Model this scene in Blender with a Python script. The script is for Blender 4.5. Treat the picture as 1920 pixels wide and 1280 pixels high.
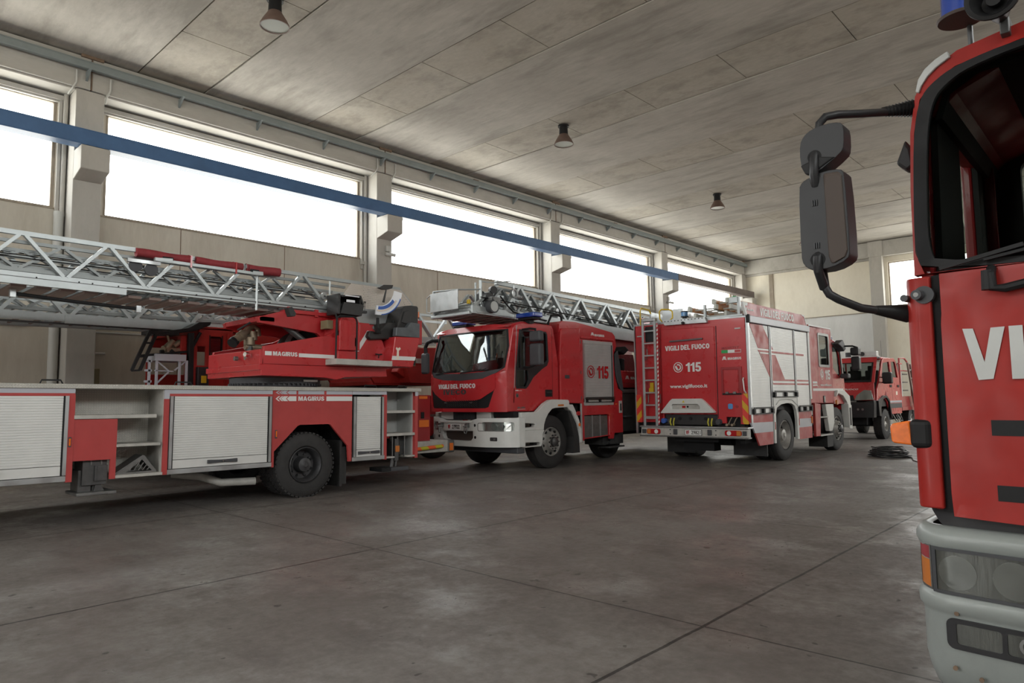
import bpy, bmesh, math, random
from math import pi, sin, cos, radians
from mathutils import Vector, Matrix
from mathutils.geometry import tessellate_polygon

for o in list(bpy.data.objects): bpy.data.objects.remove(o)
SC = bpy.context.scene
COL = SC.collection
random.seed(7)

# ------------------------------------------------------------------ camera
CAM_YAW, CAM_PITCH, CAM_ROLL = radians(43.145), radians(4.79), radians(-0.798)
cd = bpy.data.cameras.new('camera'); cam = bpy.data.objects.new('camera', cd); COL.objects.link(cam)
cd.sensor_width = 36; cd.lens = 24; cd.clip_start = .05; cd.clip_end = 400
F = Vector((cos(CAM_YAW)*cos(CAM_PITCH), sin(CAM_YAW)*cos(CAM_PITCH), sin(CAM_PITCH)))
R0 = Vector((sin(CAM_YAW), -cos(CAM_YAW), 0)); U0 = R0.cross(F)
Rr = cos(CAM_ROLL)*R0 + sin(CAM_ROLL)*U0; Uu = -sin(CAM_ROLL)*R0 + cos(CAM_ROLL)*U0
M = Matrix((Rr, Uu, -F)).transposed().to_4x4(); M.translation = Vector((0, 0, 1.4))
cam.matrix_world = M
SC.camera = cam

# ------------------------------------------------------------------ sky, exposure
SKY = 8.4
w = bpy.data.worlds.new('overcast_sky'); SC.world = w; w.use_nodes = True
nt = w.node_tree; nt.nodes.clear()
wo = nt.nodes.new('ShaderNodeOutputWorld'); bg = nt.nodes.new('ShaderNodeBackground')
tc = nt.nodes.new('ShaderNodeTexCoord'); sp = nt.nodes.new('ShaderNodeSeparateXYZ'); cr = nt.nodes.new('ShaderNodeValToRGB')
mp = nt.nodes.new('ShaderNodeMapRange'); mp.inputs[1].default_value = -.25; mp.inputs[2].default_value = .6
cr.color_ramp.elements[0].color = (.95, .90, .82, 1); cr.color_ramp.elements[0].position = .25
cr.color_ramp.elements[1].color = (1, 1, 1, 1); cr.color_ramp.elements[1].position = .36
nt.links.new(tc.outputs['Generated'], sp.inputs[0]); nt.links.new(sp.outputs['Z'], mp.inputs[0])
nt.links.new(mp.outputs[0], cr.inputs[0]); nt.links.new(cr.outputs[0], bg.inputs[0])
bg.inputs[1].default_value = SKY; nt.links.new(bg.outputs[0], wo.inputs[0])
SC.view_settings.view_transform = 'Standard'; SC.view_settings.look = 'None'
SC.view_settings.exposure = 0; SC.view_settings.gamma = 1; SC.view_settings.use_curve_mapping = False

# ------------------------------------------------------------------ hall dimensions (metres)
YL, YR, XN, XF, ZC = 15.62, -5.5, -9.0, 34.0, 8.33      # wall faces and ceiling
COLX = [-10.95, -3.55, 3.9, 11.05, 18.43, 25.85, 33.72]  # column centres
WZ0, WZ1 = 5.29, 7.47

def portal(loc, rot, sx, sy):
    l = bpy.data.lights.new('sky_portal', 'AREA'); l.shape = 'RECTANGLE'; l.size = sx; l.size_y = sy
    l.cycles.is_portal = True
    o = bpy.data.objects.new('sky_portal', l); COL.objects.link(o); o.location = loc; o.rotation_euler = rot
LWIN = [(COLX[i]+.43, COLX[i+1]-.43) for i in range(6)]
LWIN[0] = (XN+.1, COLX[1]-.43)
ADDED_RWIN = LWIN
for a, b in LWIN: portal(((a+b)/2, YL+.3, (WZ0+WZ1)/2), (-pi/2, 0, 0), b-a, WZ1-WZ0)
ADDED_RWIN = [LWIN[0], LWIN[1], LWIN[2], LWIN[5]]  # unseen right-wall windows, chosen to throw more light on the left truck
for a, b in ADDED_RWIN: portal(((a+b)/2, YR-.3, (WZ0+WZ1)/2), (pi/2, 0, 0), b-a, WZ1-WZ0)
ADDED_GATES_R = [(27.0, 32.4)]  # unseen gate added to brighten the far wall
for a, b in ADDED_GATES_R: portal(((a+b)/2, YR-.3, 2.25), (pi/2, 0, 0), b-a, 4.5)
EWIN = [(1.1, 8.46), (-4.9, .3)]
for a, b in EWIN: portal((XF+.3, (a+b)/2, (5.34+7.33)/2), (0, pi/2, 0), 2.0, b-a)
NWIN = [(9.2, 14.9), (1.1, 8.46)]
for a, b in NWIN: portal((XN-.3, (a+b)/2, 6.35), (0, -pi/2, 0), 2.0, b-a)
NGATE = (4.6, 7.6)
portal((XN-.3, 6.1, 2.0), (0, -pi/2, 0), 4.0, 3.0)

# ------------------------------------------------------------------ materials
MT = {}
def nm(name, rgb, rough=.5, metal=0., coat=0., spec=.5, noise=0., nscale=6., bump=0., bscale=40., trans=None, emis=None, streak=None, rvar=0.):
    """procedural principled material; noise = relative brightness variation"""
    m = bpy.data.materials.new(name); m.use_nodes = True; t = m.node_tree; N = t.nodes; Lk = t.links
    p = N['Principled BSDF']
    p.inputs['Base Color'].default_value = (*rgb, 1); p.inputs['Roughness'].default_value = rough
    p.inputs['Metallic'].default_value = metal; p.inputs['Coat Weight'].default_value = coat
    p.inputs['Coat Roughness'].default_value = .06; p.inputs['Specular IOR Level'].default_value = spec
    if noise or rvar or bump:
        c = N.new('ShaderNodeTexCoord'); mpn = N.new('ShaderNodeMapping'); Lk.new(c.outputs['Object'], mpn.inputs[0])
        if streak: mpn.inputs['Scale'].default_value = streak
    if noise:
        n = N.new('ShaderNodeTexNoise'); n.inputs['Scale'].default_value = nscale; n.inputs['Detail'].default_value = 6
        n.inputs['Roughness'].default_value = .62
        Lk.new(mpn.outputs[0], n.inputs['Vector'])
        r = N.new('ShaderNodeMapRange'); r.inputs[1].default_value = .3; r.inputs[2].default_value = .7
        r.inputs[3].default_value = 1-noise; r.inputs[4].default_value = 1+noise
        Lk.new(n.outputs['Fac'], r.inputs[0])
        v = N.new('ShaderNodeVectorMath'); v.operation = 'SCALE'; v.inputs[0].default_value = rgb
        Lk.new(r.outputs[0], v.inputs['Scale']); Lk.new(v.outputs[0], p.inputs['Base Color'])
    if rvar:
        n2 = N.new('ShaderNodeTexNoise'); n2.inputs['Scale'].default_value = nscale*1.7; Lk.new(mpn.outputs[0], n2.inputs['Vector'])
        r2 = N.new('ShaderNodeMapRange'); r2.inputs[1].default_value = .35; r2.inputs[2].default_value = .65
        r2.inputs[3].default_value = max(.03, rough-rvar); r2.inputs[4].default_value = min(1, rough+rvar)
        Lk.new(n2.outputs['Fac'], r2.inputs[0]); Lk.new(r2.outputs[0], p.inputs['Roughness'])
    if bump:
        n3 = N.new('ShaderNodeTexNoise'); n3.inputs['Scale'].default_value = bscale; n3.inputs['Detail'].default_value = 4
        Lk.new(mpn.outputs[0], n3.inputs['Vector'])
        b = N.new('ShaderNodeBump'); b.inputs['Strength'].default_value = bump; b.inputs['Distance'].default_value = .01
        Lk.new(n3.outputs['Fac'], b.inputs['Height']); Lk.new(b.outputs[0], p.inputs['Normal'])
    if emis:
        p.inputs['Emission Color'].default_value = (*emis[0], 1); p.inputs['Emission Strength'].default_value = emis[1]
    MT[name] = m
    return m
def glass(name, tint, amount, rough=.02):
    m = bpy.data.materials.new(name); m.use_nodes = True; t = m.node_tree; N = t.nodes; Lk = t.links; N.clear()
    o = N.new('ShaderNodeOutputMaterial'); mx = N.new('ShaderNodeMixShader'); tr = N.new('ShaderNodeBsdfTransparent'); g = N.new('ShaderNodeBsdfGlossy')
    lf = N.new('ShaderNodeLayerWeight'); lw = N.new('ShaderNodeMath'); lw.operation = 'POWER'; lw.inputs[1].default_value = 4; Lk.new(lf.outputs['Facing'], lw.inputs[0]); lf.inputs[0].default_value = .5
    ad = N.new('ShaderNodeMath'); ad.operation = 'MULTIPLY_ADD'; ad.inputs[1].default_value = .8; ad.inputs[2].default_value = amount; ad.use_clamp = True
    tr.inputs[0].default_value = (*tint, 1); g.inputs['Color'].default_value = (.9, .93, .95, 1); g.inputs['Roughness'].default_value = rough
    Lk.new(lw.outputs[0], ad.inputs[0]); Lk.new(ad.outputs[0], mx.inputs[0]); Lk.new(tr.outputs[0], mx.inputs[1]); Lk.new(g.outputs[0], mx.inputs[2]); Lk.new(mx.outputs[0], o.inputs[0])
    MT[name] = m; return m

nm('red', (.47, .024, .029), .32, coat=.45, noise=.06, nscale=2.5, rvar=.06)
nm('red_deep', (.30, .014, .018), .34, coat=.4, noise=.06, nscale=2.5)
nm('red_faded', (.42, .046, .044), .5, coat=.08, noise=.10, nscale=3, rvar=.12)
nm('red_cloth', (.26, .028, .035), .7, noise=.2, nscale=9, bump=.6, bscale=14)
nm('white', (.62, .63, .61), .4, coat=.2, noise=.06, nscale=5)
nm('white_shaded', (.27, .295, .285), .42, coat=.1, noise=.10, nscale=5)  # foreground bumper white, darkened: shade on that truck's front put into the colour
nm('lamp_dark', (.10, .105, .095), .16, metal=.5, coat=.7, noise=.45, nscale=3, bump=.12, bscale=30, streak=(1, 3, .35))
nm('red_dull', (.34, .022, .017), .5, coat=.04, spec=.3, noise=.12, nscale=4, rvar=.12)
nm('white_dirty', (.43, .42, .39), .5, noise=.18, nscale=7)
nm('sticker', (.72, .73, .72), .45)
nm('sticker_grey', (.44, .45, .50), .35)
nm('alu', (.44, .455, .46), .38, metal=.75, noise=.10, nscale=4, rvar=.1)
nm('alu_flat', (.46, .47, .46), .5, metal=.25, noise=.08, nscale=3)
nm('shutter', (.69, .695, .68), .48, metal=.25, noise=.05, nscale=3)
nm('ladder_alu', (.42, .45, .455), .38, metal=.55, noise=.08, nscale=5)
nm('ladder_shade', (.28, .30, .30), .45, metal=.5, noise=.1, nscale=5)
nm('black', (.014, .014, .015), .5, noise=.1, spec=.22)
nm('plastic', (.024, .024, .026), .42, noise=.12, nscale=8, spec=.3)
nm('plastic_grey', (.060, .062, .068), .5, noise=.1, spec=.35)
nm('rubber', (.026, .025, .025), .72, noise=.22, nscale=9, bump=.3, bscale=30)
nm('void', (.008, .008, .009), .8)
nm('steel_dark', (.10, .10, .10), .45, metal=.6, noise=.2, nscale=9)
nm('steel', (.20, .20, .195), .42, metal=.7, noise=.2, nscale=9)
nm('rim', (.36, .35, .33), .5, metal=.45, noise=.2, nscale=8)
nm('rim_dark', (.055, .055, .058), .5, metal=.3, noise=.2, nscale=8)
nm('brass', (.30, .24, .17), .45, metal=.5, noise=.2, nscale=12)
nm('chrome', (.75, .76, .78), .12, metal=1.)
nm('lens_clear', (.30, .32, .31), .16, metal=.6, coat=.6, noise=.28, nscale=3, bump=.12, bscale=30, streak=(1, 3, .35))
nm('orange', (.80, .16, .012), .25, coat=.5, noise=.15, nscale=30)
nm('orange_plain', (.75, .17, .02), .5)
nm('red_lens', (.40, .012, .015), .2, coat=.6)
nm('amber_dull', (.55, .17, .03), .3, coat=.4)
nm('blue_lens', (.012, .05, .30), .15, coat=.8)
nm('blue_light', (.10, .30, .62), .25, coat=.5)
nm('blue_beam', (.055, .125, .26), .42, noise=.12, nscale=3)
nm('brown_beam', (.13, .105, .10), .5, noise=.2, nscale=3)
nm('seat_black', (.022, .021, .021), .5, noise=.15, nscale=10, bump=.3, bscale=120)
nm('seat_grey', (.09, .10, .11), .4, noise=.25, nscale=6)
nm('yellow', (.62, .42, .015), .4, noise=.1)
nm('fluo_yellow', (.60, .48, .03), .45)
nm('fluo_red', (.70, .06, .035), .45)
nm('fluo_orange', (.85, .15, .04), .45)
nm('yellow_green', (.50, .46, .05), .5)
nm('wood_orange', (.50, .22, .07), .5, noise=.2, nscale=12)
nm('ladder_white', (.52, .53, .48), .5, noise=.15, nscale=10)
nm('dark_letter', (.05, .045, .045), .3, metal=.6)
nm('tan_box', (.24, .21, .12), .6)
nm('brown_side', (.22, .15, .13), .55)
nm('label_blue', (.05, .13, .46), .4)
nm('label_cream', (.80, .70, .60), .4)
nm('label_white', (.90, .92, .96), .3)
nm('green_flag', (.02, .32, .08), .45)
nm('lamp_brown', (.13, .085, .07), .5, noise=.15, nscale=10)
nm('lamp_glass', (.50, .55, .52), .2, coat=.4)
nm('pipe_grey', (.20, .23, .23), .45, noise=.1, nscale=3)
nm('pvc', (.50, .50, .47), .5)
nm('frame_tan', (.30, .25, .19), .6, noise=.15, nscale=4)
nm('rust', (.18, .12, .08), .7, noise=.3, nscale=8)
nm('interior', (.035, .033, .032), .7, noise=.2, nscale=5)
nm('paper', (.7, .7, .66), .6)
nm('dash', (.07, .07, .075), .5, noise=.2)
nm('cable_black', (.02, .02, .022), .5)
nm('rope', (.45, .40, .36), .8)
nm('brown_cover', (.075, .058, .050), .6, spec=.3)
glass('pane', (.97, .985, .98), .01)
glass('windscreen', (.50, .55, .53), .10)
glass('windscreen_dark', (.50, .53, .51), .0)
glass('side_glass', (.35, .39, .38), .06)

def node_mat(name, build):
    m = bpy.data.materials.new(name); m.use_nodes = True; build(m.node_tree, m.node_tree.nodes['Principled BSDF']); MT[name] = m
def MN(t, op, a, b=None, c=None, clamp=False):
    n = t.nodes.new('ShaderNodeMath'); n.operation = op; n.use_clamp = clamp
    for i, v in enumerate((a, b, c)):
        if v is None: continue
        if isinstance(v, (int, float)): n.inputs[i].default_value = v
        else: t.links.new(v, n.inputs[i])
    return n.outputs[0]
def NOI(t, vec, scale, detail=6, rough=.6):
    n = t.nodes.new('ShaderNodeTexNoise'); n.inputs['Scale'].default_value = scale; n.inputs['Detail'].default_value = detail
    n.inputs['Roughness'].default_value = rough; t.links.new(vec, n.inputs['Vector']); return n.outputs['Fac']
def MAPP(t, vec, sc):
    n = t.nodes.new('ShaderNodeMapping'); n.inputs['Scale'].default_value = sc; t.links.new(vec, n.inputs[0]); return n.outputs[0]
def RNG(t, v, a, b, c, d):
    n = t.nodes.new('ShaderNodeMapRange'); t.links.new(v, n.inputs[0])
    for i, x in enumerate((a, b, c, d)): n.inputs[i+1].default_value = x
    return n.outputs[0]
def MIXC(t, f, a, b, mode='MIX'):
    n = t.nodes.new('ShaderNodeMix'); n.data_type = 'RGBA'; n.blend_type = mode; n.clamp_result = False
    if isinstance(f, (int, float)): n.inputs[0].default_value = f
    else: t.links.new(f, n.inputs[0])
    for i, v in ((6, a), (7, b)):
        if isinstance(v, tuple): n.inputs[i].default_value = (*v, 1)
        else: t.links.new(v, n.inputs[i])
    return n.outputs[2]
def OBJ(t): return t.nodes.new('ShaderNodeTexCoord').outputs['Object']

def floor_mat(t, p):
    o = OBJ(t); sep = t.nodes.new('ShaderNodeSeparateXYZ'); t.links.new(o, sep.inputs[0])
    big = NOI(t, o, .35, 8, .65); mid = NOI(t, MAPP(t, o, (1, .8, 1)), 1.1, 10, .68); fine = NOI(t, o, 14, 6, .75)
    base = MIXC(t, RNG(t, big, .35, .65, 0, 1), (.150, .131, .122), (.215, .200, .188))
    base = MIXC(t, RNG(t, mid, .50, .68, 0, .7), base, (.28, .272, .258))
    blot = NOI(t, MAPP(t, o, (1.3, .8, 1)), 2.3, 9, .72)
    base = MIXC(t, RNG(t, blot, .48, .74, 0, .75), base, (.082, .068, .063))
    base = MIXC(t, RNG(t, fine, .35, .7, .0, .30), base, (.095, .080, .075))
    spk = NOI(t, o, 8.5, 2, .5); base = MIXC(t, RNG(t, spk, .70, .73, 0, .8), base, (.03, .022, .02))
    def line(c, c0, per, wdt):
        f = MN(t, 'FRACT', MN(t, 'ADD', MN(t, 'DIVIDE', MN(t, 'SUBTRACT', c, c0), per), .5))
        d = MN(t, 'MULTIPLY', MN(t, 'ABSOLUTE', MN(t, 'SUBTRACT', f, .5)), per)
        return MN(t, 'LESS_THAN', d, wdt)
    wob = MN(t, 'MULTIPLY', MN(t, 'SUBTRACT', NOI(t, o, 3, 4, .6), .5), .02)
    xs = MN(t, 'ADD', sep.outputs[0], wob); ys = MN(t, 'ADD', sep.outputs[1], wob)
    ln = MN(t, 'MAXIMUM', line(xs, 3.92, 3.66, .008), line(ys, 2.11, 3.38, .012))
    base = MIXC(t, MN(t, 'MULTIPLY', ln, .92), base, (.016, .014, .013))
    t.links.new(base, p.inputs['Base Color'])
    rg = MN(t, 'ADD', RNG(t, mid, .47, .62, .50, .27), RNG(t, fine, .3, .7, -.06, .16))
    t.links.new(rg, p.inputs['Roughness'])
    b = t.nodes.new('ShaderNodeBump'); b.inputs['Strength'].default_value = .35; b.inputs['Distance'].default_value = .006
    h = MN(t, 'SUBTRACT', MN(t, 'ADD', MN(t, 'MULTIPLY', fine, .6), mid), ln)
    t.links.new(h, b.inputs['Height']); t.links.new(b.outputs[0], p.inputs['Normal'])
    p.inputs['Specular IOR Level'].default_value = .5
node_mat('floor', floor_mat)
def conc(c0, c1, c2, st, sc=1.):
    def f(t, p):
        o = OBJ(t)
        big = NOI(t, MAPP(t, o, (1, 1, 1)), .5*sc, 7, .65); s1 = NOI(t, MAPP(t, o, st), 1.6*sc, 8, .68); fine = NOI(t, MAPP(t, o, st), 9*sc, 6, .7)
        c = MIXC(t, RNG(t, big, .35, .65, 0, 1), c0, c1)
        c = MIXC(t, RNG(t, s1, .48, .66, 0, .7), c, c2)
        c = MIXC(t, RNG(t, fine, .3, .7, 0, .35), c, c2)
        t.links.new(c, p.inputs['Base Color']); p.inputs['Roughness'].default_value = .8
        b = t.nodes.new('ShaderNodeBump'); b.inputs['Strength'].default_value = .25; b.inputs['Distance'].default_value = .01
        t.links.new(fine, b.inputs['Height']); t.links.new(b.outputs[0], p.inputs['Normal'])
    return f
node_mat('ceil', conc((.41, .385, .345), (.51, .485, .44), (.235, .218, .19), (1, .22, 1), 1))
node_mat('ceil_fill', conc((.42, .385, .325), (.47, .44, .385), (.24, .218, .185), (1, .5, 1), 1.2))
node_mat('wall_pale', conc((.80, .755, .64), (.76, .71, .60), (.68, .63, .52), (1, 1, .5), .8))
node_mat('wall', conc((.60, .56, .475), (.53, .49, .415), (.41, .365, .295), (1, 1, .18), 1))
node_mat('wall_panel_grey', conc((.68, .68, .66), (.72, .72, .70), (.60, .595, .575), (1, 1, .3), 1))
node_mat('column', conc((.47, .45, .41), (.42, .40, .365), (.36, .345, .31), (1, 1, .3), 1.5))
node_mat('beam', conc((.47, .455, .42), (.41, .395, .36), (.34, .325, .29), (.3, 1, 1), 1.5))
def cheq(t, p):
    o = OBJ(t); sep = t.nodes.new('ShaderNodeSeparateXYZ'); t.links.new(o, sep.inputs[0])
    h = MN(t, 'ADD', sep.outputs[0], sep.outputs[1]); v = sep.outputs[2]; k = 110.
    a = MN(t, 'SINE', MN(t, 'MULTIPLY', MN(t, 'ADD', h, v), k)); b_ = MN(t, 'SINE', MN(t, 'MULTIPLY', MN(t, 'SUBTRACT', h, v), k))
    m = MN(t, 'MULTIPLY', a, b_); m = RNG(t, m, .1, .6, 0, 1)
    c = MIXC(t, m, (.47, .46, .42), (.56, .55, .50)); c2 = MIXC(t, RNG(t, NOI(t, o, 5), .4, .7, 0, .35), c, (.30, .29, .26))
    t.links.new(c2, p.inputs['Base Color']); p.inputs['Metallic'].default_value = .35; p.inputs['Roughness'].default_value = .42
    b = t.nodes.new('ShaderNodeBump'); b.inputs['Strength'].default_value = .6; b.inputs['Distance'].default_value = .004
    t.links.new(m, b.inputs['Height']); t.links.new(b.outputs[0], p.inputs['Normal'])
node_mat('chequer', cheq)
def perf(t, p):
    o = OBJ(t); sep = t.nodes.new('ShaderNodeSeparateXYZ'); t.links.new(o, sep.inputs[0])
    k = .031
    def fr(x, off=0.): return MN(t, 'SUBTRACT', MN(t, 'FRACT', MN(t, 'ADD', MN(t, 'DIVIDE', x, k), off+100)), .5)
    x, z = sep.outputs[0], sep.outputs[2]
    row = MN(t, 'MULTIPLY', MN(t, 'MODULO', MN(t, 'FLOOR', MN(t, 'ADD', MN(t, 'DIVIDE', z, k), 100)), 2), .5)
    fx = MN(t, 'SUBTRACT', MN(t, 'FRACT', MN(t, 'ADD', MN(t, 'ADD', MN(t, 'DIVIDE', x, k), row), 100)), .5); fz = fr(z)
    d = MN(t, 'SQRT', MN(t, 'ADD', MN(t, 'MULTIPLY', fx, fx), MN(t, 'MULTIPLY', fz, fz)))
    hole = MN(t, 'LESS_THAN', d, .26)
    t.links.new(MN(t, 'SUBTRACT', 1, hole), p.inputs['Alpha'])
    p.inputs['Base Color'].default_value = (.62, .56, .50, 1); p.inputs['Metallic'].default_value = .2; p.inputs['Roughness'].default_value = .45
node_mat('perforated', perf)
def chev(c1, c2, k, sx, sy):
    def f(t, p):
        o = OBJ(t); sep = t.nodes.new('ShaderNodeSeparateXYZ'); t.links.new(o, sep.inputs[0])
        s = MN(t, 'ADD', MN(t, 'MULTIPLY', sep.outputs[0], sx), MN(t, 'ADD', MN(t, 'MULTIPLY', sep.outputs[1], sy), sep.outputs[2]))
        m = MN(t, 'LESS_THAN', MN(t, 'FRACT', MN(t, 'ADD', MN(t, 'DIVIDE', s, k), 50.15)), .5)
        t.links.new(MIXC(t, m, c1, c2), p.inputs['Base Color']); p.inputs['Roughness'].default_value = .4
    return f
node_mat('chevron_left', chev((.70, .05, .035), (.62, .36, .02), .30, 0, 1.1))
node_mat('chevron_right', chev((.70, .05, .035), (.62, .36, .02), .30, 0, -1.1))
node_mat('warning_pole', chev((.85, .13, .04), (.55, .50, .04), .5, 1.4, 0))
node_mat('rope_red_white', chev((.55, .03, .05), (.75, .70, .66), .09, 0, .8))

# ------------------------------------------------------------------ mesh builder
def norm(v): v = Vector(v); return v.normalized()
class MB:
    def __init__(s): s.v = []; s.f = []; s.org = None
    def add(s, vs, fs):
        n = len(s.v); s.v += [tuple(v) for v in vs]; s.f += [tuple(i+n for i in f) for f in fs]; return s
    def box(s, x0, x1, y0, y1, z0, z1):
        return s.add([(x, y, z) for x in (x0, x1) for y in (y0, y1) for z in (z0, z1)],
                     [(0, 1, 3, 2), (4, 6, 7, 5), (0, 4, 5, 1), (2, 3, 7, 6), (0, 2, 6, 4), (1, 5, 7, 3)])
    def prism(s, outer, holes, ax, d0, d1):
        """polygon (with holes) extruded along axis; 2D coords: X:(y,z)  Y:(x,z)  Z:(x,y)"""
        mk = {'X': lambda a, b, d: (d, a, b), 'Y': lambda a, b, d: (a, d, b), 'Z': lambda a, b, d: (a, b, d)}[ax]
        loops = [list(outer)]+[list(h) for h in holes]
        flat = [p for l in loops for p in l]; n = len(flat)
        tri = tessellate_polygon([[Vector((p[0], p[1], 0)) for p in l] for l in loops])
        vs = [mk(*p, d0) for p in flat]+[mk(*p, d1) for p in flat]
        fs = [tuple(t) for t in tri]+[tuple(i+n for i in reversed(t)) for t in tri]
        k = 0
        for l in loops:
            m = len(l)
            for i in range(m): j = (i+1) % m; fs.append((k+i, k+j, k+j+n, k+i+n))
            k += m
        return s.add(vs, fs)
    def cyl(s, p0, p1, r0, r1=None, n=16, caps=True):
        r1 = r0 if r1 is None else r1; p0 = Vector(p0); p1 = Vector(p1); d = (p1-p0).normalized()
        u = d.orthogonal().normalized(); w_ = d.cross(u)
        vs = [p+(u*cos(2*pi*i/n)+w_*sin(2*pi*i/n))*r for p, r in ((p0, r0), (p1, r1)) for i in range(n)]
        fs = [(i, (i+1) % n, n+(i+1) % n, n+i) for i in range(n)]
        if caps: fs += [tuple(reversed(range(n))), tuple(range(n, 2*n))]
        return s.add(vs, fs)
    def tube(s, pts, r, n=8, closed=False):
        pts = [Vector(p) for p in pts]; m = len(pts); up = None; vs = []
        for i, p in enumerate(pts):
            if closed: t = (pts[(i+1) % m]-pts[i-1]).normalized()
            else: t = (pts[min(i+1, m-1)]-pts[max(i-1, 0)]).normalized()
            if up is None: up = t.orthogonal().normalized()
            up = (up-t*up.dot(t)); up = up.normalized() if up.length > 1e-6 else t.orthogonal().normalized()
            w_ = t.cross(up)
            vs += [p+(up*cos(2*pi*k/n)+w_*sin(2*pi*k/n))*r for k in range(n)]
        fs = []
        for i in range(m if closed else m-1):
            a = i*n; b = ((i+1) % m)*n
            fs += [(a+k, a+(k+1) % n, b+(k+1) % n, b+k) for k in range(n)]
        if not closed: fs += [tuple(reversed(range(n))), tuple(range((m-1)*n, m*n))]
        return s.add(vs, fs)
    def bar(s, p0, p1, w_, h, up=(0, 0, 1)):
        """rectangular bar between two points; w_ across, h along up"""
        p0 = Vector(p0); p1 = Vector(p1); d = (p1-p0).normalized(); up = Vector(up)
        sd = d.cross(up)
        if sd.length < 1e-4: sd = d.orthogonal()
        sd.normalize(); up = sd.cross(d).normalized(); a = sd*w_/2; b = up*h/2
        vs = [p+x*a+y*b for p in (p0, p1) for x in (-1, 1) for y in (-1, 1)]
        return s.add(vs, [(0, 1, 3, 2), (4, 6, 7, 5), (0, 4, 5, 1), (2, 3, 7, 6), (0, 2, 6, 4), (1, 5, 7, 3)])
    def lathe(s, prof, c, axis='Y', n=40, closed=False):
        """profile (along, radius) revolved about axis through c"""
        c = Vector(c); A = {'X': ((1, 0, 0), (0, 1, 0), (0, 0, 1)), 'Y': ((0, 1, 0), (1, 0, 0), (0, 0, 1)), 'Z': ((0, 0, 1), (1, 0, 0), (0, 1, 0))}[axis]
        a, u, v = (Vector(q) for q in A); m = len(prof); vs = []
        for i in range(n):
            t = 2*pi*i/n; e = u*cos(t)+v*sin(t)
            vs += [c+a*p[0]+e*p[1] for p in prof]
        fs = []
        for i in range(n):
            j = (i+1) % n
            for k in range(m if closed else m-1):
                l = (k+1) % m; fs.append((i*m+k, i*m+l, j*m+l, j*m+k))
        return s.add(vs, fs)
    def patch(s, outer, holes, fx, t, step=.12):
        """front panel: outline in (y,z) laid on the surface x = fx(y,z), thickness t"""
        loops = [list(outer)]+[list(h) for h in holes]; flat = [p for l in loops for p in l]
        tri = tessellate_polygon([[Vector((p[0], p[1], 0)) for p in l] for l in loops])
        bm = bmesh.new(); vv = [bm.verts.new((0, p[0], p[1])) for p in flat]
        for q in tri:
            try: bm.faces.new([vv[i] for i in q])
            except ValueError: pass
        for ax, lo, hi in ((1, min(p[0] for p in flat), max(p[0] for p in flat)), (2, min(p[1] for p in flat), max(p[1] for p in flat))):
            k = lo+step
            while k < hi-1e-3:
                co = [0, 0, 0]; co[ax] = k; no = [0, 0, 0]; no[ax] = 1
                bmesh.ops.bisect_plane(bm, geom=bm.verts[:]+bm.edges[:]+bm.faces[:], plane_co=co, plane_no=no); k += step
        r = bmesh.ops.extrude_face_region(bm, geom=bm.faces[:])
        for v in r['geom']:
            if isinstance(v, bmesh.types.BMVert): v.co.x += t
        for v in bm.verts: v.co.x += fx(v.co.y, v.co.z)
        bmesh.ops.recalc_face_normals(bm, faces=bm.faces[:])
        bm.verts.index_update()
        s.add([tuple(v.co) for v in bm.verts], [tuple(v.index for v in f.verts) for f in bm.faces]); bm.free(); return s
    def build(s, name, mat, parent=None, bevel=0., smooth=False, seg=2, label=None):
        org = ORG.get(parent, Vector((0, 0, 0))) if parent else (s.org or Vector((0, 0, 0)))
        me = bpy.data.meshes.new(name)
        me.from_pydata([Vector(v)-org for v in s.v], [], s.f); me.validate()
        bm = bmesh.new(); bm.from_mesh(me); bmesh.ops.recalc_face_normals(bm, faces=bm.faces[:]); bm.to_mesh(me); bm.free()
        me.materials.append(MT[mat])
        if smooth:
            me.polygons.foreach_set('use_smooth', [True]*len(me.polygons))
        o = bpy.data.objects.new(name, me); COL.objects.link(o)
        if smooth: me.set_sharp_from_angle(angle=radians(smooth if smooth > 1 else 35))
        if bevel:
            b = o.modifiers.new('bevel', 'BEVEL'); b.width = bevel; b.segments = seg; b.limit_method = 'ANGLE'; b.angle_limit = radians(35)
            b.harden_normals = False
        if parent: o.parent = parent; ORG[o] = org
        else: o.location = org
        if label: o['label'] = label
        return o
ORG = {}
def thing(name, label, cat, loc, group=None):
    o = bpy.data.objects.new(name, None); COL.objects.link(o); o.location = loc; o.empty_display_size = .2
    o['label'] = label; o['category'] = cat
    if group: o['group'] = group
    ORG[o] = Vector(loc); return o
def tag(o, label, cat, group=None):
    o['label'] = label; o['category'] = cat
    if group: o['group'] = group
    return o
def struct(o): o['kind'] = 'structure'; return o
def single(mb, org): mb.org = Vector(org); return mb
def box(name, mat, parent, x0, x1, y0, y1, z0, z1, bevel=0., **k): return MB().box(x0, x1, y0, y1, z0, z1).build(name, mat, parent, bevel, **k)
def sm(L, n=2):
    for _ in range(n):
        L = [q for i, p in enumerate(L) for r in (L[(i+1) % len(L)],) for q in ((p[0]*.75+r[0]*.25, p[1]*.75+r[1]*.25), (p[0]*.25+r[0]*.75, p[1]*.25+r[1]*.75))]
    return L
def circ(cx, cy, r, n=24, a0=0, a1=360):
    return [(cx+r*cos(radians(a0+(a1-a0)*i/n)), cy+r*sin(radians(a0+(a1-a0)*i/n))) for i in range(n+(0 if a1-a0 == 360 else 1))]
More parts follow.
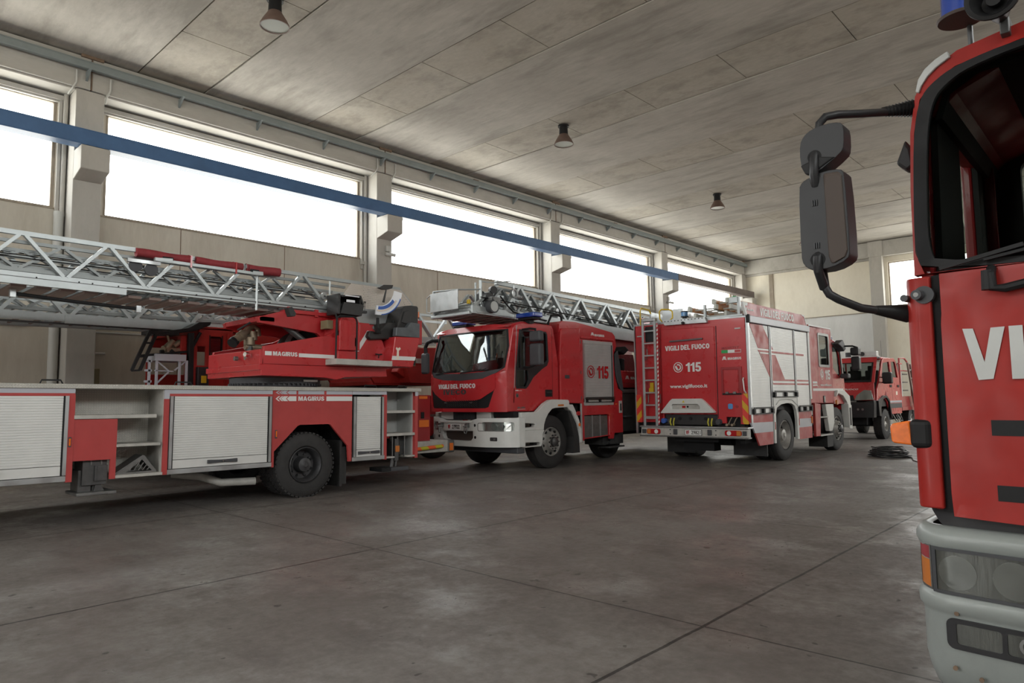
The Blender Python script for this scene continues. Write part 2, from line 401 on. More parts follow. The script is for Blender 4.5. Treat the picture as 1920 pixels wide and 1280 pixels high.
def rrect(x0, x1, y0, y1, r, n=4):
    o = []
    for cx, cy, a in ((x1-r, y1-r, 0), (x0+r, y1-r, 90), (x0+r, y0+r, 180), (x1-r, y0+r, 270)):
        o += [(cx+r*cos(radians(a+90*i/n)), cy+r*sin(radians(a+90*i/n))) for i in range(n+1)]
    return o
_fc = {}
def text_geo(s, bold, shear):
    k = (s, bold, shear)
    if k in _fc: return _fc[k]
    cu = bpy.data.curves.new('t', 'FONT'); cu.body = s; cu.size = 1; cu.offset = bold; cu.shear = shear; cu.resolution_u = 3
    cu.space_character = 1.04
    ob = bpy.data.objects.new('t', cu); COL.objects.link(ob); dg = bpy.context.evaluated_depsgraph_get()
    me = bpy.data.meshes.new_from_object(ob.evaluated_get(dg)); vs = [(v.co.x, v.co.y) for v in me.vertices]; fs = [tuple(p.vertices) for p in me.polygons]
    bpy.data.objects.remove(ob); bpy.data.curves.remove(cu); bpy.data.meshes.remove(me)
    x0 = min(v[0] for v in vs); x1 = max(v[0] for v in vs); y0 = min(v[1] for v in vs); y1 = max(v[1] for v in vs)
    _fc[k] = ([((a-x0)/(x1-x0), (b-y0)/(y1-y0)) for a, b in vs], fs); return _fc[k]
def font_text(s, a0, a1, z0, z1, face, d, mat, parent, name='lettering', bold=.028, shear=0., fx=None, label=None):
    """lettering filling a0..a1 by z0..z1.  face '-Y': a is x (a0 left) at y=d ; face '-X': a is y (a0 left, larger) at x=d or on fx(y,z)"""
    vs, fs = text_geo(s, bold, shear); m = MB(); th = .004
    def P(u, v, k):
        a = a0+(a1-a0)*u; z = z0+(z1-z0)*v
        if face == '-Y': return (a, d-k, z)
        return ((fx(a, z) if fx else d)-k, a, z)
    n = len(vs); m.add([P(u, v, th) for u, v in vs]+[P(u, v, 0) for u, v in vs], fs+[])
    from collections import Counter
    ec = Counter(tuple(sorted((f[i], f[(i+1) % len(f)]))) for f in fs for i in range(len(f)))
    for (i, j), c in ec.items():
        if c == 1: m.f.append((i, j, j+n, i+n))
    return m.build(name, mat, parent, label=label)
def _ell(cx, cy, rx, ry, a0, a1, n=14): return [(cx+rx*cos(radians(a0+(a1-a0)*i/n)), cy+ry*sin(radians(a0+(a1-a0)*i/n))) for i in range(n+1)]
def glyph(c, t=.23):
    """heavy sans-serif capital as polygons in a box of height 1; returns width, [(outline, holes)]"""
    if c == 'I': return t, [([(0, 0), (t, 0), (t, 1), (0, 1)], [])]
    if c == 'L': return .58, [([(0, 0), (.58, 0), (.58, .2), (t, .2), (t, 1), (0, 1)], [])]
    if c == 'E': return .62, [([(0, 0), (.62, 0), (.62, .2), (t, .2), (t, .41), (.57, .41), (.57, .6), (t, .6), (t, .8), (.60, .8), (.60, 1), (0, 1)], [])]
    if c == 'F': return .58, [([(0, 0), (t, 0), (t, .39), (.54, .39), (.54, .59), (t, .59), (t, .8), (.58, .8), (.58, 1), (0, 1)], [])]
    if c == 'V': return .76, [([(0, 1), (.25, 1), (.38, .34), (.51, 1), (.76, 1), (.51, 0), (.25, 0)], [])]
    if c == 'A': return .78, [([(0, 0), (.26, 1), (.52, 1), (.78, 0), (.54, 0), (.50, .19), (.28, .19), (.24, 0)], [[(.32, .37), (.46, .37), (.39, .74)]])]
    if c == 'M': return .88, [([(0, 0), (0, 1), (.31, 1), (.44, .42), (.57, 1), (.88, 1), (.88, 0), (.67, 0), (.67, .68), (.53, 0), (.35, 0), (.21, .68), (.21, 0)], [])]
    if c == 'O': return .76, [(_ell(.38, .5, .38, .51, 0, 345, 23), [_ell(.38, .5, .145, .30, 0, 345, 23)])]
    if c == 'D': return .70, [([(0, 0)]+_ell(.30, .5, .40, .5, -90, 90)+[(0, 1)], [[(t, .2)]+_ell(.30, .5, .17, .30, -80, 80)+[(t, .8)]])]
    if c == 'U': return .70, [([(0, 1), (0, .32)]+_ell(.35, .34, .35, .35, 180, 360)+[(.70, 1), (.47, 1)]+_ell(.35, .32, .12, .13, 0, -180)+[(t, 1)], [])]
    if c == 'C': return .72, [(_ell(.38, .5, .38, .51, 28, 332, 20)+_ell(.38, .5, .15, .31, 325, 35, 18), [])]
    if c == 'G': return .76, [(_ell(.38, .5, .38, .51, 28, 318, 20)+_ell(.38, .5, .15, .31, 312, 35, 18), []), ([(.40, .36), (.40, .54), (.76, .54), (.76, .0), (.60, .0), (.58, .14), (.55, .20), (.55, .36)], [])]
    if c == 'R': return .70, [([(0, 0), (t, 0), (t, .38), (.32, .38), (.45, .0), (.70, 0), (.56, .44)]+_ell(.42, .715, .26, .285, -62, 90, 10)+[(0, 1)], [[(t, .57)]+_ell(.38, .695, .085, .125, -90, 90, 8)+[(t, .82)]])]
    if c == 'S': 
        o = _ell(.34, .72, .31, .29, 20, 200, 12)+[(.10, .55), (.34, .46), (.45, .36)]+_ell(.34, .29, .115, .12, 0, -150, 7)+[(.0, .26)]
        return .68, [([(.64, .72), (.61, .86)]+_ell(.34, .71, .30, .30, 30, 180, 9)+[(.06, .56), (.16, .46), (.36, .39), (.43, .33), (.42, .22), (.34, .18), (.25, .22), (.22, .32), (0, .32), (.03, .14)]+_ell(.34, .29, .33, .30, 215, 360, 9)+[(.66, .42), (.57, .52), (.35, .60), (.27, .65), (.27, .76), (.34, .81), (.42, .77), (.43, .70)], [])]
    if c == '1': return .46, [([(.22, 0), (.46, 0), (.46, 1), (.26, 1), (.20, .88), (0, .80), (0, .63), (.22, .69)], [])]
    if c == '5': return .66, [([(.62, 1), (.10, 1), (.02, .44), (.21, .41), (.30, .47), (.40, .42), (.43, .33), (.40, .22), (.31, .17), (.24, .21), (.22, .29), (0, .27)]+_ell(.32, .32, .34, .335, 200, 410, 14)+[(.40, .65), (.27, .62), (.29, .80), (.62, .80)], [])]
    return .3, []
def block(s, a0, a1, z0, z1, face, d, mat, parent, name='lettering', fx=None, gap=.085, space=.30):
    W = []; x = 0
    for c in s:
        if c == ' ': x += space; continue
        w_, ps = glyph(c); W.append((x, ps)); x += w_+gap
    tot = x-gap; m = MB(); th = .004; k0 = 0
    for x0, ps in W:
        for outer, holes in ps:
            loops = [outer]+holes; flat = [p for l in loops for p in l]; n = len(flat); k0 = (k0+1) % 2
            tri = tessellate_polygon([[Vector((p[0], p[1], 0)) for p in l] for l in loops])
            def P(p, kk):
                a = a0+(a1-a0)*(x0+p[0])/tot; z = z0+(z1-z0)*p[1]
                return (a, d-kk, z) if face == '-Y' else ((fx(a, z) if fx else d)-kk, a, z)
            vs = [P(p, th+k0*.0004) for p in flat]+[P(p, 0) for p in flat]; fs = [tuple(t) for t in tri]; q = 0
            for l in loops:
                for i in range(len(l)): j = (i+1) % len(l); fs.append((q+i, q+j, q+j+n, q+i+n))
                q += len(l)
            m.add(vs, fs)
    return m.build(name, mat, parent)
def text(s, a0, a1, z0, z1, face, d, mat, parent, name='lettering', bold=.028, shear=0., fx=None, label=None):
    if all(c in 'ILEFVAMODUCGRS15 ' for c in s) and not shear: return block(s, a0, a1, z0, z1, face, d, mat, parent, name, fx)
    return font_text(s, a0, a1, z0, z1, face, d, mat, parent, name, bold, shear, fx, label)
def emblem(ca, cz, r, face, d, mat, parent, sx=1.):
    """round dial-and-handset emblem"""
    ax = 'Y' if face == '-Y' else 'X'; m = MB(); sg = 1 if face == '-Y' else -1
    g = lambda L: [(ca+sg*x*sx, cz+z) for x, z in L]
    m.prism(g(circ(0, 0, r, 32)), [g(circ(0, 0, r*.86, 32))], ax, d-.004, d)
    for i in range(7):
        a = 100-i*32; m.prism(g(circ(.52*r*cos(radians(a)), .52*r*sin(radians(a)), r*.15, 10)), [], ax, d-.004, d)
    m.prism(g([(-.62*r, .28*r), (-.40*r, .36*r), (.02*r, -.38*r), (-.06*r, -.66*r), (-.3*r, -.58*r), (-.66*r, .0)]), [], ax, d-.004, d)
    return m.build('emblem', mat, parent)
def peaks(a0, a1, z0, z1, face, d, mat, parent):
    """twin-peak maker's mark"""
    ax = 'Y' if face == '-Y' else 'X'; m = MB(); P = lambda L: [(a0+(a1-a0)*x, z0+(z1-z0)*z) for x, z in L]
    m.prism(P([(0, 0), (.3, 1), (.42, 1), (.5, .8), (.58, 1), (.70, 1), (1, 0), (.82, 0), (.62, .72), (.58, .62), (.7, .1), (.56, .1), (.5, .38), (.44, .1), (.32, .1), (.42, .62), (.38, .72), (.18, 0)]), [], ax, d-.004, d)
    return m.build('maker_mark', mat, parent)

def wheel(parent, x, yf, r, wd, sgn=1, rim='rim', rimr=None, kind='front', name='wheel', z=None, treads=True, rim2=None):
    """road wheel with its outer face at y=yf; body extends sgn*wd inward (+y for sgn=1)"""
    z = r if z is None else z; rr = rimr or r*.55; c = (x, yf, z)
    P = lambda L: [(sgn*a, b) for a, b in L]
    tp = P([(.03, rr), (.0, rr+.02), (-.004, (rr+r)/2), (.012, r-.03), (.03, r-.008), (.06, r), (wd/2-.01, r), (wd/2, r-.012), (wd/2+.01, r), (wd-.05, r), (wd-.03, r-.012), (wd, r-.05), (wd, rr+.02), (wd-.03, rr)])
    t = MB().lathe(tp, c, 'Y', 56)
    if treads:
        n = 44
        for i in range(n):
            a = 2*pi*i/n; e = Vector((cos(a), 0, sin(a))); tn = Vector((-sin(a), 0, cos(a)))
            for k, (ya, yb) in enumerate(((.015, wd*.3), (wd*.36, wd*.62), (wd*.68, wd-.02))):
                o = Vector(c)+e*(r-.004)+tn*(.5*k % 1)*.03; q = Vector((0, sgn, 0))
                vs = [o+q*yy+e*h+tn*s_*(pi*r/n*.62) for yy in (ya, yb) for h in (-.01, .012) for s_ in (-1, 1)]
                t.add(vs, [(0, 1, 3, 2), (4, 6, 7, 5), (0, 4, 5, 1), (2, 3, 7, 6), (0, 2, 6, 4), (1, 5, 7, 3)])
    W = t.build(name, 'rubber', parent, smooth=True)
    if kind == 'front':       # convex disc with hand holes and nuts
        pr = P([(.03, rr), (.01, rr), (.0, rr-.012), (.03, rr-.03), (.06, rr-.05), (.02, rr*.66), (-.03, rr*.60), (-.05, rr*.56), (-.05, rr*.36), (-.02, rr*.34)])
        d = MB().lathe(pr, c, 'Y', 40).build('wheel_rim', rim, W, smooth=True)
        hb = MB().lathe(P([(-.03, rr*.36), (-.10, rr*.32), (-.115, rr*.22), (-.13, rr*.12), (-.13, .001)]), c, 'Y', 24)
        for i in range(10):
            a = 2*pi*i/10; q = (x+cos(a)*rr*.47, yf-sgn*.05, z+sin(a)*rr*.47); hb.cyl(q, (q[0], q[1]-sgn*.035, q[2]), .016, n=6)
        hb.build('hub', 'steel_dark', W, smooth=True)
        for i in range(10):
            a = 2*pi*(i+.5)/10; q = Vector((x+cos(a)*rr*.80, yf, z+sin(a)*rr*.80)); MB().cyl(q+Vector((0, sgn*.045, 0)), q+Vector((0, sgn*.022, 0)), rr*.095, n=10).build('hand_hole', 'void', W)
    else:                     # deep dish of a twin rear wheel
        pr = P([(.03, rr), (.01, rr), (.0, rr-.012), (.03, rr-.03), (.13, rr-.05), (.15, rr*.78), (.16, rr*.55), (.16, rr*.42)])
        d = MB().lathe(pr, c, 'Y', 40).build('wheel_rim', rim, W, smooth=True)
        hb = MB().lathe(P([(.16, rr*.46), (.06, rr*.42), (.03, rr*.38), (.02, rr*.2), (-.0, rr*.12), (-.0, .001)]), c, 'Y', 24)
        for i in range(10):
            a = 2*pi*i/10; q = (x+cos(a)*rr*.60, yf+sgn*.16, z+sin(a)*rr*.60); hb.cyl(q, (q[0], q[1]-sgn*.035, q[2]), .015, n=6)
        hb.build('hub', rim2 or 'rim_dark', W, smooth=True)
        for i in range(8):
            a = 2*pi*(i+.5)/8; q = Vector((x+cos(a)*rr*.70, yf, z+sin(a)*rr*.70)); MB().cyl(q+Vector((0, sgn*.16, 0)), q+Vector((0, sgn*.150, 0)), rr*.085, n=10).build('hand_hole', 'void', W)
    return W

def shutter(parent, x0, x1, z0, z1, y, n=26, post=.045, mat='shutter', handle='bar', bottom=.11, label=None):
    """roller shutter facing -y with side rails, bottom bar and handle"""
    m = MB(); h = (z1-z0-bottom)/n; prof = [(y+.03, z0+bottom)]
    for i in range(n):
        a = z0+bottom+i*h; prof += [(y+.005, a+.0012), (y+.0005, a+.004), (y, a+h*.5), (y+.0005, a+h-.004), (y+.005, a+h-.0012)]
    prof += [(y+.03, z1)]
    m.prism([(p[0], p[1]) for p in prof], [], 'X', x0+post, x1-post)
    m.box(x0+post, x1-post, y-.002, y+.03, z0, z0+bottom-.004)
    s = m.build('roller_shutter', mat, parent, label=label)
    box('side_rail', 'alu', s, x0, x0+post-.008, y-.012, y+.03, z0, z1); box('side_rail', 'alu', s, x1-post+.008, x1, y-.012, y+.03, z0, z1)
    box('seal', 'black', s, x1-post-.010, x1-post+.008, y-.006, y+.03, z0, z1); box('seal', 'black', s, x0+post-.008, x0+post+.006, y-.006, y+.03, z0, z1)
    c = (x0+x1)/2
    if handle == 'bar':
        hh = MB(); L = min(.20, (x1-x0)*.40)
        hh.prism([(c-L, z0+.035), (c-L, z0+.085), (c-L*.2, z0+.078), (c+L*.2, z0+.078), (c+L, z0+.085), (c+L, z0+.035), (c+L*.2, z0+.045), (c-L*.2, z0+.045)], [], 'Y', y-.035, y-.002)
        hh.build('handle', 'plastic_grey', s, .006); MB().cyl((c, y-.035, z0+.062), (c, y-.042, z0+.062), .013, n=12).build('lock', 'chrome', s)
    else:
        hh = MB(); hh.bar((x0+.02, y-.05, z0+bottom+.02), (x1-.02, y-.05, z0+bottom+.02), .02, .02); hh.bar((x0+.02, y-.05, z0-.01), (x1-.02, y-.05, z0-.01), .02, .02)
        for xx in (x0+.05, c, x1-.05): hh.box(xx-.035, xx+.035, y-.06, y-.002, z0+.0, z0+bottom)
        hh.build('handle', 'black', s)
    return s
def truss(parent, x0, x1, yn, yf, zt, zb, pitch, ph, dz=0., wd=.035, mat='ladder_alu', name='ladder_section', rail=.055, beam=.09, rungs=True, plate=None, rungmat='ladder_shade', diag_x1=None, x0t=None):
    """one trussed ladder section between x0..x1 (x1 is the root); dz = z drop per metre"""
    Z = lambda x, z: z+dz*(x-x1)
    r = MB()
    for y in (yn, yf):
        xt = x0 if x0t is None else (x0t if y == yn else x0t+.65)
        r.bar((xt, y, Z(xt, zt)), (x1, y, Z(x1, zt)), rail, rail)
        r.bar((x0, y, Z(x0, zb)), (x1, y, Z(x1, zb)), .05, beam)
        r.bar((x0, y, Z(x0, zb-beam*.32)), (x1, y, Z(x1, zb-beam*.32)), .075, beam*.30)
    o = r.build(name, mat, parent)
    for y in (yn, yf):
        k = x0+ph; d = MB()
        while k+pitch <= (diag_x1 or x1)+.01:
            a = k+.02; mdl = k+pitch/2
            d.bar((a, y, Z(a, zb+beam*.4)), (mdl-.03, y, Z(mdl, zt-.02)), wd*.9, wd*1.4, (0, 1, 0))
            d.bar((mdl+.03, y, Z(mdl, zt-.02)), (k+pitch-.02, y, Z(k, zb+beam*.4)), wd*.9, wd*1.4, (0, 1, 0))
            k += pitch
        d.build('braces', mat, o)
    if rungs:
        g = MB(); x = x0+.15
        while x < x1-.1:
            g.bar((x, yn, Z(x, zb+.0)), (x, yf, Z(x, zb+.0)), .035, .03); x += .3
        g.build('rungs', rungmat, o)
    return o
# ================================================================== THE HALL
def S(mb, name, mat, **k): return struct(mb.build(name, mat, **k))
S(MB().box(XN-.3, XF+.3, YR-.3, YL+.3, -.2, 0), 'floor', 'floor')
# concrete roof: wide slabs and infill slabs, with open joints
SEAM = [3.72, 4.79, 6.77, 7.88, 9.92, 11.05, 13.1, 14.32, 16.4, 17.6, 19.87, 21.18, 23.1, 24.2, 26.57]
SEAM = [a*1.28 for a in SEAM]
xs = [SEAM[0]-4.06*3-.02, SEAM[0]-4.06*3+1.37, SEAM[0]-4.06*2, SEAM[0]-4.06*2+1.37, SEAM[0]-4.06, SEAM[0]-4.06+1.37]+SEAM
cm, fm = MB(), MB(); prev = XN-.3; wide = True
for i, a in enumerate(xs+[XF+.3]):
    if a-prev < .1: prev = a; wide = not wide; continue
    if wide: cm.box(prev+.020, a-.020, YR-.3, YL+.3, ZC, ZC+.12)
    else:
        y = 12.82-2.25*9
        ys = [YR-.3]+[12.82-2.25*k for k in range(8, -1, -1)]+[YL+.3]
        for q0, q1 in zip(ys, ys[1:]): fm.box(prev+.012, a-.012, q0+.009, q1-.009, ZC+.012, ZC+.12)
    prev = a; wide = not wide
S(MB().box(XN-.3, XF+.3, YR-.3, YL+.3, ZC+.10, ZC+.35).box(XN-.3, XF+.3, YR-.5, YR-.3, ZC-.2, ZC+.35).box(XN-.3, XF+.3, YL+.3, YL+.5, ZC-.2, ZC+.35).box(XN-.5, XN-.3, YR-.5, YL+.5, ZC-.2, ZC+.35).box(XF+.3, XF+.5, YR-.5, YL+.5, ZC-.2, ZC+.35), 'ceiling', 'rust')
S(cm, 'ceiling', 'ceil'); S(fm, 'ceiling', 'ceil_fill')

# side walls: precast panels below and above the window band
def side_wall(name, y0, y1, wins, gates=()):
    m = MB()
    edges = [XN-.3]+[v for g in gates for v in g]+[XF+.3]
    for a, b in zip(edges[::2], edges[1::2]): m.box(a, b, y0, y1, 0, WZ0)
    for a, b in gates: m.box(a, b, y0, y1, 4.5, WZ0)
    m.box(XN-.3, XF+.3, y0, y1, WZ1+.04, ZC)
    ed = [XN-.3]+[v for g in wins for v in g]+[XF+.3]
    for a, b in zip(ed[::2], ed[1::2]): m.box(a, b, y0, y1, WZ0, WZ1+.04)
    return S(m, name, 'wall')
side_wall('wall_left', YL, YL+.25, LWIN); side_wall('wall_right', YR-.25, YR, ADDED_RWIN, ADDED_GATES_R)
# sill strip
m = MB().box(XN, XF, YL-.02, YL+.25, WZ0-.03, WZ0); S(m, 'trim_1', 'frame_tan')
# panel joints on the lower left wall
m = MB()
for x in (-1.1, 1.3, 5.9, 8.4, 13.4, 15.9, 20.8, 23.4, 28.4, 31.0): m.box(x-.008, x+.008, YL-.004, YL+.02, 0, WZ0-.03)
S(m, 'trim_2', 'rust')
# end walls
def end_wall(name, x0, x1, holes): 
    return S(MB().prism([(YR-.3, 0), (YL+.3, 0), (YL+.3, ZC), (YR-.3, ZC)], holes, 'X', x0, x1), name, 'wall_pale' if x0 > 0 else 'wall')
end_wall('wall_far', XF, XF+.25, [[(a, 5.34), (b, 5.34), (b, 7.33), (a, 7.33)] for a, b in EWIN])
end_wall('wall_near', XN-.25, XN, [[(a, 5.34), (b, 5.34), (b, 7.33), (a, 7.33)] for a, b in NWIN]+[[(NGATE[0], .0), (NGATE[1], .0), (NGATE[1], 4.0), (NGATE[0], 4.0)]])
# perimeter beams
def beam_left():
    m = MB()
    ends = [XN]+[c for c in COLX[1:]]+[XF-.05]
    for a, b in zip([XN]+COLX[1:], COLX[1:]):
        m.box(a+.012, b-.012, 15.06, YL, 7.64, 8.30)
        m.box(a+.25, b-.25, 15.12, YL, 7.60, 7.64)
    m.box(COLX[-1]+.012, XF, 15.06, YL, 7.64, 8.30)
    return m
S(beam_left(), 'trim_3', 'beam', bevel=.012)
m = MB().box(XN, XF, YR, YR+.5, 7.62, 8.30); S(m, 'trim_4', 'beam')
m = MB().box(XF-.30, XF, YR, 8.6, 7.60, 8.30).box(XF-.30, XF, 9.15, YL-.5, 7.60, 8.30).box(XF-.12, XF, 9.15, YL-.5, 7.50, 7.60); S(m, 'trim_5', 'beam', bevel=.012)
m = MB().box(XN, XN+.3, YR, YL, 7.60, 8.30); S(m, 'trim_6', 'beam')
# window head mouldings (the lit underside recess)
m = MB()
for a, b in LWIN: m.box(a-.1, b+.1, YL-.10, YL+.02, WZ1, WZ1+.09).box(a-.1, b+.1, YL-.05, YL+.02, WZ1-.035, WZ1)
S(m, 'trim_7', 'beam')
# columns with crane corbels
for i, c in enumerate(COLX[1:]):
    m = MB().box(c-.25, c+.25, 15.09, YL, 0, 7.63); 
    m.prism([(15.09, 5.78), (15.09, 6.36), (14.60, 6.36), (14.60, 5.90)], [], 'X', c-.25, c+.25)
    S(m, 'trim_%d' % (8+i), 'column', bevel=.015)
for i, c in enumerate(COLX[1:]):
    S(MB().box(c-.25, c+.25, YR, YR+.5, 0, 7.63), 'trim_%d' % (14+i), 'column', bevel=.015)
# far wall columns and ledge
m = MB().box(XF-.34, XF, 8.6, 9.13, 0, 7.60); S(m, 'trim_20', 'column', bevel=.015)
m = MB().box(XF-.36, XF, 8.57, 9.16, 7.60, ZC-.02); S(m, 'trim_21', 'column', bevel=.015)
m = MB().box(XF-.10, XF, 9.13, 13.76, 0, 5.10); S(m, 'trim_22', 'wall_panel_grey')
m = MB().box(XF-.13, XF-.09, 9.13, 13.76, 5.08, 5.12).box(XF-.05, XF, 13.70, 13.90, 0, 7.5); S(m, 'trim_23', 'frame_tan')
# strip drain in front of the far wall
S(MB().box(26.45, 26.62, YR+.1, 14.9, .001, .008), 'trim_24', 'void')

# windows: frame and pane
def window(i, face, a, b, z0, z1, p):
    """face 'L','R' (a,b are x at y=p) or 'F' (a,b are y at x=p)"""
    cen = ((a+b)/2, p, z0) if face != 'F' else (p, (a+b)/2, z0)
    r = bpy.data.objects.new('window_%d' % i, None); COL.objects.link(r); r.location = cen; r['kind'] = 'structure'; ORG[r] = Vector(cen)
    f = MB(); t = .06
    ax = 'Y' if face != 'F' else 'X'
    f.prism([(a, z0), (b, z0), (b, z1), (a, z1)], [[(a+t, z0+t*.5), (b-t, z0+t*.5), (b-t, z1-t*.7), (a+t, z1-t*.7)]], ax, p-.04, p+.04)
    f.build('window_frame', 'frame_tan', r)
    q = MB()
    if ax == 'Y': q.box(a+t, b-t, p+.0, p+.008, z0+t*.5, z1-t*.7)
    else: q.box(p, p+.008, a+t, b-t, z0+t*.5, z1-t*.7)
    q.build('window_pane', 'pane', r)
    return r
n = 1
for a, b in LWIN: window(n, 'L', a, b, WZ0, WZ1, YL+.08); n += 1
for a, b in ADDED_RWIN: window(n, 'R', a, b, WZ0, WZ1, YR-.1); n += 1
for a, b in EWIN: window(n, 'F', a, b, 5.34, 7.33, XF+.1); n += 1
for a, b in NWIN: window(n, 'F', a, b, 5.34, 7.33, XN-.1); n += 1

# drain pipes / jamb boxes beside each left-wall column
m = MB()
for c in COLX[1:]:
    m.box(c-.42, c-.36, YL-.06, YL, WZ0-.3, WZ1+.1)
    m.cyl((c-.31, YL-.08, .0), (c-.31, YL-.08, 7.6), .045, n=10)
    m.box(c-.44, c-.27, YL-.12, YL-.02, WZ0-.18, WZ0-.10)
S(m, 'trim_25', 'column')
for i, c in enumerate(COLX[1:]):
    m = MB().box(c-.008, c+.008, 15.05, 15.065, 7.64, 8.30).box(c-.2, c+.2, 15.02, 15.065, 8.27, 8.33)
    m.cyl((c-.42, 15.062, 8.06), (c-.42, 15.05, 8.06), .022, n=8).cyl((c+.62, 15.062, 8.06), (c+.62, 15.05, 8.06), .022, n=8)
    S(m, 'trim_%d' % (26+i), 'rust')

# ------------------------------------------------------------------ crane runway
def ibeam(x0, x1, mat, name, label):
    m = MB().box(x0, x1, 14.60, 14.90, 6.365, 6.385).box(x0, x1, 14.735, 14.765, 6.385, 6.65).box(x0, x1, 14.60, 14.90, 6.65, 6.67)
    m.box(x0, x1, 14.60, 14.63, 6.385, 6.65)
    return tag(single(m, ((x0+x1)/2, 14.75, 6.365)).build(name, mat, bevel=.004), label, 'beam')
ibeam(XN+.05, 26.1, 'blue_beam', 'crane_runway_beam', 'long blue steel crane beam resting on the concrete corbels in front of the windows')
ibeam(26.12, 33.75, 'brown_beam', 'crane_runway_beam', 'unpainted brown-grey steel beam continuing the blue crane beam to the far corner')

# cable trunking on brackets
t = thing('cable_trunking', 'long grey cable trunking running along the concrete edge beam above the windows', 'trunking', (12, 15.0, 8.0))
MB().box(XN+.05, XF-.3, 14.87, 15.00, 7.99, 8.13).build('duct', 'pipe_grey', t, .02)
MB().box(XN+.05, XF-.3, 14.90, 14.97, 8.13, 8.16).build('duct_lid', 'pipe_grey', t, .01)
k = 0
x = 5.58-1.77*8
while x < XF-1:
    MB().prism([(15.06, 7.80), (15.06, 7.98), (14.80, 7.98)], [], 'X', x-.02, x+.02).build('bracket', 'pipe_grey', t); x += 1.77
# conduits dropping beside the columns
for c in COLX[1:5]:
    for dx, s in ((-.27, 'left'), (.33, 'right')):
        if c < 0 and dx < 0: continue
        o = single(MB().tube([(c+dx, 15.03, 7.97), (c+dx, 15.03, 7.72), (c+dx-.05, 15.05, 7.6), (c+dx-.09*(1 if dx < 0 else .4), 15.2, 7.5)], .018, 8), (c+dx, 15.03, 7.6)).build('conduit', 'pvc', smooth=True)
        nmk = {-3.55: 'column beside the camera', 3.9: 'leftmost visible', 11.05: 'second visible', 18.43: 'third visible'}[c]
        tag(o, 'thin white conduit bending down from trunking, %s side of the %s column' % (s, nmk), 'conduit', 'conduits under the trunking')
# little anchor hooks on the edge beam
for x in (7.0, 14.4, 22.0, 29.4):
    m = MB().cyl((x, 15.04, 8.05), (x+.02, 15.02, 8.22), .015, n=6).cyl((x+.13, 15.04, 8.05), (x+.15, 15.02, 8.22), .015, n=6).box(x-.01, x+.20, 15.01, 15.06, 8.2, 8.23)
    tag(single(m, (x, 15.04, 8.05)).build('anchor_hook', 'rust'), 'pair of dark steel anchor pins on the edge beam midway between two columns', 'anchor', 'anchor pins on the edge beam')

# lamps
def lamp(x, y, label):
    t = thing('high_bay_lamp', label, 'lamp', (x, y, ZC), 'high bay lamps on the ceiling')
    MB().cyl((x, y, ZC), (x, y, ZC-.04), .14, n=20).cyl((x, y, ZC-.03), (x, y, ZC-.28), .105, .115, n=20).build('lamp_housing', 'black', t, smooth=30)
    prof = [(-.24, .115), (-.30, .15), (-.38, .20), (-.47, .245), (-.50, .25), (-.50, .235), (-.46, .232), (-.37, .185), (-.25, .10)]
    MB().lathe(prof, (x, y, ZC), 'Z', 32).build('lamp_shade', 'lamp_brown', t, smooth=True)
    MB().cyl((x, y, ZC-.485), (x, y, ZC-.478), .234, n=32).build('lamp_glass', 'lamp_glass', t)
lamp(5.47, 10.62, 'brown bell lamp with pale glass, the nearest and largest on the ceiling')
lamp(13.30, 10.56, 'brown bell lamp on the ceiling, second from the camera')
lamp(21.70, 10.55, 'brown bell lamp on the ceiling, third from the camera, left of the black mirrors')
lamp(29.7, 10.5, 'small far brown bell lamp half hidden behind the black truck mirror')
lamp(-2.6, 10.6, 'brown bell lamp hanging behind the photographer')

# security cameras
def cctv(x, y, z, label):
    t = thing('security_camera', label, 'camera', (x, y, z))
    MB().box(x-.07, x+.07, y-.06, y+.0, z-.02, z+.14).build('junction_box', 'pvc', t, .01)
    MB().tube([(x, y-.05, z), (x+.02, y-.12, z-.04), (x-.02, y-.10, z-.10)], .018, 8).cyl((x-.10, y-.06, z-.10), (x+.12, y-.20, z-.13), .045, n=14).build('camera_body', 'pvc', t, smooth=30)
    MB().cyl((x+.12, y-.20, z-.13), (x+.128, y-.205, z-.131), .036, n=14).build('lens', 'black', t)
cctv(11.15, 15.09, 5.48, 'small white security camera on the column behind the aerial ladder control seat')
cctv(26.0, 15.09, 5.55, 'small white security camera on the column behind the roof ladders')

# electrical bits on the lower left wall
m = MB().box(3.7, 4.35, YL-.14, YL, 1.4, 2.12).box(3.80, 4.25, YL-.16, YL-.14, 1.5, 2.0)
tag(single(m, (4.0, YL, 1.4)).build('electric_box', 'tan_box', bevel=.01), 'tan electrical box on the left wall just above the aluminium truck deck', 'electrical box')
tag(single(MB().tube([(4.0, YL-.07, 2.12), (4.0, YL-.07, 2.34), (4.05, YL-.07, 2.42), (4.45, YL-.07, 2.43)], .03, 8), (4, YL-.07, 2.12)).build('conduit', 'pvc', smooth=True), 'bent grey pipe rising from the tan electrical box', 'conduit')
tag(single(MB().cyl((3.54, YL-.09, 0), (3.54, YL-.09, 5.2), .085, n=16), (3.54, YL-.09, 0)).build('downpipe', 'pvc', smooth=30), 'fat pale vertical downpipe on the left wall under the ladders', 'pipe')
tag(single(MB().cyl((4.2, YL-.04, 2.86), (5.4, YL-.04, 2.86), .02, n=8).cyl((4.2, YL-.04, 2.84), (4.2, YL-.10, 2.96), .05, n=10), (4.2, YL-.04, 2.86)).build('conduit', 'pvc'), 'thin horizontal conduit with a round box on the wall below the rear ladder', 'conduit')
tag(single(MB().cyl((-1.5, YL-.04, 2.95), (3.1, YL-.04, 2.92), .02, n=8), (1, YL-.04, 2.9)).build('conduit', 'pvc'), 'thin horizontal conduit on the wall at the far left of the photo', 'conduit')

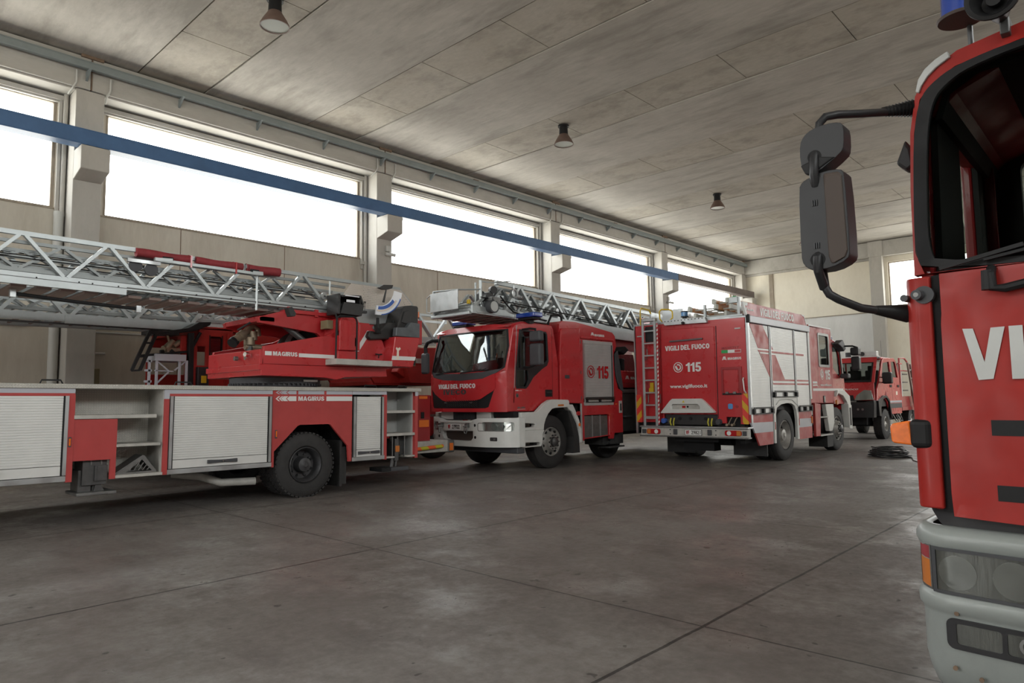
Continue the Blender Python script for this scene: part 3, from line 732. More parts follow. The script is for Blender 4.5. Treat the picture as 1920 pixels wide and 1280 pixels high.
# coil of black cable on the floor
random.seed(3); m = MB()
for k in range(15):
    r = .38-.008*k+random.uniform(-.07, .05); z = .02+.0125*k; cx = 16.9+random.uniform(-.05, .05); cy = 4.4+random.uniform(-.05, .05); ph = random.uniform(0, 6)
    m.tube([(cx+r*cos(2*pi*i/36), cy+r*1.05*sin(2*pi*i/36), z+.02*sin(2*pi*i/36*2+ph)) for i in range(36)], .012, 6, closed=True)
m.tube([(17.0, 4.1, .014), (16.7, 3.9, .014), (16.1, 3.75, .014), (15.2, 3.3, .014), (13.8, 2.1, .014), (12.6, 1.0, .014)], .011, 6)
tag(single(m, (16.9, 4.4, 0)).build('cable_coil', 'cable_black', smooth=True), 'coil of black cable lying on the open floor with one end trailing right', 'cable')
# ================================================================== LADDER TRUCK ON THE LEFT (side on)
def red_side(name, root, pts, holes=(), y=9.18, t=.04, mat='red_faded', **k): return MB().prism(pts, list(holes), 'Y', y, y+t).build(name, mat, root, **k)
T = thing('ladder_truck', 'long red ladder truck seen side on at the left, with a chequer plate deck', 'fire truck', (5.3, 10.4, 0))
T.rotation_euler.y = .0095
Y1 = 9.18
box('deck', 'chequer', T, -2.2, 7.47, 9.16, 11.68, 1.56, 1.615, .006)
box('upper_band', 'sticker_grey', T, -2.2, 2.32, Y1-.002, Y1+.05, 1.507, 1.56); box('upper_band', 'sticker_grey', T, 3.37, 4.77, Y1-.002, Y1+.05, 1.507, 1.56)
box('upper_band', 'sticker_grey', T, 6.10, 6.76, Y1-.002, Y1+.05, 1.507, 1.56)
box('body', 'red_deep', T, -2.2, 7.40, 11.20, 11.66, .5, 1.56); box('chassis', 'void', T, -4.6, 7.3, 10.0, 11.0, .55, .95)
box('inner_body', 'interior', T, -2.2, 6.72, 9.85, 11.2, .62, 1.555)
box('red_rail', 'red_faded', T, -2.2, 2.32, Y1, Y1+.05, 1.475, 1.507); box('red_rail', 'red_faded', T, 3.37, 4.78, Y1, Y1+.05, 1.475, 1.507)
shutter(T, 0.62, 2.26, .565, 1.475, Y1, 27); shutter(T, -1.1, .56, .565, 1.475, Y1, 27)
shutter(T, 3.38, 4.76, .555, 1.475, Y1, 27); shutter(T, 6.13, 6.70, .535, 1.475, Y1, 27)
for a, b, z in ((-2.2, 2.26, .495), (3.37, 4.77, .485), (6.11, 6.72, .47)): box('bottom_rail', 'alu', T, a, b, Y1-.012, Y1+.30, z, z+.062, .004)
for a, b, z0, z1 in ((2.26, 2.325, .485, 1.49), (.56, .62, .485, 1.5), (3.31, 3.37, .485, 1.44), (6.70, 6.765, .46, 1.507), (7.35, 7.41, .45, 1.56)):
    box('red_post', 'red_faded', T, a, b, Y1-.006, Y1+.06, z0, z1, .003)
box('post_cap', 'sticker_grey', T, 3.31, 3.37, Y1-.004, Y1+.06, 1.44, 1.56); box('post_cap', 'sticker_grey', T, 7.35, 7.41, Y1-.008, Y1+.05, 1.49, 1.56)
# stepped recess with shelves
box('recess_back', 'chequer', T, 2.32, 3.31, 9.70, 9.74, .5, 1.56); box('recess_wall', 'white_dirty', T, 3.30, 3.32, 9.20, 9.74, .5, 1.56)
red_side('outrigger_cover', T, [(2.32, .72), (2.32, 1.20), (2.78, 1.20), (2.78, .485), (2.72, .485), (2.72, .72)])
box('shelf', 'white_dirty', T, 2.32, 3.22, 9.17, 9.70, 1.205, 1.25, .004); box('shelf', 'white_dirty', T, 2.78, 3.28, 9.17, 9.70, .86, .895, .004); box('shelf', 'white_dirty', T, 2.78, 3.31, 9.16, 9.70, .49, .525, .004)
# wheel arch panel
red_side('wheel_arch_panel', T, [(4.775, .475), (4.81, .475), (4.81, .695), (5.17, 1.045), (5.21, 1.06), (5.69, 1.06), (5.72, 1.05), (6.03, .715), (6.05, .475), (6.10, .475), (6.10, 1.56), (4.775, 1.56)])
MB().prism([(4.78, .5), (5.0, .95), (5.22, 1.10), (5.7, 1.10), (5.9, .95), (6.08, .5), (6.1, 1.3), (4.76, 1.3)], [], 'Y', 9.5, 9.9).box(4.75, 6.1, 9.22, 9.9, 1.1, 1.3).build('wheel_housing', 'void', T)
box('mud_flap', 'rubber', T, 5.93, 5.97, 9.24, 9.80, .10, .80)
box('mud_flap', 'rubber', T, 5.97, 6.06, 9.26, 9.30, .13, .70)
for x in (2.285, 4.835):
    box('side_marker', 'plastic_grey', T, x-.016, x+.016, Y1-.012, Y1, .885 if x < 3 else .88, 1.00, .004); box('marker_lens', 'orange', T, x-.009, x+.009, Y1-.018, Y1-.01, .90, .985, .003)
# maker's stripes and chevrons
def strip(a, b, z0, z1, root, y, mat='sticker'): return box('reflective_stripe', mat, root, a, b, y-.004, y, z0, z1)
for z0, z1, mt in ((1.408, 1.478, 'sticker'), (1.507, 1.558, 'sticker_grey')):
    zc, h = (z0+z1)/2, (z1-z0)/2; m = MB()
    for k, x in enumerate((4.815, 4.865)):
        m.prism([(x, zc), (x+.045, z1), (x+.07, z1), (x+.025, zc), (x+.07, z0), (x+.045, z0)], [], 'Y', Y1-.004, Y1)
    m.prism([(4.90, zc), (4.945, z1), (5.01, z1), (4.975, zc), (5.01, z0), (4.945, z0)], [], 'Y', Y1-.004, Y1)
    m.prism([(4.99, zc), (5.03, z1), (5.14, z1), (5.14, z0), (5.03, z0)], [], 'Y', Y1-.004, Y1); m.build('reflective_chevron', mt, T)
    strip(5.64, 6.095, z0, z1, T, Y1, mt)
strip(5.17, 5.60, 1.507, 1.558, T, Y1, 'sticker_grey')
text('MAGIRUS', 5.172, 5.602, 1.412, 1.476, '-Y', Y1, 'sticker', T, bold=.045)
# rear cabinet with shelves
box('cabinet_back', 'alu_flat', T, 6.765, 7.35, 9.66, 9.69, .83, 1.56); box('cabinet_side', 'alu_flat', T, 7.33, 7.35, 9.24, 9.69, .45, 1.56)
for z in (1.205, .83): box('shelf', 'white_dirty', T, 6.765, 7.352, 9.18, 9.66, z, z+.045, .004)
for a, b in ((6.765, 6.93), (7.18, 7.35)): box('foot_rail', 'white_dirty', T, a, b, 9.18, 9.35, .475, .50)
for x in (6.93, 7.18): box('strut', 'steel', T, x-.008, x+.008, 9.24, 9.26, .48, .84)
box('cabinet_floor_box', 'steel_dark', T, 7.2, 7.34, 9.45, 9.6, .5, .82); box('cabinet_floor_box', 'steel_dark', T, 6.77, 6.91, 9.4, 9.6, .52, .82)
MB().box(6.97, 7.03, 9.175, 9.18, 1.40, 1.43).build('plate_label', 'steel_dark', T); 
# wheels
wheel(T, 5.33, 9.20, .472, .26, 1, 'rim_dark', .26, 'rear', 'rear_wheel'); wheel(T, 5.33, 9.50, .472, .26, 1, 'rim_dark', .26, 'rear', 'rear_wheel')
wheel(T, 5.33, 11.62, .472, .26, -1, 'rim_dark', .26, 'rear', 'rear_wheel'); wheel(T, -3.2, 9.22, .472, .28, 1, 'rim_dark', .26, 'front', 'front_wheel'); wheel(T, -3.2, 11.62, .472, .28, -1, 'rim_dark', .26, 'front', 'front_wheel')
MB().cyl((5.33, 9.8, .47), (5.33, 11.3, .47), .09, n=12).build('axle', 'steel_dark', T)
MB().tube([(3.7, 9.9, .42), (4.0, 9.7, .38), (4.25, 9.6, .28), (4.7, 9.5, .27)], .055, 12).build('exhaust_pipe', 'white_dirty', T, smooth=True)
# outriggers
def jack(cx, mat, zf, x0, x1):
    o = MB().box(cx-.13, cx+.13, 9.26, 9.60, .42, .72).box(cx-.16, cx-.02, 9.30, 9.6, .34, .6).build('outrigger', mat, T, .008)
    MB().cyl((cx+.03, 9.36, .45), (cx+.03, 9.36, zf+.03), .045, n=12).cyl((cx-.05, 9.42, .45), (cx-.05, 9.42, zf+.03), .035, n=12).build('jack_leg', mat, o)
    MB().prism([(cx+.00, zf+.02), (cx+.03, .46), (cx+.06, .46), (cx+.12, zf+.02)], [], 'Y', 9.28, 9.31).build('gusset', 'steel_dark', o)
    MB().box(x0, x1, 9.14, 9.60, zf, zf+.035).build('foot_plate', 'steel' if zf > .29 else 'steel_dark', o, .006)
    MB().box(cx+.03, cx+.11, 9.245, 9.262, .52, .60).build('jack_light', 'amber_dull', o, .004); MB().box(cx-.005, cx+.13, 9.235, 9.25, .47, .65).box(cx+.02, cx+.12, 9.23, 9.25, .48, .64).build('light_guard', 'steel_dark', o)
    g = MB()
    for yy in (9.28, 9.33, 9.38): g.cyl((cx-.01, yy, .74), (cx-.01, yy+.012, .74), .06, n=16)
    g.box(cx+.06, cx+.075, 9.25, 9.27, .66, .80).box(cx-.05, cx-.035, 9.25, 9.27, .66, .80); g.build('roller', 'steel', o)
jack(2.58, 'steel_dark', .315, 2.37, 2.79)
def jack2():
    o = MB().box(6.98, 7.06, 9.24, 9.5, .42, .78).build('outrigger', 'steel_dark', T, .006)
    MB().cyl((6.98, 9.3, .5), (6.95, 9.3, .30), .03, n=10).cyl((7.05, 9.3, .46), (7.03, 9.3, .30), .022, n=10).build('jack_leg', 'steel_dark', o)
    MB().box(6.66, 6.84, 9.15, 9.5, .265, .325).build('foot_plate', 'black', o, .006); MB().box(6.84, 7.20, 9.15, 9.5, .265, .325).build('foot_plate', 'plastic_grey', o, .006)
    MB().box(6.985, 7.065, 9.225, 9.245, .565, .665).build('jack_light', 'amber_dull', o, .004)
    MB().lathe([(-.02, .05), (-.02, .08), (.02, .08), (.02, .05)], (7.02, 9.32, .80), 'Y', 20, closed=True).build('cable_reel', 'steel', o)
jack2()
# deck grab rails
for a, b in ((2.02, 2.26), (3.52, 3.76), (6.50, 6.76), (7.18, 7.36)):
    MB().tube([(a, 9.45, 1.61), (a+.02, 9.45, 1.665), (b-.03, 9.45, 1.665), (b, 9.45, 1.61)], .010, 8).build('deck_grip', 'black', T, smooth=True)
# rear extension: reflector box, step beam, striped pole
r_ = box('rear_box', 'red_deep', T, 7.42, 8.47, 10.12, 11.3, .62, 1.52)
for a, b, z0, z1 in ((8.2, 8.40, 1.45, 1.50), (8.2, 8.44, .92, 1.05)): box('reflector', 'orange_plain', r_, a, b, 10.115, 10.12, z0, z1)
box('latch', 'black', r_, 8.24, 8.32, 10.105, 10.12, 1.08, 1.20, .01)
s_ = box('rear_step', 'white_dirty', T, 7.42, 8.80, 9.98, 11.4, .44, .66, .01); box('corner_block', 'steel', T, 8.80, 8.97, 9.98, 10.2, .42, .66, .02)
box('reflector', 'orange_plain', T, 8.84, 8.93, 9.972, 9.98, .46, .60)
MB().cyl((7.45, 9.93, .50), (8.62, 9.93, .555), .035, n=12).build('warning_pole', 'warning_pole', T)
# cab (just outside the picture)
c_ = MB().prism([(-4.9, .55), (-2.35, .55), (-2.35, 2.35), (-4.6, 2.35), (-4.92, 1.5)], [[(-4.6, 1.5), (-3.6, 1.5), (-3.6, 2.15), (-4.45, 2.15)]], 'Y', 9.22, 9.28).prism([(-4.9, .55), (-2.35, .55), (-2.35, 2.35), (-4.6, 2.35), (-4.92, 1.5)], [], 'Y', 11.56, 11.62).box(-4.6, -2.35, 9.22, 11.62, 2.32, 2.42).box(-4.92, -4.85, 9.22, 11.62, .55, 1.5).box(-2.4, -2.35, 9.22, 11.62, .55, 2.35).build('cab', 'red', T, .02)
box('cab_glass', 'windscreen_dark', T, -4.85, -4.80, 9.28, 11.56, 1.5, 2.3)

# ---------------- turntable
box('turntable_bearing', 'plastic_grey', T, 5.2, 5.7, 10.1, 10.7, 1.60, 1.70)
rg = MB().cyl((5.46, 10.42, 1.685), (5.46, 10.42, 1.775), .70, n=48).cyl((5.46, 10.42, 1.615), (5.46, 10.42, 1.69), .66, n=48)
for i in range(60):
    a = 2*pi*i/60; rg.box(5.46+.70*cos(a)-.012, 5.46+.70*cos(a)+.012, 10.42+.70*sin(a)-.012, 10.42+.70*sin(a)+.012, 1.655, 1.69)
rg.build('slewing_ring', 'plastic_grey', T, smooth=30); box('ring_label', 'sticker', T, 5.56, 5.80, 9.705, 9.72, 1.715, 1.745)
TT = MB().prism([(4.75, 1.95), (5.9, 1.94), (6.98, 1.97), (7.03, 2.1), (6.9, 2.42), (6.62, 2.70), (6.35, 2.70), (5.81, 2.44), (5.66, 2.41), (4.78, 2.22)], [], 'Y', 9.5, 9.56)
TT.prism([(4.75, 1.95), (5.9, 1.94), (6.98, 1.97), (7.03, 2.1), (6.9, 2.42), (6.62, 2.70), (6.35, 2.70), (5.81, 2.44), (5.66, 2.41), (4.78, 2.22)], [], 'Y', 11.2, 11.26)
TT.box(4.72, 4.78, 9.5, 11.26, 1.95, 2.17).box(4.78, 6.9, 9.5, 11.26, 1.90, 1.97)
tt = TT.build('turntable', 'red', T, .008)
MB().prism([(4.70, 1.865), (4.70, 1.95), (5.82, 1.955), (6.95, 1.97), (6.98, 1.82), (6.15, 1.79), (6.0, 1.745), (5.78, 1.775), (4.73, 1.785), (4.73, 1.865)], [], 'Y', 9.47, 11.3).build('turntable_skirt', 'red', tt, .008)
MB().cyl((4.69, 9.75, 2.09), (4.60, 9.72, 2.10), .035, n=14).cyl((4.72, 9.85, 2.06), (4.66, 9.85, 2.05), .028, n=12).build('valve', 'chrome', tt, smooth=30)
MB().cyl((4.69, 10.15, 2.06), (4.64, 10.15, 2.06), .035, n=12).build('valve', 'steel', tt, smooth=30)
strip(4.80, 4.905, 2.085, 2.145, tt, 9.5); text('MAGIRUS', 4.925, 5.325, 2.085, 2.148, '-Y', 9.5, 'sticker', tt, bold=.045)
strip(5.345, 6.27, 2.08, 2.138, tt, 9.5)
MB().prism([(6.25, 2.08), (6.33, 2.08), (6.67, 2.575), (6.585, 2.575)], [], 'Y', 9.495, 9.5).build('reflective_stripe', 'sticker', tt)
# boom cradle under the ladder
MB().prism([(4.85, 2.60), (4.83, 2.68), (5.26, 2.82), (6.4, 2.80), (6.5, 2.60), (5.9, 2.45), (5.83, 2.50)], [], 'Y', 9.80, 9.88).prism([(4.85, 2.60), (4.83, 2.68), (5.26, 2.82), (6.4, 2.80), (6.5, 2.60), (5.9, 2.45), (5.83, 2.50)], [], 'Y', 10.95, 11.03).box(4.85, 5.1, 9.8, 11.0, 2.62, 2.70).prism([(5.26, 2.78), (6.9, 2.78), (6.9, 2.84), (5.26, 2.84)], [], 'Y', 9.75, 11.1).build('ladder_cradle', 'red', tt, .008)
for x in (5.32, 5.80): box('lug', 'red', tt, x-.03, x+.03, 9.76, 9.80, 2.76, 2.88, .006)
MB().cyl((5.85, 9.85, 2.22), (5.35, 9.95, 2.60), .05, n=14).build('lift_cylinder', 'steel_dark', tt, smooth=30)
MB().box(5.6, 6.4, 9.9, 10.9, 1.97, 2.35).build('winch_cover', 'interior', tt)
# operator cabinet, guard hoop, step
cb = MB().prism([(5.97, 2.21), (6.355, 2.22), (6.355, 2.64), (6.29, 2.755), (6.01, 2.735), (5.97, 2.68)], [], 'Y', 9.36, 9.9).build('control_cabinet', 'red', tt, .012)
box('cabinet_base', 'red', tt, 5.97, 6.40, 9.40, 9.9, 1.97, 2.21, .01)
box('junction_box', 'tan_box', tt, 5.86, 5.97, 9.55, 9.75, 2.56, 2.70, .006)
MB().tube([(5.93, 9.42, 2.80), (5.94, 9.40, 2.70), (5.945, 9.40, 2.50)], .014, 8).cyl((5.945, 9.40, 2.52), (5.945, 9.40, 2.45), .022, n=10).build('hose', 'black', tt, smooth=30)
MB().tube([(5.83, 9.24, 2.07), (5.835, 9.24, 2.64), (5.85, 9.24, 2.71), (5.90, 9.24, 2.745), (6.14, 9.24, 2.745), (6.19, 9.24, 2.72), (6.21, 9.24, 2.66), (6.21, 9.24, 2.07)], .014, 10).build('guard_hoop', 'black', tt, smooth=True)
box('operator_step', 'white_dirty', tt, 5.81, 6.885, 9.20, 9.62, 1.975, 2.065, .005)
box('switch_box', 'plastic_grey', tt, 6.25, 6.31, 9.36, 9.40, 2.28, 2.43, .006)
MB().prism([(6.42, 2.07), (6.90, 2.07), (6.90, 2.20), (6.45, 2.155)], [], 'Y', 9.55, 9.56).build('side_plate', 'brown_cover', tt)
MB().tube([(6.72, 9.45, 2.19), (6.78, 9.43, 2.18), (6.85, 9.45, 2.19)], .012, 6).tube([(6.78, 9.43, 2.18), (6.77, 9.43, 2.12)], .01, 6).build('tap', 'black', tt)
ob = MB().prism([(6.895, 1.985), (7.355, 1.98), (7.515, 2.50), (6.975, 2.485)], [], 'Y', 9.25, 9.85).build('operator_console_box', 'red', tt, .012)
MB().prism([(6.905, 2.09), (7.392, 2.095), (7.415, 2.16), (6.918, 2.158)], [], 'Y', 9.246, 9.25).build('reflective_stripe', 'sticker', ob)
MB().prism([(7.00, 2.10), (7.05, 2.10), (7.05, 2.25), (7.09, 2.28), (7.07, 2.31), (7.03, 2.29), (7.00, 2.31), (6.985, 2.28), (7.01, 2.25)], [], 'Y', 9.243, 9.246).build('crest_sticker', 'label_cream', ob)
# seat
st = MB().prism([(7.11, 2.70), (7.13, 2.76), (7.215, 3.0), (7.26, 3.045), (7.40, 3.065), (7.53, 3.065), (7.555, 3.04), (7.55, 2.56), (7.2, 2.56), (7.1, 2.62)], [], 'Y', 9.36, 9.80).build('operator_seat', 'seat_black', tt, .03, seg=3)
MB().prism([(6.995, 2.495), (7.515, 2.495), (7.515, 2.745), (7.315, 2.755), (7.235, 2.66), (7.01, 2.645)], [], 'Y', 9.26, 9.36).build('seat_side', 'seat_grey', st, .012)
MB().prism([(6.54, 2.47), (6.60, 2.42), (7.05, 2.46), (7.2, 2.6), (7.18, 2.72), (7.1, 2.75), (6.92, 2.73), (6.75, 2.56), (6.58, 2.57)], [], 'Y', 9.42, 9.78).build('seat_cushion', 'seat_black', st, .03, seg=3)
MB().prism([(7.18, 2.75), (7.24, 2.94), (7.33, 2.97), (7.40, 2.96), (7.36, 2.72)], [], 'Y', 9.345, 9.36).build('seat_bolster', 'seat_black', st, .008)
for x, y in ((6.71, 9.38), (7.12, 9.50)):
    MB().cyl((x, y, 2.56), (x, y, 2.70), .018, n=10).cyl((x, y, 2.68), (x, y, 2.79), .027, .024, n=12).cyl((x, y, 2.53), (x, y, 2.62), .06, .022, n=14).build('joystick', 'black', tt, smooth=30)
_n0 = set(bpy.data.objects)
# screen box
sb = MB().box(5.86, 5.90, 9.38, 9.72, 2.79, 3.12).prism([(5.90, 3.10), (6.29, 3.13), (6.35, 2.99), (6.33, 2.965), (6.27, 3.10), (5.92, 3.07)], [], 'Y', 9.38, 9.70).prism([(5.90, 2.80), (6.30, 2.79), (6.345, 2.97), (6.30, 2.985), (5.96, 2.99)], [], 'Y', 9.37, 9.40).box(5.90, 6.30, 9.68, 9.70, 2.80, 3.1).box(6.28, 6.30, 9.4, 9.7, 2.79, 3.1)
sb = sb.build('screen_housing', 'seat_black', tt, .006)
box('screen', 'label_white', sb, 6.02, 6.18, 9.395, 9.40, 3.0, 3.04); box('screen', 'label_white', sb, 5.98, 6.24, 9.36, 9.375, 3.09, 3.105)
MB().box(5.95, 6.25, 9.45, 9.6, 2.74, 2.80).build('screen_bracket', 'black', tt)
for _o in set(bpy.data.objects)-_n0: _o.data.transform(Matrix.Translation((.09, 0, 0)))
MB().cyl((6.70, 9.74, 2.92), (6.70, 9.74, 3.08), .006, n=6).lathe([(-.02, .001), (-.014, .014), (0, .02), (.014, .014), (.02, .001)], (6.70, 9.74, 3.09), 'Z', 12).box(6.60, 6.72, 9.70, 9.78, 2.90, 2.94).cyl((6.63, 9.74, 2.92), (6.63, 9.74, 3.0), .012, n=8).build('lever', 'steel_dark', tt, smooth=30)
arc = [(6.82+.49*cos(radians(a)), 3.35+.49*sin(radians(a))) for a in range(-98, -6, 7)]; arci = [(6.82+.33*cos(radians(a)), 3.35+.33*sin(radians(a))) for a in range(-7, -99, -7)]
al = MB().prism(arc+arci, [], 'Y', 9.50, 9.53).build('angle_scale', 'label_white', tt)
def band(r0, r1, mat, a0=-93, a1=-12):
    MB().prism([(6.82+r1*cos(radians(a)), 3.35+r1*sin(radians(a))) for a in range(a0, a1+1, 3)]+[(6.82+r0*cos(radians(a)), 3.35+r0*sin(radians(a))) for a in range(a1, a0-1, -3)], [], 'Y', 9.494, 9.50).build('scale_band', mat, al)
band(.34, .395, 'label_blue', -93, -35); band(.40, .43, 'label_cream', -96, -30); band(.472, .49, 'label_blue', -85, -20)
MB().cyl((6.98, 9.6, 3.10), (7.0, 9.55, 3.32), .022, .012, n=10).prism([(6.85, 3.34), (6.95, 3.40), (7.15, 3.42), (7.13, 3.36), (7.05, 3.33), (6.95, 3.32)], [], 'Y', 9.55, 9.62).build('pointer', 'seat_black', tt, smooth=30)
# floodlight, back box, beacon
MB().prism([(5.03, 2.79), (5.10, 2.81), (5.17, 2.71), (5.15, 2.67), (5.08, 2.665)], [], 'Y', 9.28, 9.40).tube([(5.1, 9.34, 2.75), (5.2, 9.5, 2.74), (5.32, 9.76, 2.80)], .012, 6).build('work_light', 'seat_black', tt, .006)
box('counterweight', 'red', tt, 7.42, 7.86, 9.62, 11.1, 2.42, 2.86, .012); box('grey_box', 'alu', tt, 7.62, 7.74, 9.66, 9.9, 2.86, 3.02, .006)
MB().cyl((7.80, 9.70, 2.86), (7.80, 9.70, 2.92), .02, n=8).cyl((7.80, 9.70, 2.92), (7.80, 9.70, 3.02), .045, n=16).build('beacon', 'orange', tt, smooth=30)
MB().prism([(7.0, 1.97), (7.4, 2.1), (7.86, 2.42), (7.4, 2.45), (7.0, 2.45)], [], 'Y', 9.9, 11.0).build('counterweight_arm', 'red_deep', tt)
MB().tube([(7.52, 9.45, 2.40), (7.50, 9.40, 2.18), (7.49, 9.40, 2.12)], .01, 6).cyl((7.49, 9.40, 2.15), (7.49, 9.40, 2.03), .03, n=10).build('lanyard', 'black', tt)
# water monitor, hose reel
MB().cyl((4.70, 10.3, 2.34), (4.83, 10.35, 2.43), .075, .055, n=18).cyl((4.83, 10.35, 2.43), (4.98, 10.4, 2.55), .05, .06, n=18).cyl((4.80, 10.34, 2.41), (4.88, 10.37, 2.47), .075, n=18).tube([(4.95, 10.4, 2.54), (5.05, 10.4, 2.60), (5.12, 10.4, 2.56), (5.13, 10.4, 2.45)], .05, 14).cyl((4.99, 10.4, 2.30), (4.99, 10.4, 2.42), .085, n=20).cyl((5.04, 10.4, 2.38), (5.04, 10.4, 2.52), .075, n=20).cyl((4.92, 10.4, 2.27), (5.30, 10.4, 2.27), .05, n=14).build('water_monitor', 'brass', tt, smooth=30)
MB().cyl((4.66, 10.28, 2.30), (4.71, 10.31, 2.345), .08, .078, n=18).build('monitor_nozzle', 'black', tt, smooth=30)
MB().tube([(4.70, 10.2, 2.50), (4.85, 10.1, 2.62), (4.95, 10.1, 2.66)], .016, 8).build('monitor_hose', 'rubber', tt, smooth=True)
MB().cyl((4.99, 10.4, 1.97), (4.99, 10.4, 2.28), .06, n=14).build('monitor_pipe', 'steel_dark', tt)
hr = MB().cyl((6.10, 10.45, 2.22), (6.10, 10.95, 2.22), .40, n=40).build('hose_reel', 'rubber', tt, smooth=30)
m = MB()
for k in range(4): m.lathe([(-.008, .44), (-.008, .47), (.008, .47), (.008, .44)], (6.10, 10.42+k*.035, 2.22), 'Y', 48, closed=True)
m.build('reel_rim', 'alu', hr)
# ---------------- ladder
L1 = truss(T, -2.34, 7.5, 9.83, 11.0, 3.42, 2.905, .93, 0, dz=-.003, rail=.055, beam=.085, diag_x1=6.05, wd=.045, name='ladder')
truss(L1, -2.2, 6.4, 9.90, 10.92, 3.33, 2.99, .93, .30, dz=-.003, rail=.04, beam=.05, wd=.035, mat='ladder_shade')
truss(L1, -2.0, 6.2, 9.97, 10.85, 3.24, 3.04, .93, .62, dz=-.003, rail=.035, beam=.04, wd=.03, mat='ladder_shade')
MB().bar((-2.3, 9.79, 2.90), (3.0, 9.79, 2.875), .03, .135).bar((-2.3, 11.04, 2.90), (3.0, 11.04, 2.875), .03, .135).build('beam_cover', 'ladder_alu', L1)
MB().bar((3.0, 9.80, 2.905), (7.4, 9.80, 2.90), .02, .018).bar((-2.2, 9.775, 2.92), (3.0, 9.775, 2.895), .006, .008).build('beam_groove', 'steel_dark', L1)
m = MB()
for x in [2.0, 2.45, 2.6, 2.9, 3.4, 3.9, 4.4, 5.0, 5.6, 6.0]: m.cyl((x, 9.79, 2.91), (x, 9.768, 2.91), .009, n=8)
m.build('rivets', 'black', L1)
MB().bar((3.35, 9.76, 3.325), (4.85, 9.76, 3.325), .05, .045).bar((3.32, 9.76, 3.33), (3.55, 9.76, 3.345), .06, .05).bar((4.70, 9.76, 3.33), (4.86, 9.76, 3.335), .06, .06).build('hose_tray', 'ladder_alu', L1, .004)
MB().box(2.99, 3.40, 9.75, 9.80, 3.255, 3.30).build('pulley_guard', 'alu', L1)
MB().cyl((3.10, 9.79, 3.22), (3.10, 9.83, 3.22), .085, n=24).cyl((3.30, 9.79, 3.19), (3.30, 9.83, 3.19), .085, n=24).build('pulley', 'plastic_grey', L1, smooth=30)
m = MB()
for z, y in ((3.13, 9.86), (3.17, 9.9), (3.09, 9.95), (3.21, 10.0), (3.26, 10.1)): m.tube([(-2, y, z+.03), (2, y, z+.015), (6.0, y, z)], .007, 6)
m.build('ladder_cables', 'black', L1)
m = MB(); pts = []
for i in range(25):
    t = i/24; pts.append((3.10+2.06*t, 9.80+.01*sin(9*t), 3.400-.002*t+.006*sin(21*t)))
m.tube(pts[:9], .060, 12).tube(pts[9:18], .057, 12).tube(pts[18:], .066, 12)
for x in (3.78, 4.42, 4.62): m.lathe([(-.012, .064), (0, .068), (.012, .064)], (x, 9.80, 3.40), 'X', 14)
bg_ = m.build('rolled_cover', 'red_cloth', L1, smooth=True)
box('strap_buckle', 'black', L1, 3.42, 3.56, 9.735, 9.76, 3.335, 3.385, .005); box('strap_buckle', 'black', L1, 4.66, 4.80, 9.735, 9.76, 3.335, 3.385, .005)
for x in (3.795, 4.44): box('strap', 'red_lens', L1, x-.012, x+.012, 9.725, 9.74, 3.28, 3.45)
MB().prism([(6.46, 3.40), (7.50, 3.40), (7.76, 3.17), (7.5, 2.94), (6.42, 2.94), (6.22, 3.06)], [], 'Y', 9.795, 9.80).build('perforated_guard', 'perforated', L1)
MB().prism([(6.3, 2.98), (7.72, 2.98), (7.62, 2.80), (7.42, 2.72), (6.42, 2.72), (6.35, 2.86)], [], 'Y', 9.74, 9.80).build('root_plate', 'alu', L1, .008)
MB().bar((7.5, 9.83, 3.40), (7.78, 9.83, 3.16), .05, .04).bar((7.56, 9.9, 3.36), (7.80, 9.9, 3.0), .03, .03).bar((7.50, 9.96, 3.36), (7.74, 9.96, 3.0), .03, .03).bar((7.78, 9.83, 3.16), (7.6, 9.83, 2.85), .05, .04).build('root_brace', 'ladder_alu', L1)
for x, z in ((5.92, 3.11), (6.02, 3.0)):
    MB().cyl((x, 9.74, z), (x, 9.80, z), .058, n=24).build('pulley', 'alu', L1, smooth=30); MB().cyl((x, 9.732, z), (x, 9.742, z), .015, n=10).build('pulley_pin', 'steel_dark', L1)
MB().bar((6.0, 9.77, 2.94), (6.5, 9.77, 2.94), .03, .05).bar((6.05, 9.8, 3.38), (6.05, 9.8, 3.12), .03, .02).bar((6.05, 9.8, 3.12), (6.2, 9.8, 3.06), .03, .02).build('pulley_bracket', 'ladder_alu', L1)
MB().bar((4.80, 9.8, 3.30), (4.80, 9.8, 2.78), .03, .03).build('post', 'ladder_alu', L1)
m = MB()
x = 1.0
while x < 6.2: m.box(x, x+.16, 9.95, 10.9, 2.80, 2.835); x += .26
m.build('underside_cleats', 'brown_side', L1)
MB().tube([(1.85, 10.1, 2.735), (2.5, 10.1, 2.70), (3.22, 10.1, 2.68)], .024, 10).build('hydraulic_hose', 'black', L1, smooth=True)
for x, z in ((1.83, 2.74), (3.25, 2.68)): box('hose_end', 'alu', L1, x-.03, x+.03, 10.06, 10.14, z-.05, z+.04)

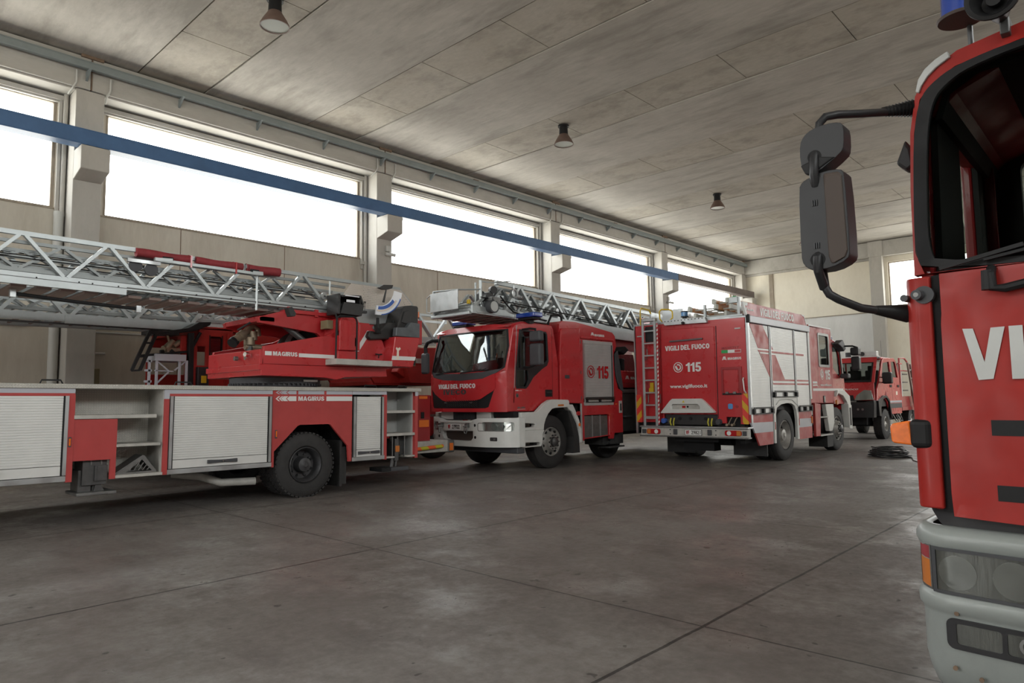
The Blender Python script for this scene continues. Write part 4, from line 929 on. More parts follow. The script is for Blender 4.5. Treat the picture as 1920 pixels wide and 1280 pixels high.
# wheel chock lying on the lowest shelf
m = MB().prism([(2.80, .525), (3.10, .525+.215), (3.13, .735), (3.27, .535), (3.27, .525)], [[(2.92, .545), (3.10, .69), (3.22, .545)]], 'Y', 9.24, 9.26).prism([(2.80, .525), (3.10, .525+.215), (3.13, .735), (3.27, .535), (3.27, .525)], [[(2.92, .545), (3.10, .69), (3.22, .545)]], 'Y', 9.50, 9.52)
m.bar((2.80, 9.38, .535), (3.11, 9.38, .74), .26, .012, (0, 0, 1)).bar((3.11, 9.38, .74), (3.27, 9.38, .54), .26, .012, (0, 0, 1))
for k in range(5): m.bar((2.96+.05*k, 9.25, .56), (3.04+.04*k, 9.25, .70-.025*k), .01, .012, (0, 1, 0))
for v in range(len(m.v)): m.v[v] = (m.v[v][0], m.v[v][1], m.v[v][2]+.022)
tag(single(m, (3.05, 9.38, .547)).build('wheel_chock', 'steel'), 'grey folding metal wheel chock lying on the lowest shelf of the side recess', 'wheel chock')
# ================================================================== NEWER LADDER TRUCK IN THE MIDDLE (facing the camera)
T2 = thing('ladder_truck', 'red ladder truck facing the camera, white bumper, its ladder lying over the cab', 'fire truck', (9.3, 9.93, 0))
YC = 9.93; YS = 8.84; YE = 11.02
def fx2(y, z):
    t = abs(y-YC)/1.10
    x = 9.27+(.20*(z-1.9)/.85 if z > 1.9 else 0)-.14*(1-min(t, 1.05)**3.2)
    return x
def P2(name, mat, outer, holes=(), t=.03, off=0., bevel=0., **k):
    return MB().patch(outer, list(holes), lambda y, z: fx2(y, z)+off, t, .11).build(name, mat, T2, bevel, smooth=25, **k)
# cab shell
side_out = [(9.272, 1.16), (9.262, 1.9), (9.46, 2.76), (9.55, 2.83), (9.75, 2.87), (10.60, 2.865), (10.66, 2.78), (10.79, 2.12), (10.79, 1.36), (10.42, 1.36), (10.24, 1.29), (10.02, 1.15)]
win_hole = [(9.64, 2.72), (10.41, 2.72), (10.45, 2.68), (10.48, 2.14), (10.44, 2.06), (10.29, 1.99), (10.02, 1.82), (9.86, 1.64), (9.80, 1.60), (9.54, 1.60), (9.51, 1.65), (9.53, 1.98)]
sd = MB().prism(side_out, [win_hole], 'Y', YS-.005, YS+.05).build('cab_side', 'red', T2, .012)
MB().prism(side_out, [win_hole], 'Y', YE-.05, YE+.005).build('cab_side', 'red', T2, .012)
MB().prism([(9.50, 2.80), (9.36, 2.76), (9.50, 2.835), (9.75, 2.895), (10.60, 2.88), (10.67, 2.79), (10.64, 2.74)], [], 'Y', YS+.03, YE-.03).build('cab_roof', 'red', T2, .03, seg=3)
P2('roof_brow', 'red', [(8.85, 2.735), (11.01, 2.735), (10.98, 2.80), (10.6, 2.845), (9.26, 2.845), (8.88, 2.80)], t=.10)
box('cab_back', 'interior', T2, 10.60, 10.66, YS+.05, YE-.05, 1.2, 2.8); box('cab_floor', 'interior', T2, 9.3, 10.6, YS+.05, YE-.05, 1.18, 1.3)
# pillars + windscreen
ws = [(8.93, 2.735), (10.93, 2.735), (11.0, 2.40), (11.00, 1.97), (10.86, 1.86), (10.5, 1.80), (9.93, 1.78), (9.36, 1.80), (9.02, 1.90), (8.88, 1.99), (8.86, 2.40)]
ins = lambda L, k: [(YC+(y-YC)*k, 2.27+(z-2.27)*(k-.02)) for y, z in L]
P2('windscreen_surround', 'red', [(8.84, 1.93), (8.84, 2.76), (11.02, 2.76), (11.02, 1.93)], [ws], t=.04)
P2('windscreen_seal', 'black', ws, [ins(ws, .965)], t=.03, off=-.004)
P2('windscreen', 'windscreen', ins(ws, .975), t=.006, off=.008)
P2('scuttle', 'plastic_grey', [(8.93, 1.97), (9.05, 1.89), (9.36, 1.79), (9.93, 1.77), (10.5, 1.79), (10.85, 1.86), (10.93, 1.96), (10.5, 1.92), (9.93, 1.90), (9.36, 1.92)], t=.03, off=-.006)
for a, b in ((10.75, 10.05), (9.95, 9.25)):
    m = MB()
    for i in range(6):
        y0 = a+(b-a)*i/6; y1 = a+(b-a)*(i+1)/6; z0 = 1.90+.07*(i/6)-.03*(i/6)**2; z1 = 1.90+.07*((i+1)/6)
        m.bar((fx2(y0, 1.95)-.03, y0, z0+.01), (fx2(y1, 1.95)-.03, y1, z1+.01), .012, .022)
    m.build('wiper', 'black', T2)
# bonnet, grille, lower lip
bon = [(9.07, 1.93), (9.07, 1.60), (9.12, 1.55), (9.42, 1.40), (9.60, 1.37), (10.40, 1.36), (10.54, 1.39), (10.80, 1.51), (10.96, 1.62), (11.0, 1.93), (10.85, 1.85), (10.5, 1.79), (9.93, 1.765), (9.36, 1.79), (9.07, 1.89)]
P2('bonnet', 'red', bon, t=.04, off=-.004)
P2('cab_corner', 'red', [(8.84, 1.16), (9.06, 1.16), (9.07, 1.93), (8.84, 1.98)], t=.05)
P2('cab_lip', 'red', [(8.846, 1.155), (11.016, 1.155), (11.016, 1.62), (10.96, 1.62), (10.92, 1.27), (10.86, 1.225), (9.30, 1.225), (9.22, 1.25), (9.08, 1.60), (8.846, 1.60)], t=.05, off=-.002)
P2('grille', 'black', [(9.08, 1.60), (9.24, 1.23), (10.88, 1.23), (10.97, 1.6), (10.80, 1.53), (10.54, 1.41), (9.44, 1.42)], t=.04, off=.01)
m = MB()
for i in range(4):
    z = 1.26+.035*i
    for k in range(14):
        y = 9.5+.065*k
        m.bar((fx2(y, z)-.002, y, z), (fx2(y+.05, z)-.002, y+.05, z+.02), .01, .012)
m.build('grille_mesh', 'seat_black', T2)
for y in (9.68, 10.42): P2('grille_lamp', 'steel', [(y-.045, 1.325), (y+.045, 1.325), (y+.045, 1.35), (y-.045, 1.35)], t=.01, off=-.002)
text('VIGILI DEL FUOCO', 10.66, 9.545, 1.615, 1.705, '-X', 0, 'sticker', T2, bold=.03, fx=lambda y, z: fx2(y, z)-.004)
text('IVECO', 10.48, 9.80, 1.495, 1.595, '-X', 0, 'steel_dark', T2, bold=.035, fx=lambda y, z: fx2(y, z)-.004)
# bumper
def fxb(y, z):
    t = abs(y-9.86)/1.23
    return 9.40-.26*(1-min(t, 1)**4)
bout = [(8.64, .50), (9.3, .49), (10.6, .49), (10.85, .52), (11.06, .60), (11.08, 1.05), (10.70, 1.035), (10.55, .985), (9.71, .985), (9.49, 1.035), (8.64, 1.045)]
centre = [(10.54, .78), (9.63, .79), (9.63, .66), (9.68, .61), (9.80, .595), (10.38, .60), (10.50, .63), (10.54, .69)]
lampR = rrect(8.72, 9.39, .79, .965, .03); lampL = rrect(10.72, 11.0, .78, .96, .03)
bumper = MB().patch(bout, [centre, lampR, lampL], fxb, .12, .10).build('bumper', 'white', T2, .01, smooth=30)
MB().patch([(10.62, .985), (9.62, .985), (9.66, .94), (10.58, .94)], [], lambda y, z: fxb(y, z)-.025, .04, .2).build('bumper_ridge', 'white', bumper, .01)
MB().prism([(9.385, .50), (9.54, .50), (9.54, 1.05), (9.385, 1.05)], [], 'Y', 8.632, 8.70).build('bumper_return', 'white', bumper, .008); MB().prism([(9.385, .60), (9.54, .60), (9.54, 1.05), (9.385, 1.05)], [], 'Y', 11.02, 11.088).build('bumper_return', 'white', bumper, .008)
MB().patch(rrect(8.72, 9.39, .79, .965, .03), [], lambda y, z: fxb(y, z)+.04, .01, .1).patch(rrect(10.70, 11.02, .78, .96, .03), [], lambda y, z: fxb(y, z)+.04, .01, .1).build('lamp_recess', 'lens_clear', bumper)
for y0, y1, cy in ((8.76, 9.28, 9.12), (10.72, 10.98, 10.86)):
    h = MB().patch(rrect(y0, y1, .80, .955, .02), [], lambda y, z: fxb(y, z)+.008, .004, .1).build('headlamp', 'pane', bumper)
    MB().lathe([(.05, .001), (.045, .04), (.03, .062), (.0, .072)], (fxb(cy, .88)+.02, cy, .88), 'X', 20).build('reflector', 'lens_clear', h, smooth=True)
    if y1-y0 > .4: MB().lathe([(.05, .001), (.045, .04), (.03, .055), (.0, .06)], (fxb(8.98, .88)+.02, 8.96, .88), 'X', 20).build('reflector', 'lens_clear', h, smooth=True)
    if y1-y0 > .4: MB().patch(rrect(8.77, 8.87, .80, .955, .02), [], lambda y, z: fxb(y, z)+.006, .004, .1).build('indicator', 'lens_clear', h)
MB().patch(rrect(9.30, 9.50, .79, .95, .03), [rrect(9.31, 9.49, .80, .94, .025)], lambda y, z: fxb(y, z)-.003, .01, .1).build('panel_joint', 'steel', bumper)
MB().patch(rrect(9.03, 9.19, .61, .68, .015), [], lambda y, z: fxb(y, z)-.003, .01, .1).build('fog_lamp', 'seat_black', bumper)
MB().patch(rrect(9.07, 9.11, .625, .66, .01), [], lambda y, z: fxb(y, z)-.006, .01, .1).build('fog_lens', 'chrome', bumper)
MB().patch(rrect(10.93, 11.0, .61, .69, .01), [], lambda y, z: fxb(y, z)-.003, .01, .1).build('vent', 'steel_dark', bumper)
for y, z in ((10.68, .90), (9.58, .90), (10.67, .67), (9.57, .67)): MB().cyl((fxb(y, z)+.01, y, z), (fxb(y, z)-.004, y, z), .028, n=14).build('bolt_hole', 'black', bumper)
MB().patch([(10.54, .78), (9.63, .79), (9.63, .66), (9.68, .61), (9.80, .595), (10.38, .60), (10.50, .63), (10.54, .69)], [], lambda y, z: fxb(y, z)+.10, .02, .2).build('winch_opening', 'brown_cover', bumper)
MB().patch([(10.60, .80), (9.60, .80), (9.60, .965), (10.60, .965)], [], lambda y, z: fxb(y, z)-.004, .01, .1).build('plate_panel', 'white', bumper)
pl = MB().patch([(10.355, .80), (9.97, .80), (9.97, .925), (10.355, .925)], [], lambda y, z: fxb(y, z)-.016, .006, .1).build('number_plate', 'sticker', bumper)
text('VF', 10.335, 10.265, .825, .905, '-X', 0, 'red_lens', pl, bold=.01, fx=lambda y, z: fxb(y, z)-.018); text('27922', 10.215, 9.99, .825, .905, '-X', 0, 'dark_letter', pl, bold=.01, fx=lambda y, z: fxb(y, z)-.018)
for y in (10.545, 9.77):
    x = fxb(y, .8)-.02
    MB().box(x, x+.03, y-.05, y+.05, .86, .94).cyl((x-.04, y-.07, .88), (x-.04, y+.07, .88), .014, n=8).tube([(x-.04, y+.03, .88), (x-.05, y+.035, .78), (x-.05, y+.02, .745), (x-.05, y-.02, .745), (x-.05, y-.035, .78), (x-.04, y-.03, .88)], .013, 8).box(x-.045, x+.0, y-.03, y+.03, .86, .925).build('towing_shackle', 'steel', bumper, smooth=30)
box('skid_plate', 'plastic_grey', T2, 9.40, 9.60, 8.70, 10.85, .375, .50, .02); box('radiator', 'seat_black', T2, 9.28, 9.36, 9.72, 10.35, 1.0, 1.16)
m = MB()
for k in range(20): m.box(9.265, 9.285, 9.74+.03*k, 9.75+.03*k, 1.0, 1.14)
m.build('radiator_slats', 'plastic_grey', T2)
for a, b in ((10.35, 10.75), (9.30, 9.70)): MB().patch([(a, 1.0), (b, 1.0), (b, 1.15), (a, 1.15)], [], lambda y, z: 9.30, .1, .3).build('bumper_bracket', 'white', T2, .01)
box('step_gap', 'black', T2, 9.36, 9.50, 8.76, 9.28, 1.05, 1.16)
# side fender and steps
fend = [(9.50, 1.14), (9.97, 1.14), (10.20, 1.30), (10.36, 1.365), (10.45, 1.375), (10.93, 1.365), (10.965, 1.33), (10.97, 1.23), (10.93, 1.215), (10.52, 1.205), (10.42, 1.19), (10.30, 1.10), (10.22, 1.0), (10.17, .89), (10.155, .79), (9.52, .80), (9.50, 1.0)]
MB().prism(fend, [[(9.54, .85), (9.54, .94), (9.86, .92), (9.90, .90), (9.88, .86)]], 'Y', 8.70, 8.80).build('wheel_arch', 'white', T2, .012)
MB().prism([(9.50, .80), (10.155, .79), (10.10, .70), (10.08, .55), (10.05, .48), (9.51, .48)], [[(9.53, .50), (9.53, .575), (9.98, .56), (10.02, .55), (10.02, .51)]], 'Y', 8.68, 8.78).build('step_panel', 'white', T2, .01)
box('step_tread', 'plastic_grey', T2, 9.53, 9.92, 8.72, 9.05, .84, .86); box('step_tread', 'plastic_grey', T2, 9.53, 10.02, 8.70, 9.05, .49, .51)
box('step_back', 'white_dirty', T2, 9.5, 10.1, 9.02, 9.05, .48, 1.14); MB().prism(fend, [], 'Y', 11.06, 11.16).build('wheel_arch', 'white', T2, .012)
box('arch_marker', 'amber_dull', T2, 10.60, 10.77, 8.69, 8.70, 1.24, 1.275); 
MB().prism([(10.93, 1.22), (10.98, 1.27), (11.13, 1.265), (11.20, 1.17), (11.33, .95), (11.40, .75), (11.415, .47), (11.375, .47), (11.34, .75), (11.25, .92), (11.10, 1.12), (11.03, 1.15)], [], 'Y', 8.74, 8.86).build('rear_wing', 'white', T2, .01)
MB().prism([(11.0, 1.14), (11.10, 1.12), (11.27, .88), (11.36, .6), (11.385, .27), (11.15, .27), (11.2, .6), (11.1, .9)], [], 'Y', 8.78, 9.12).build('mud_flap', 'rubber', T2)
MB().cyl((11.28, 8.74, 1.08), (11.28, 8.70, 1.08), .045, n=14).build('side_lamp', 'red_lens', T2); MB().cyl((11.335, 8.745, .845), (11.335, 8.735, .845), .035, n=14).build('side_reflector', 'orange_plain', T2)
# door details, windows
MB().prism([(9.63, 2.73), (10.42, 2.73), (10.46, 2.68), (10.49, 2.14), (10.44, 2.05), (10.29, 1.98), (10.02, 1.81), (9.86, 1.63), (9.80, 1.59), (9.53, 1.59), (9.50, 1.65), (9.52, 1.98)], [[(9.66, 2.70), (10.40, 2.70), (10.43, 2.66), (10.455, 2.16), (10.28, 2.05), (9.60, 1.985), (9.56, 2.02)], [(9.54, 1.93), (9.86, 1.95), (9.88, 1.76), (9.80, 1.63), (9.55, 1.63)]], 'Y', YS-.012, YS+.02).build('window_trim', 'plastic', T2, .004)
box('window_glass', 'side_glass', T2, 9.52, 10.49, YS+.022, YS+.027, 1.6, 2.73); box('window_glass', 'side_glass', T2, 9.52, 10.49, YE-.027, YE-.022, 1.6, 2.73)
box('quarter_bar', 'plastic', T2, 9.66, 9.68, YS+.0, YS+.03, 1.98, 2.72); box('door_seam', 'black', T2, 10.60, 10.606, YS-.007, YS+.001, 1.40, 2.80)
MB().bar((9.47, YS-.006, 1.60), (9.56, YS-.006, 2.80), .006, .018, (1, 0, 0)).bar((9.455, YS-.002, 1.32), (9.47, YS-.002, 1.60), .006, .018, (1, 0, 0)).build('door_edge', 'alu', T2)
MB().box(10.37, 10.58, YS-.02, YS+.0, 1.43, 1.57).build('door_handle', 'black', T2, .02); MB().box(10.40, 10.55, YS-.03, YS-.015, 1.50, 1.53).build('handle_grip', 'seat_black', T2, .005)
MB().box(9.50, 9.58, YS-.009, YS, 1.545, 1.562).box(9.59, 9.68, YS-.009, YS, 1.549, 1.555).build('small_badge', 'sticker', T2); MB().cyl((9.55, YS, 1.46), (9.55, YS-.008, 1.46), .04, n=20).build('round_badge', 'steel', T2); MB().prism([(9.53, 1.44), (9.57, 1.44), (9.55, 1.475)], [], 'Y', YS-.011, YS-.008).build('badge_mark', 'black', T2)
MB().box(9.55, 9.63, YS-.009, YS, 1.218, 1.243).box(9.66, 9.76, YS-.009, YS, 1.218, 1.243).build('model_badge', 'steel', T2); box('badge_underline', 'sticker', T2, 9.54, 9.78, YS-.008, YS, 1.195, 1.20)
MB().prism([(9.30, 1.52), (9.42, 1.62), (9.43, 1.60), (9.32, 1.50)], [], 'Y', YS-.009, YS).build('crease', 'red', T2); box('roof_marker', 'lens_clear', T2, fx2(8.98, 2.8)-.01, fx2(8.98, 2.8)+.02, 8.93, 9.02, 2.775, 2.80, .005)
box('antenna', 'steel', T2, 9.80, 9.806, 9.1, 9.106, 2.87, 3.05)
# cab interior
for y in (9.35, 10.45):
    MB().box(10.0, 10.45, y-.26, y+.26, 1.5, 1.72).box(10.38, 10.52, y-.25, y+.25, 1.6, 2.3).box(10.42, 10.52, y-.14, y+.14, 2.3, 2.5).build('cab_seat', 'brown_cover', T2, .04)
MB().box(9.42, 9.75, YS+.1, YE-.1, 1.55, 1.80).build('dashboard', 'dash', T2, .03); MB().lathe([(-.012, .2), (0, .215), (.012, .2), (0, .19)], (9.90, 10.42, 1.92), 'X', 28, closed=True).build('steering_wheel', 'black', T2)
MB().box(10.2, 10.3, 9.72, 9.98, 1.35, 2.3).build('red_cabinet', 'red_deep', T2); box('paper_sheet', 'paper', T2, 9.42, 9.60, 9.0, 9.2, 1.81, 1.815)
# mirrors
def mirror_pair(root, cx, cy, z0, z1, sgn):
    MB().box(cx-.02, cx+.12, cy-.14, cy+.14, z0+.46, z1).build('wide_mirror', 'plastic_grey', root, .04, seg=3)
    MB().box(cx-.02, cx+.12, cy-.14, cy+.14, z0, z0+.42).build('main_mirror', 'plastic_grey', root, .04, seg=3)
    MB().tube([(cx+.02, cy, z1), (cx+.02, cy-sgn*.01, z1+.03), (cx, cy+sgn*.12, z1+.05), (cx-.02, cy+sgn*.30, z1+.04)], .022, 8).tube([(cx+.02, cy, z0+.02), (cx, cy+sgn*.15, z0-.03), (cx-.02, cy+sgn*.28, z0-.02)], .02, 8).build('mirror_arm', 'black', root, smooth=True)
mirror_pair(T2, 9.70, 8.50, 2.02, 2.68, 1)
mm = MB().box(9.16, 9.26, 10.97+.06, 11.20+.04, 1.94, 2.38).build('main_mirror', 'plastic_grey', T2, .045, seg=3)
MB().tube([(9.21, 11.12, 2.36), (9.21, 11.13, 2.50), (9.21, 11.06, 2.60), (9.25, 10.95, 2.63), (9.33, 10.85, 2.63)], .04, 10).build('mirror_arm', 'black', T2, smooth=True)
# roof beacons
for y in (8.84, 10.72):
    b_ = box('beacon_base', 'black', T2, 9.82, 10.06, y-.20, y+.20, 2.93, 2.97, .01); box('beacon_foot', 'black', T2, 9.88, 10.0, y-.06, y+.06, 2.86, 2.93)
    box('beacon_lens', 'blue_lens', T2, 9.80, 10.07, y-.24, y+.24, 2.975, 3.065, .02)
# rear of cab: air intake tower and locker body
ta = [(10.86, 1.30), (11.50, 1.28), (11.50, 2.87), (10.90, 2.83), (10.86, 2.78), (10.82, 2.3), (10.82, 1.36)]
MB().prism(ta, [], 'Y', 8.80, 9.2).build('intake_tower', 'red', T2, .02, seg=3)
MB().box(10.96, 11.10, 8.785, 8.80, 1.80, 1.87).build('vent_label', 'plastic_grey', T2, .006); 
top = [(11.50, .50), (11.60, .50), (11.65, .55), (12.55, .58), (12.57, .49), (12.70, .49), (12.74, .61), (13.07, .61), (13.08, 1.54), (12.92, 1.60), (12.80, 1.90), (12.77, 2.35), (12.89, 2.55), (12.84, 2.78), (12.74, 2.855), (12.1, 2.93), (11.4, 3.0), (10.95, 2.99), (10.86, 2.93), (10.84, 2.75), (11.50, 2.75)]
hole = [(11.63, 1.25), (12.70, 1.24), (12.70, 2.62), (11.63, 2.62)]; tankh = [(11.64, .53), (12.54, .56), (12.55, .99), (12.52, 1.03), (11.64, 1.03)]
MB().prism([p for p in top], [hole, tankh], 'Y', 8.84, 8.90).build('locker_side', 'red', T2, .01)
MB().prism([(10.84, 2.72), (12.74, 2.62), (12.84, 2.74), (12.74, 2.85), (12.1, 2.925), (11.4, 2.995), (10.95, 2.985), (10.86, 2.92)], [], 'Y', 8.88, 9.24).prism([(10.84, 2.72), (12.74, 2.62), (12.84, 2.74), (12.74, 2.85), (12.1, 2.925), (11.4, 2.995), (10.95, 2.985), (10.86, 2.92)], [], 'Y', 10.6, 11.0).build('locker_roof', 'red', T2, .05, seg=3)
box('body_core', 'interior', T2, 11.2, 16.6, 9.2, 10.9, .75, 1.3); box('body_core', 'interior', T2, 11.52, 12.9, 8.95, 10.95, 1.0, 2.7)
box('chassis', 'void', T2, 9.5, 16.8, 9.5, 10.3, .5, .9); box('locker_side', 'red', T2, 10.84, 16.7, 10.96, 11.02, .6, 1.55)
sh = shutter(T2, 11.63, 12.71, 1.38, 2.56, 8.825, 34, post=.04, mat='alu_flat', handle='black', bottom=.0); 
box('shutter_header', 'alu_flat', sh, 11.63, 12.71, 8.82, 8.86, 2.56, 2.63); box('shutter_sill', 'alu_flat', sh, 11.63, 12.70, 8.82, 8.86, 1.235, 1.30)
MB().box(11.64, 12.69, 8.815, 8.83, 1.30, 1.375).build('handle_plate', 'white_dirty', sh); MB().bar((11.66, 8.80, 1.305), (12.69, 8.80, 1.305), .02, .012).bar((11.66, 8.80, 1.37), (12.69, 8.80, 1.37), .02, .012).build('lift_bar', 'black', sh)
for x in (11.70, 12.17, 12.66): box('catch', 'black', sh, x-.035, x+.035, 8.79, 8.82, 1.30, 1.38, .006)
box('drip_rail', 'red', T2, 11.55, 12.74, 8.80, 8.86, 2.655, 2.70, .012)
for z in (1.36, 1.9, 2.55): box('hinge', 'steel', T2, 11.52, 11.545, 8.82, 8.84, z, z+.07)
emblem(11.877, 1.955, .135, '-Y', 8.818, 'red_lens', T2); text('115', 12.105, 12.525, 1.815, 2.085, '-Y', 8.818, 'red_lens', T2, bold=.045)
text('MAGIRUS', 12.07, 12.43, 2.735, 2.785, '-Y', 8.84, 'sticker', T2, bold=.03); peaks(11.93, 12.05, 2.745, 2.815, '-Y', 8.84, 'sticker', T2)
MB().prism([(12.80, 2.36), (12.92, 2.46), (13.0, 2.1), (13.12, 1.52), (13.02, 1.56), (12.88, 1.75), (12.82, 2.0)], [], 'Y', 8.82, 8.86).build('corner_guard', 'plastic_grey', T2, .01)
tk = MB().prism([(11.66, .53), (12.53, .56), (12.53, 1.01), (11.66, 1.02)], [], 'Y', 8.87, 9.2).build('tank_guard', 'steel', T2, .02)
for x in (11.95, 12.24): box('tank_strap', 'alu', T2, x-.012, x+.012, 8.86, 8.88, .54, 1.02)
box('rail', 'alu_flat', T2, 11.50, 11.545, 8.82, 8.90, .47, 1.28, .004)
box('grab_panel', 'white_dirty', T2, 12.93, 13.03, 8.82, 8.86, 1.05, 1.32, .005); box('grab_light', 'black', T2, 12.95, 12.99, 8.81, 8.82, 1.10, 1.26)
box('small_reflector', 'orange_plain', T2, 12.78, 12.86, 8.835, 8.84, 1.24, 1.26)
# body between locker and the next truck
bd = box('deck_body', 'steel_dark', T2, 13.08, 16.8, 8.95, 10.95, .62, 1.50, .01); box('deck_edge', 'steel', T2, 13.05, 16.8, 8.90, 11.0, 1.50, 1.58, .01)
box('step', 'plastic_grey', T2, 13.15, 13.45, 8.80, 8.95, .95, .98); box('deck_edge', 'red_deep', T2, 13.05, 16.8, 8.92, 8.96, 1.62, 1.72)
for x in (9.0,): pass
wheel(T2, 10.62, 8.90, .53, .30, 1, 'rim', .29, 'front', 'front_wheel', treads=False); wheel(T2, 10.62, 10.97, .53, .30, -1, 'rim', .29, 'front', 'front_wheel', treads=False)
wheel(T2, 13.25, 9.35, .53, .28, 1, 'rim_dark', .29, 'rear', 'rear_wheel', treads=False); wheel(T2, 13.15, 10.95, .53, .28, -1, 'rim_dark', .29, 'rear', 'rear_wheel', treads=False)
MB().cyl((10.62, 9.1, .50), (10.62, 10.8, .50), .09, n=10).cyl((13.15, 9.3, .50), (13.15, 10.7, .50), .12, n=10).build('axle', 'void', T2)
MB().box(12.5, 13.3, 9.0, 9.5, .35, .6).cyl((12.75, 8.95, .40), (12.75, 9.2, .40), .05, n=10).box(12.6, 13.2, 8.9, 9.2, .28, .31).build('outrigger', 'steel_dark', T2)
MB().tube([(10.68, 9.0, 2.55), (10.70, 9.0, 2.95), (10.80, 9.0, 3.10), (11.0, 9.0, 3.14), (11.12, 9.0, 3.10), (11.15, 9.0, 2.95)], .024, 10).build('grab_rail', 'black', T2, smooth=True)
# turntable
tb = MB().cyl((14.9, YC, 1.50), (14.9, YC, 1.62), .85, n=40).build('slewing_ring', 'plastic_grey', T2, smooth=30)
MB().prism([(13.35, 1.72), (13.2, 1.95), (13.25, 2.02), (16.3, 2.02), (16.4, 1.7), (15, 1.62)], [], 'Y', 8.95, 10.9).build('turntable', 'red', T2, .03)
text('MAGIRUS', 13.60, 14.1, 1.815, 1.875, '-Y', 8.95, 'sticker', T2, bold=.04); peaks(13.38, 13.54, 1.815, 1.90, '-Y', 8.95, 'sticker', T2)
MB().box(13.30, 13.42, 8.98, 9.3, 2.02, 2.30).prism([(13.1, 2.45), (13.35, 2.58), (13.5, 2.5), (13.3, 2.38)], [], 'Y', 8.9, 9.3).build('operator_controls', 'black', T2, .02)
MB().prism([(13.5, 2.0), (13.6, 2.42), (14.3, 2.44), (14.4, 2.0)], [], 'Y', 9.3, 9.9).build('control_cover', 'red_cloth', T2, .03)
MB().prism([(14.6, 2.0), (14.55, 2.5), (13.3, 2.62), (13.3, 2.76), (15.0, 2.85), (15.9, 2.8), (15.9, 2.0)], [], 'Y', 9.35, 9.42).prism([(14.6, 2.0), (14.55, 2.5), (13.3, 2.62), (13.3, 2.76), (15.0, 2.85), (15.9, 2.8), (15.9, 2.0)], [], 'Y', 10.4, 10.47).build('ladder_cradle', 'red_deep', T2)
MB().lathe([(-.05, .001), (-.05, .3), (.05, .3), (.05, .001)], (13.45, 9.6, 2.35), 'Y', 28).build('hose_reel', 'alu', T2)
# ladder with folded rescue cage
za = lambda x: 0
L2 = truss(T2, 8.80, 15.6, 9.28, 10.34, 3.50, 2.93, 1.0, .83, dz=-.028, rail=.07, beam=.0, wd=.06, name='ladder', rungs=False, diag_x1=14.7, x0t=9.45)
MB().bar((8.78, 9.26, 3.09), (15.5, 9.26, 2.94), .05, .15).bar((8.78, 10.36, 3.09), (15.5, 10.36, 2.94), .05, .15).bar((8.9, 9.23, 3.05), (15.0, 9.23, 2.90), .02, .03).bar((11.2, 9.24, 2.93), (15.5, 9.24, 2.80), .05, .18).build('bottom_beam', 'ladder_alu', L2, .004)
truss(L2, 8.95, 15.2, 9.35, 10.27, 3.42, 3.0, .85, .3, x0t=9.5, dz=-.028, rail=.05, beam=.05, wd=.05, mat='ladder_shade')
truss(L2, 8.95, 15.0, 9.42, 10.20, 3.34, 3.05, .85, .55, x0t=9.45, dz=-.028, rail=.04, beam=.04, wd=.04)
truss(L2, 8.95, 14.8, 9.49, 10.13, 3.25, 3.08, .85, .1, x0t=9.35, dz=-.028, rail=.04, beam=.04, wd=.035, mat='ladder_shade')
m = MB(); x = 8.8
while x < 15.4: m.bar((x, 9.28, 3.02-.022*(x-8.7)), (x, 10.36, 3.02-.022*(x-8.7)), .10, .02); x += .26
m.build('underside_slats', 'brown_side', L2)
for k in range(4): MB().bar((8.76+.10*k, 9.27, 3.02+.07*k), (8.76+.10*k, 10.38, 3.02+.07*k), .08, .055).build('cross_tube', 'ladder_alu', L2, .01)
for k in range(3): MB().bar((8.82+.1*k, 9.3+.05*k, 3.1+.06*k), (9.55, 9.3+.05*k, 3.66-.05*k), .05, .05, (0, 1, 0)).build('end_brace', 'ladder_alu', L2)
MB().cyl((9.25, 9.12, 3.17), (9.25, 9.26, 3.17), .13, n=28).build('pulley', 'plastic_grey', L2, smooth=30); MB().cyl((9.25, 9.115, 3.17), (9.25, 9.12, 3.17), .10, n=28).build('pulley_face', 'alu_flat', L2)
MB().lathe([(-.03, .06), (-.04, .095), (.0, .10), (.03, .08)], (9.93, 9.24, 3.50), 'Y', 20, closed=True).cyl((9.93, 9.23, 3.5), (9.93, 9.30, 3.5), .065, n=16).cyl((9.93, 9.24, 3.58), (9.93, 9.24, 3.66), .02, n=8).build('floodlight', 'alu', L2, smooth=30)
for k in range(4): MB().lathe([(-.02, .07), (.02, .07), (.02, .05), (-.02, .05)], (10.13+.06*k, 9.35, 3.47), 'X', 16, closed=True).build('coil_ring', 'alu', L2)
for x, z in ((11.3, 3.27), (11.35, 3.12)): MB().cyl((x, 9.24, z), (x, 9.28, z), .05, n=18).build('pulley', 'alu', L2, smooth=30)
m = MB().tube([(9.5, 9.2, 3.40), (9.7, 9.19, 3.22), (9.85, 9.19, 3.12), (10.3, 9.2, 3.06), (10.9, 9.21, 3.02)], .016, 8)
m.tube([(9.0, 9.24, 3.34), (9.5, 9.22, 3.32), (11, 9.22, 3.25), (13.5, 9.22, 3.12), (14.4, 9.22, 3.02)], .010, 6).tube([(9.6, 9.3, 3.30), (11, 9.3, 3.22), (14.4, 9.3, 3.05)], .010, 6).build('cables', 'black', L2, smooth=True)
random.seed(11)
m = MB()
for i in range(90):
    x = 9.6+random.random()*5; y = 9.6+random.random()*.6; z = 3.10+random.random()*.22-.028*(x-9); m.box(x, x+random.uniform(.05, .2), y, y+.08, z, z+random.uniform(.02, .06))
m.build('fittings', 'alu_flat', L2)
for k in range(5): MB().bar((9.05+.1*k, 9.32+.1*k, 3.1), (9.5+.02*k, 9.32+.1*k, 3.62-.04*k), .045, .05, (0, 1, 0)).build('end_brace', 'ladder_alu', L2)
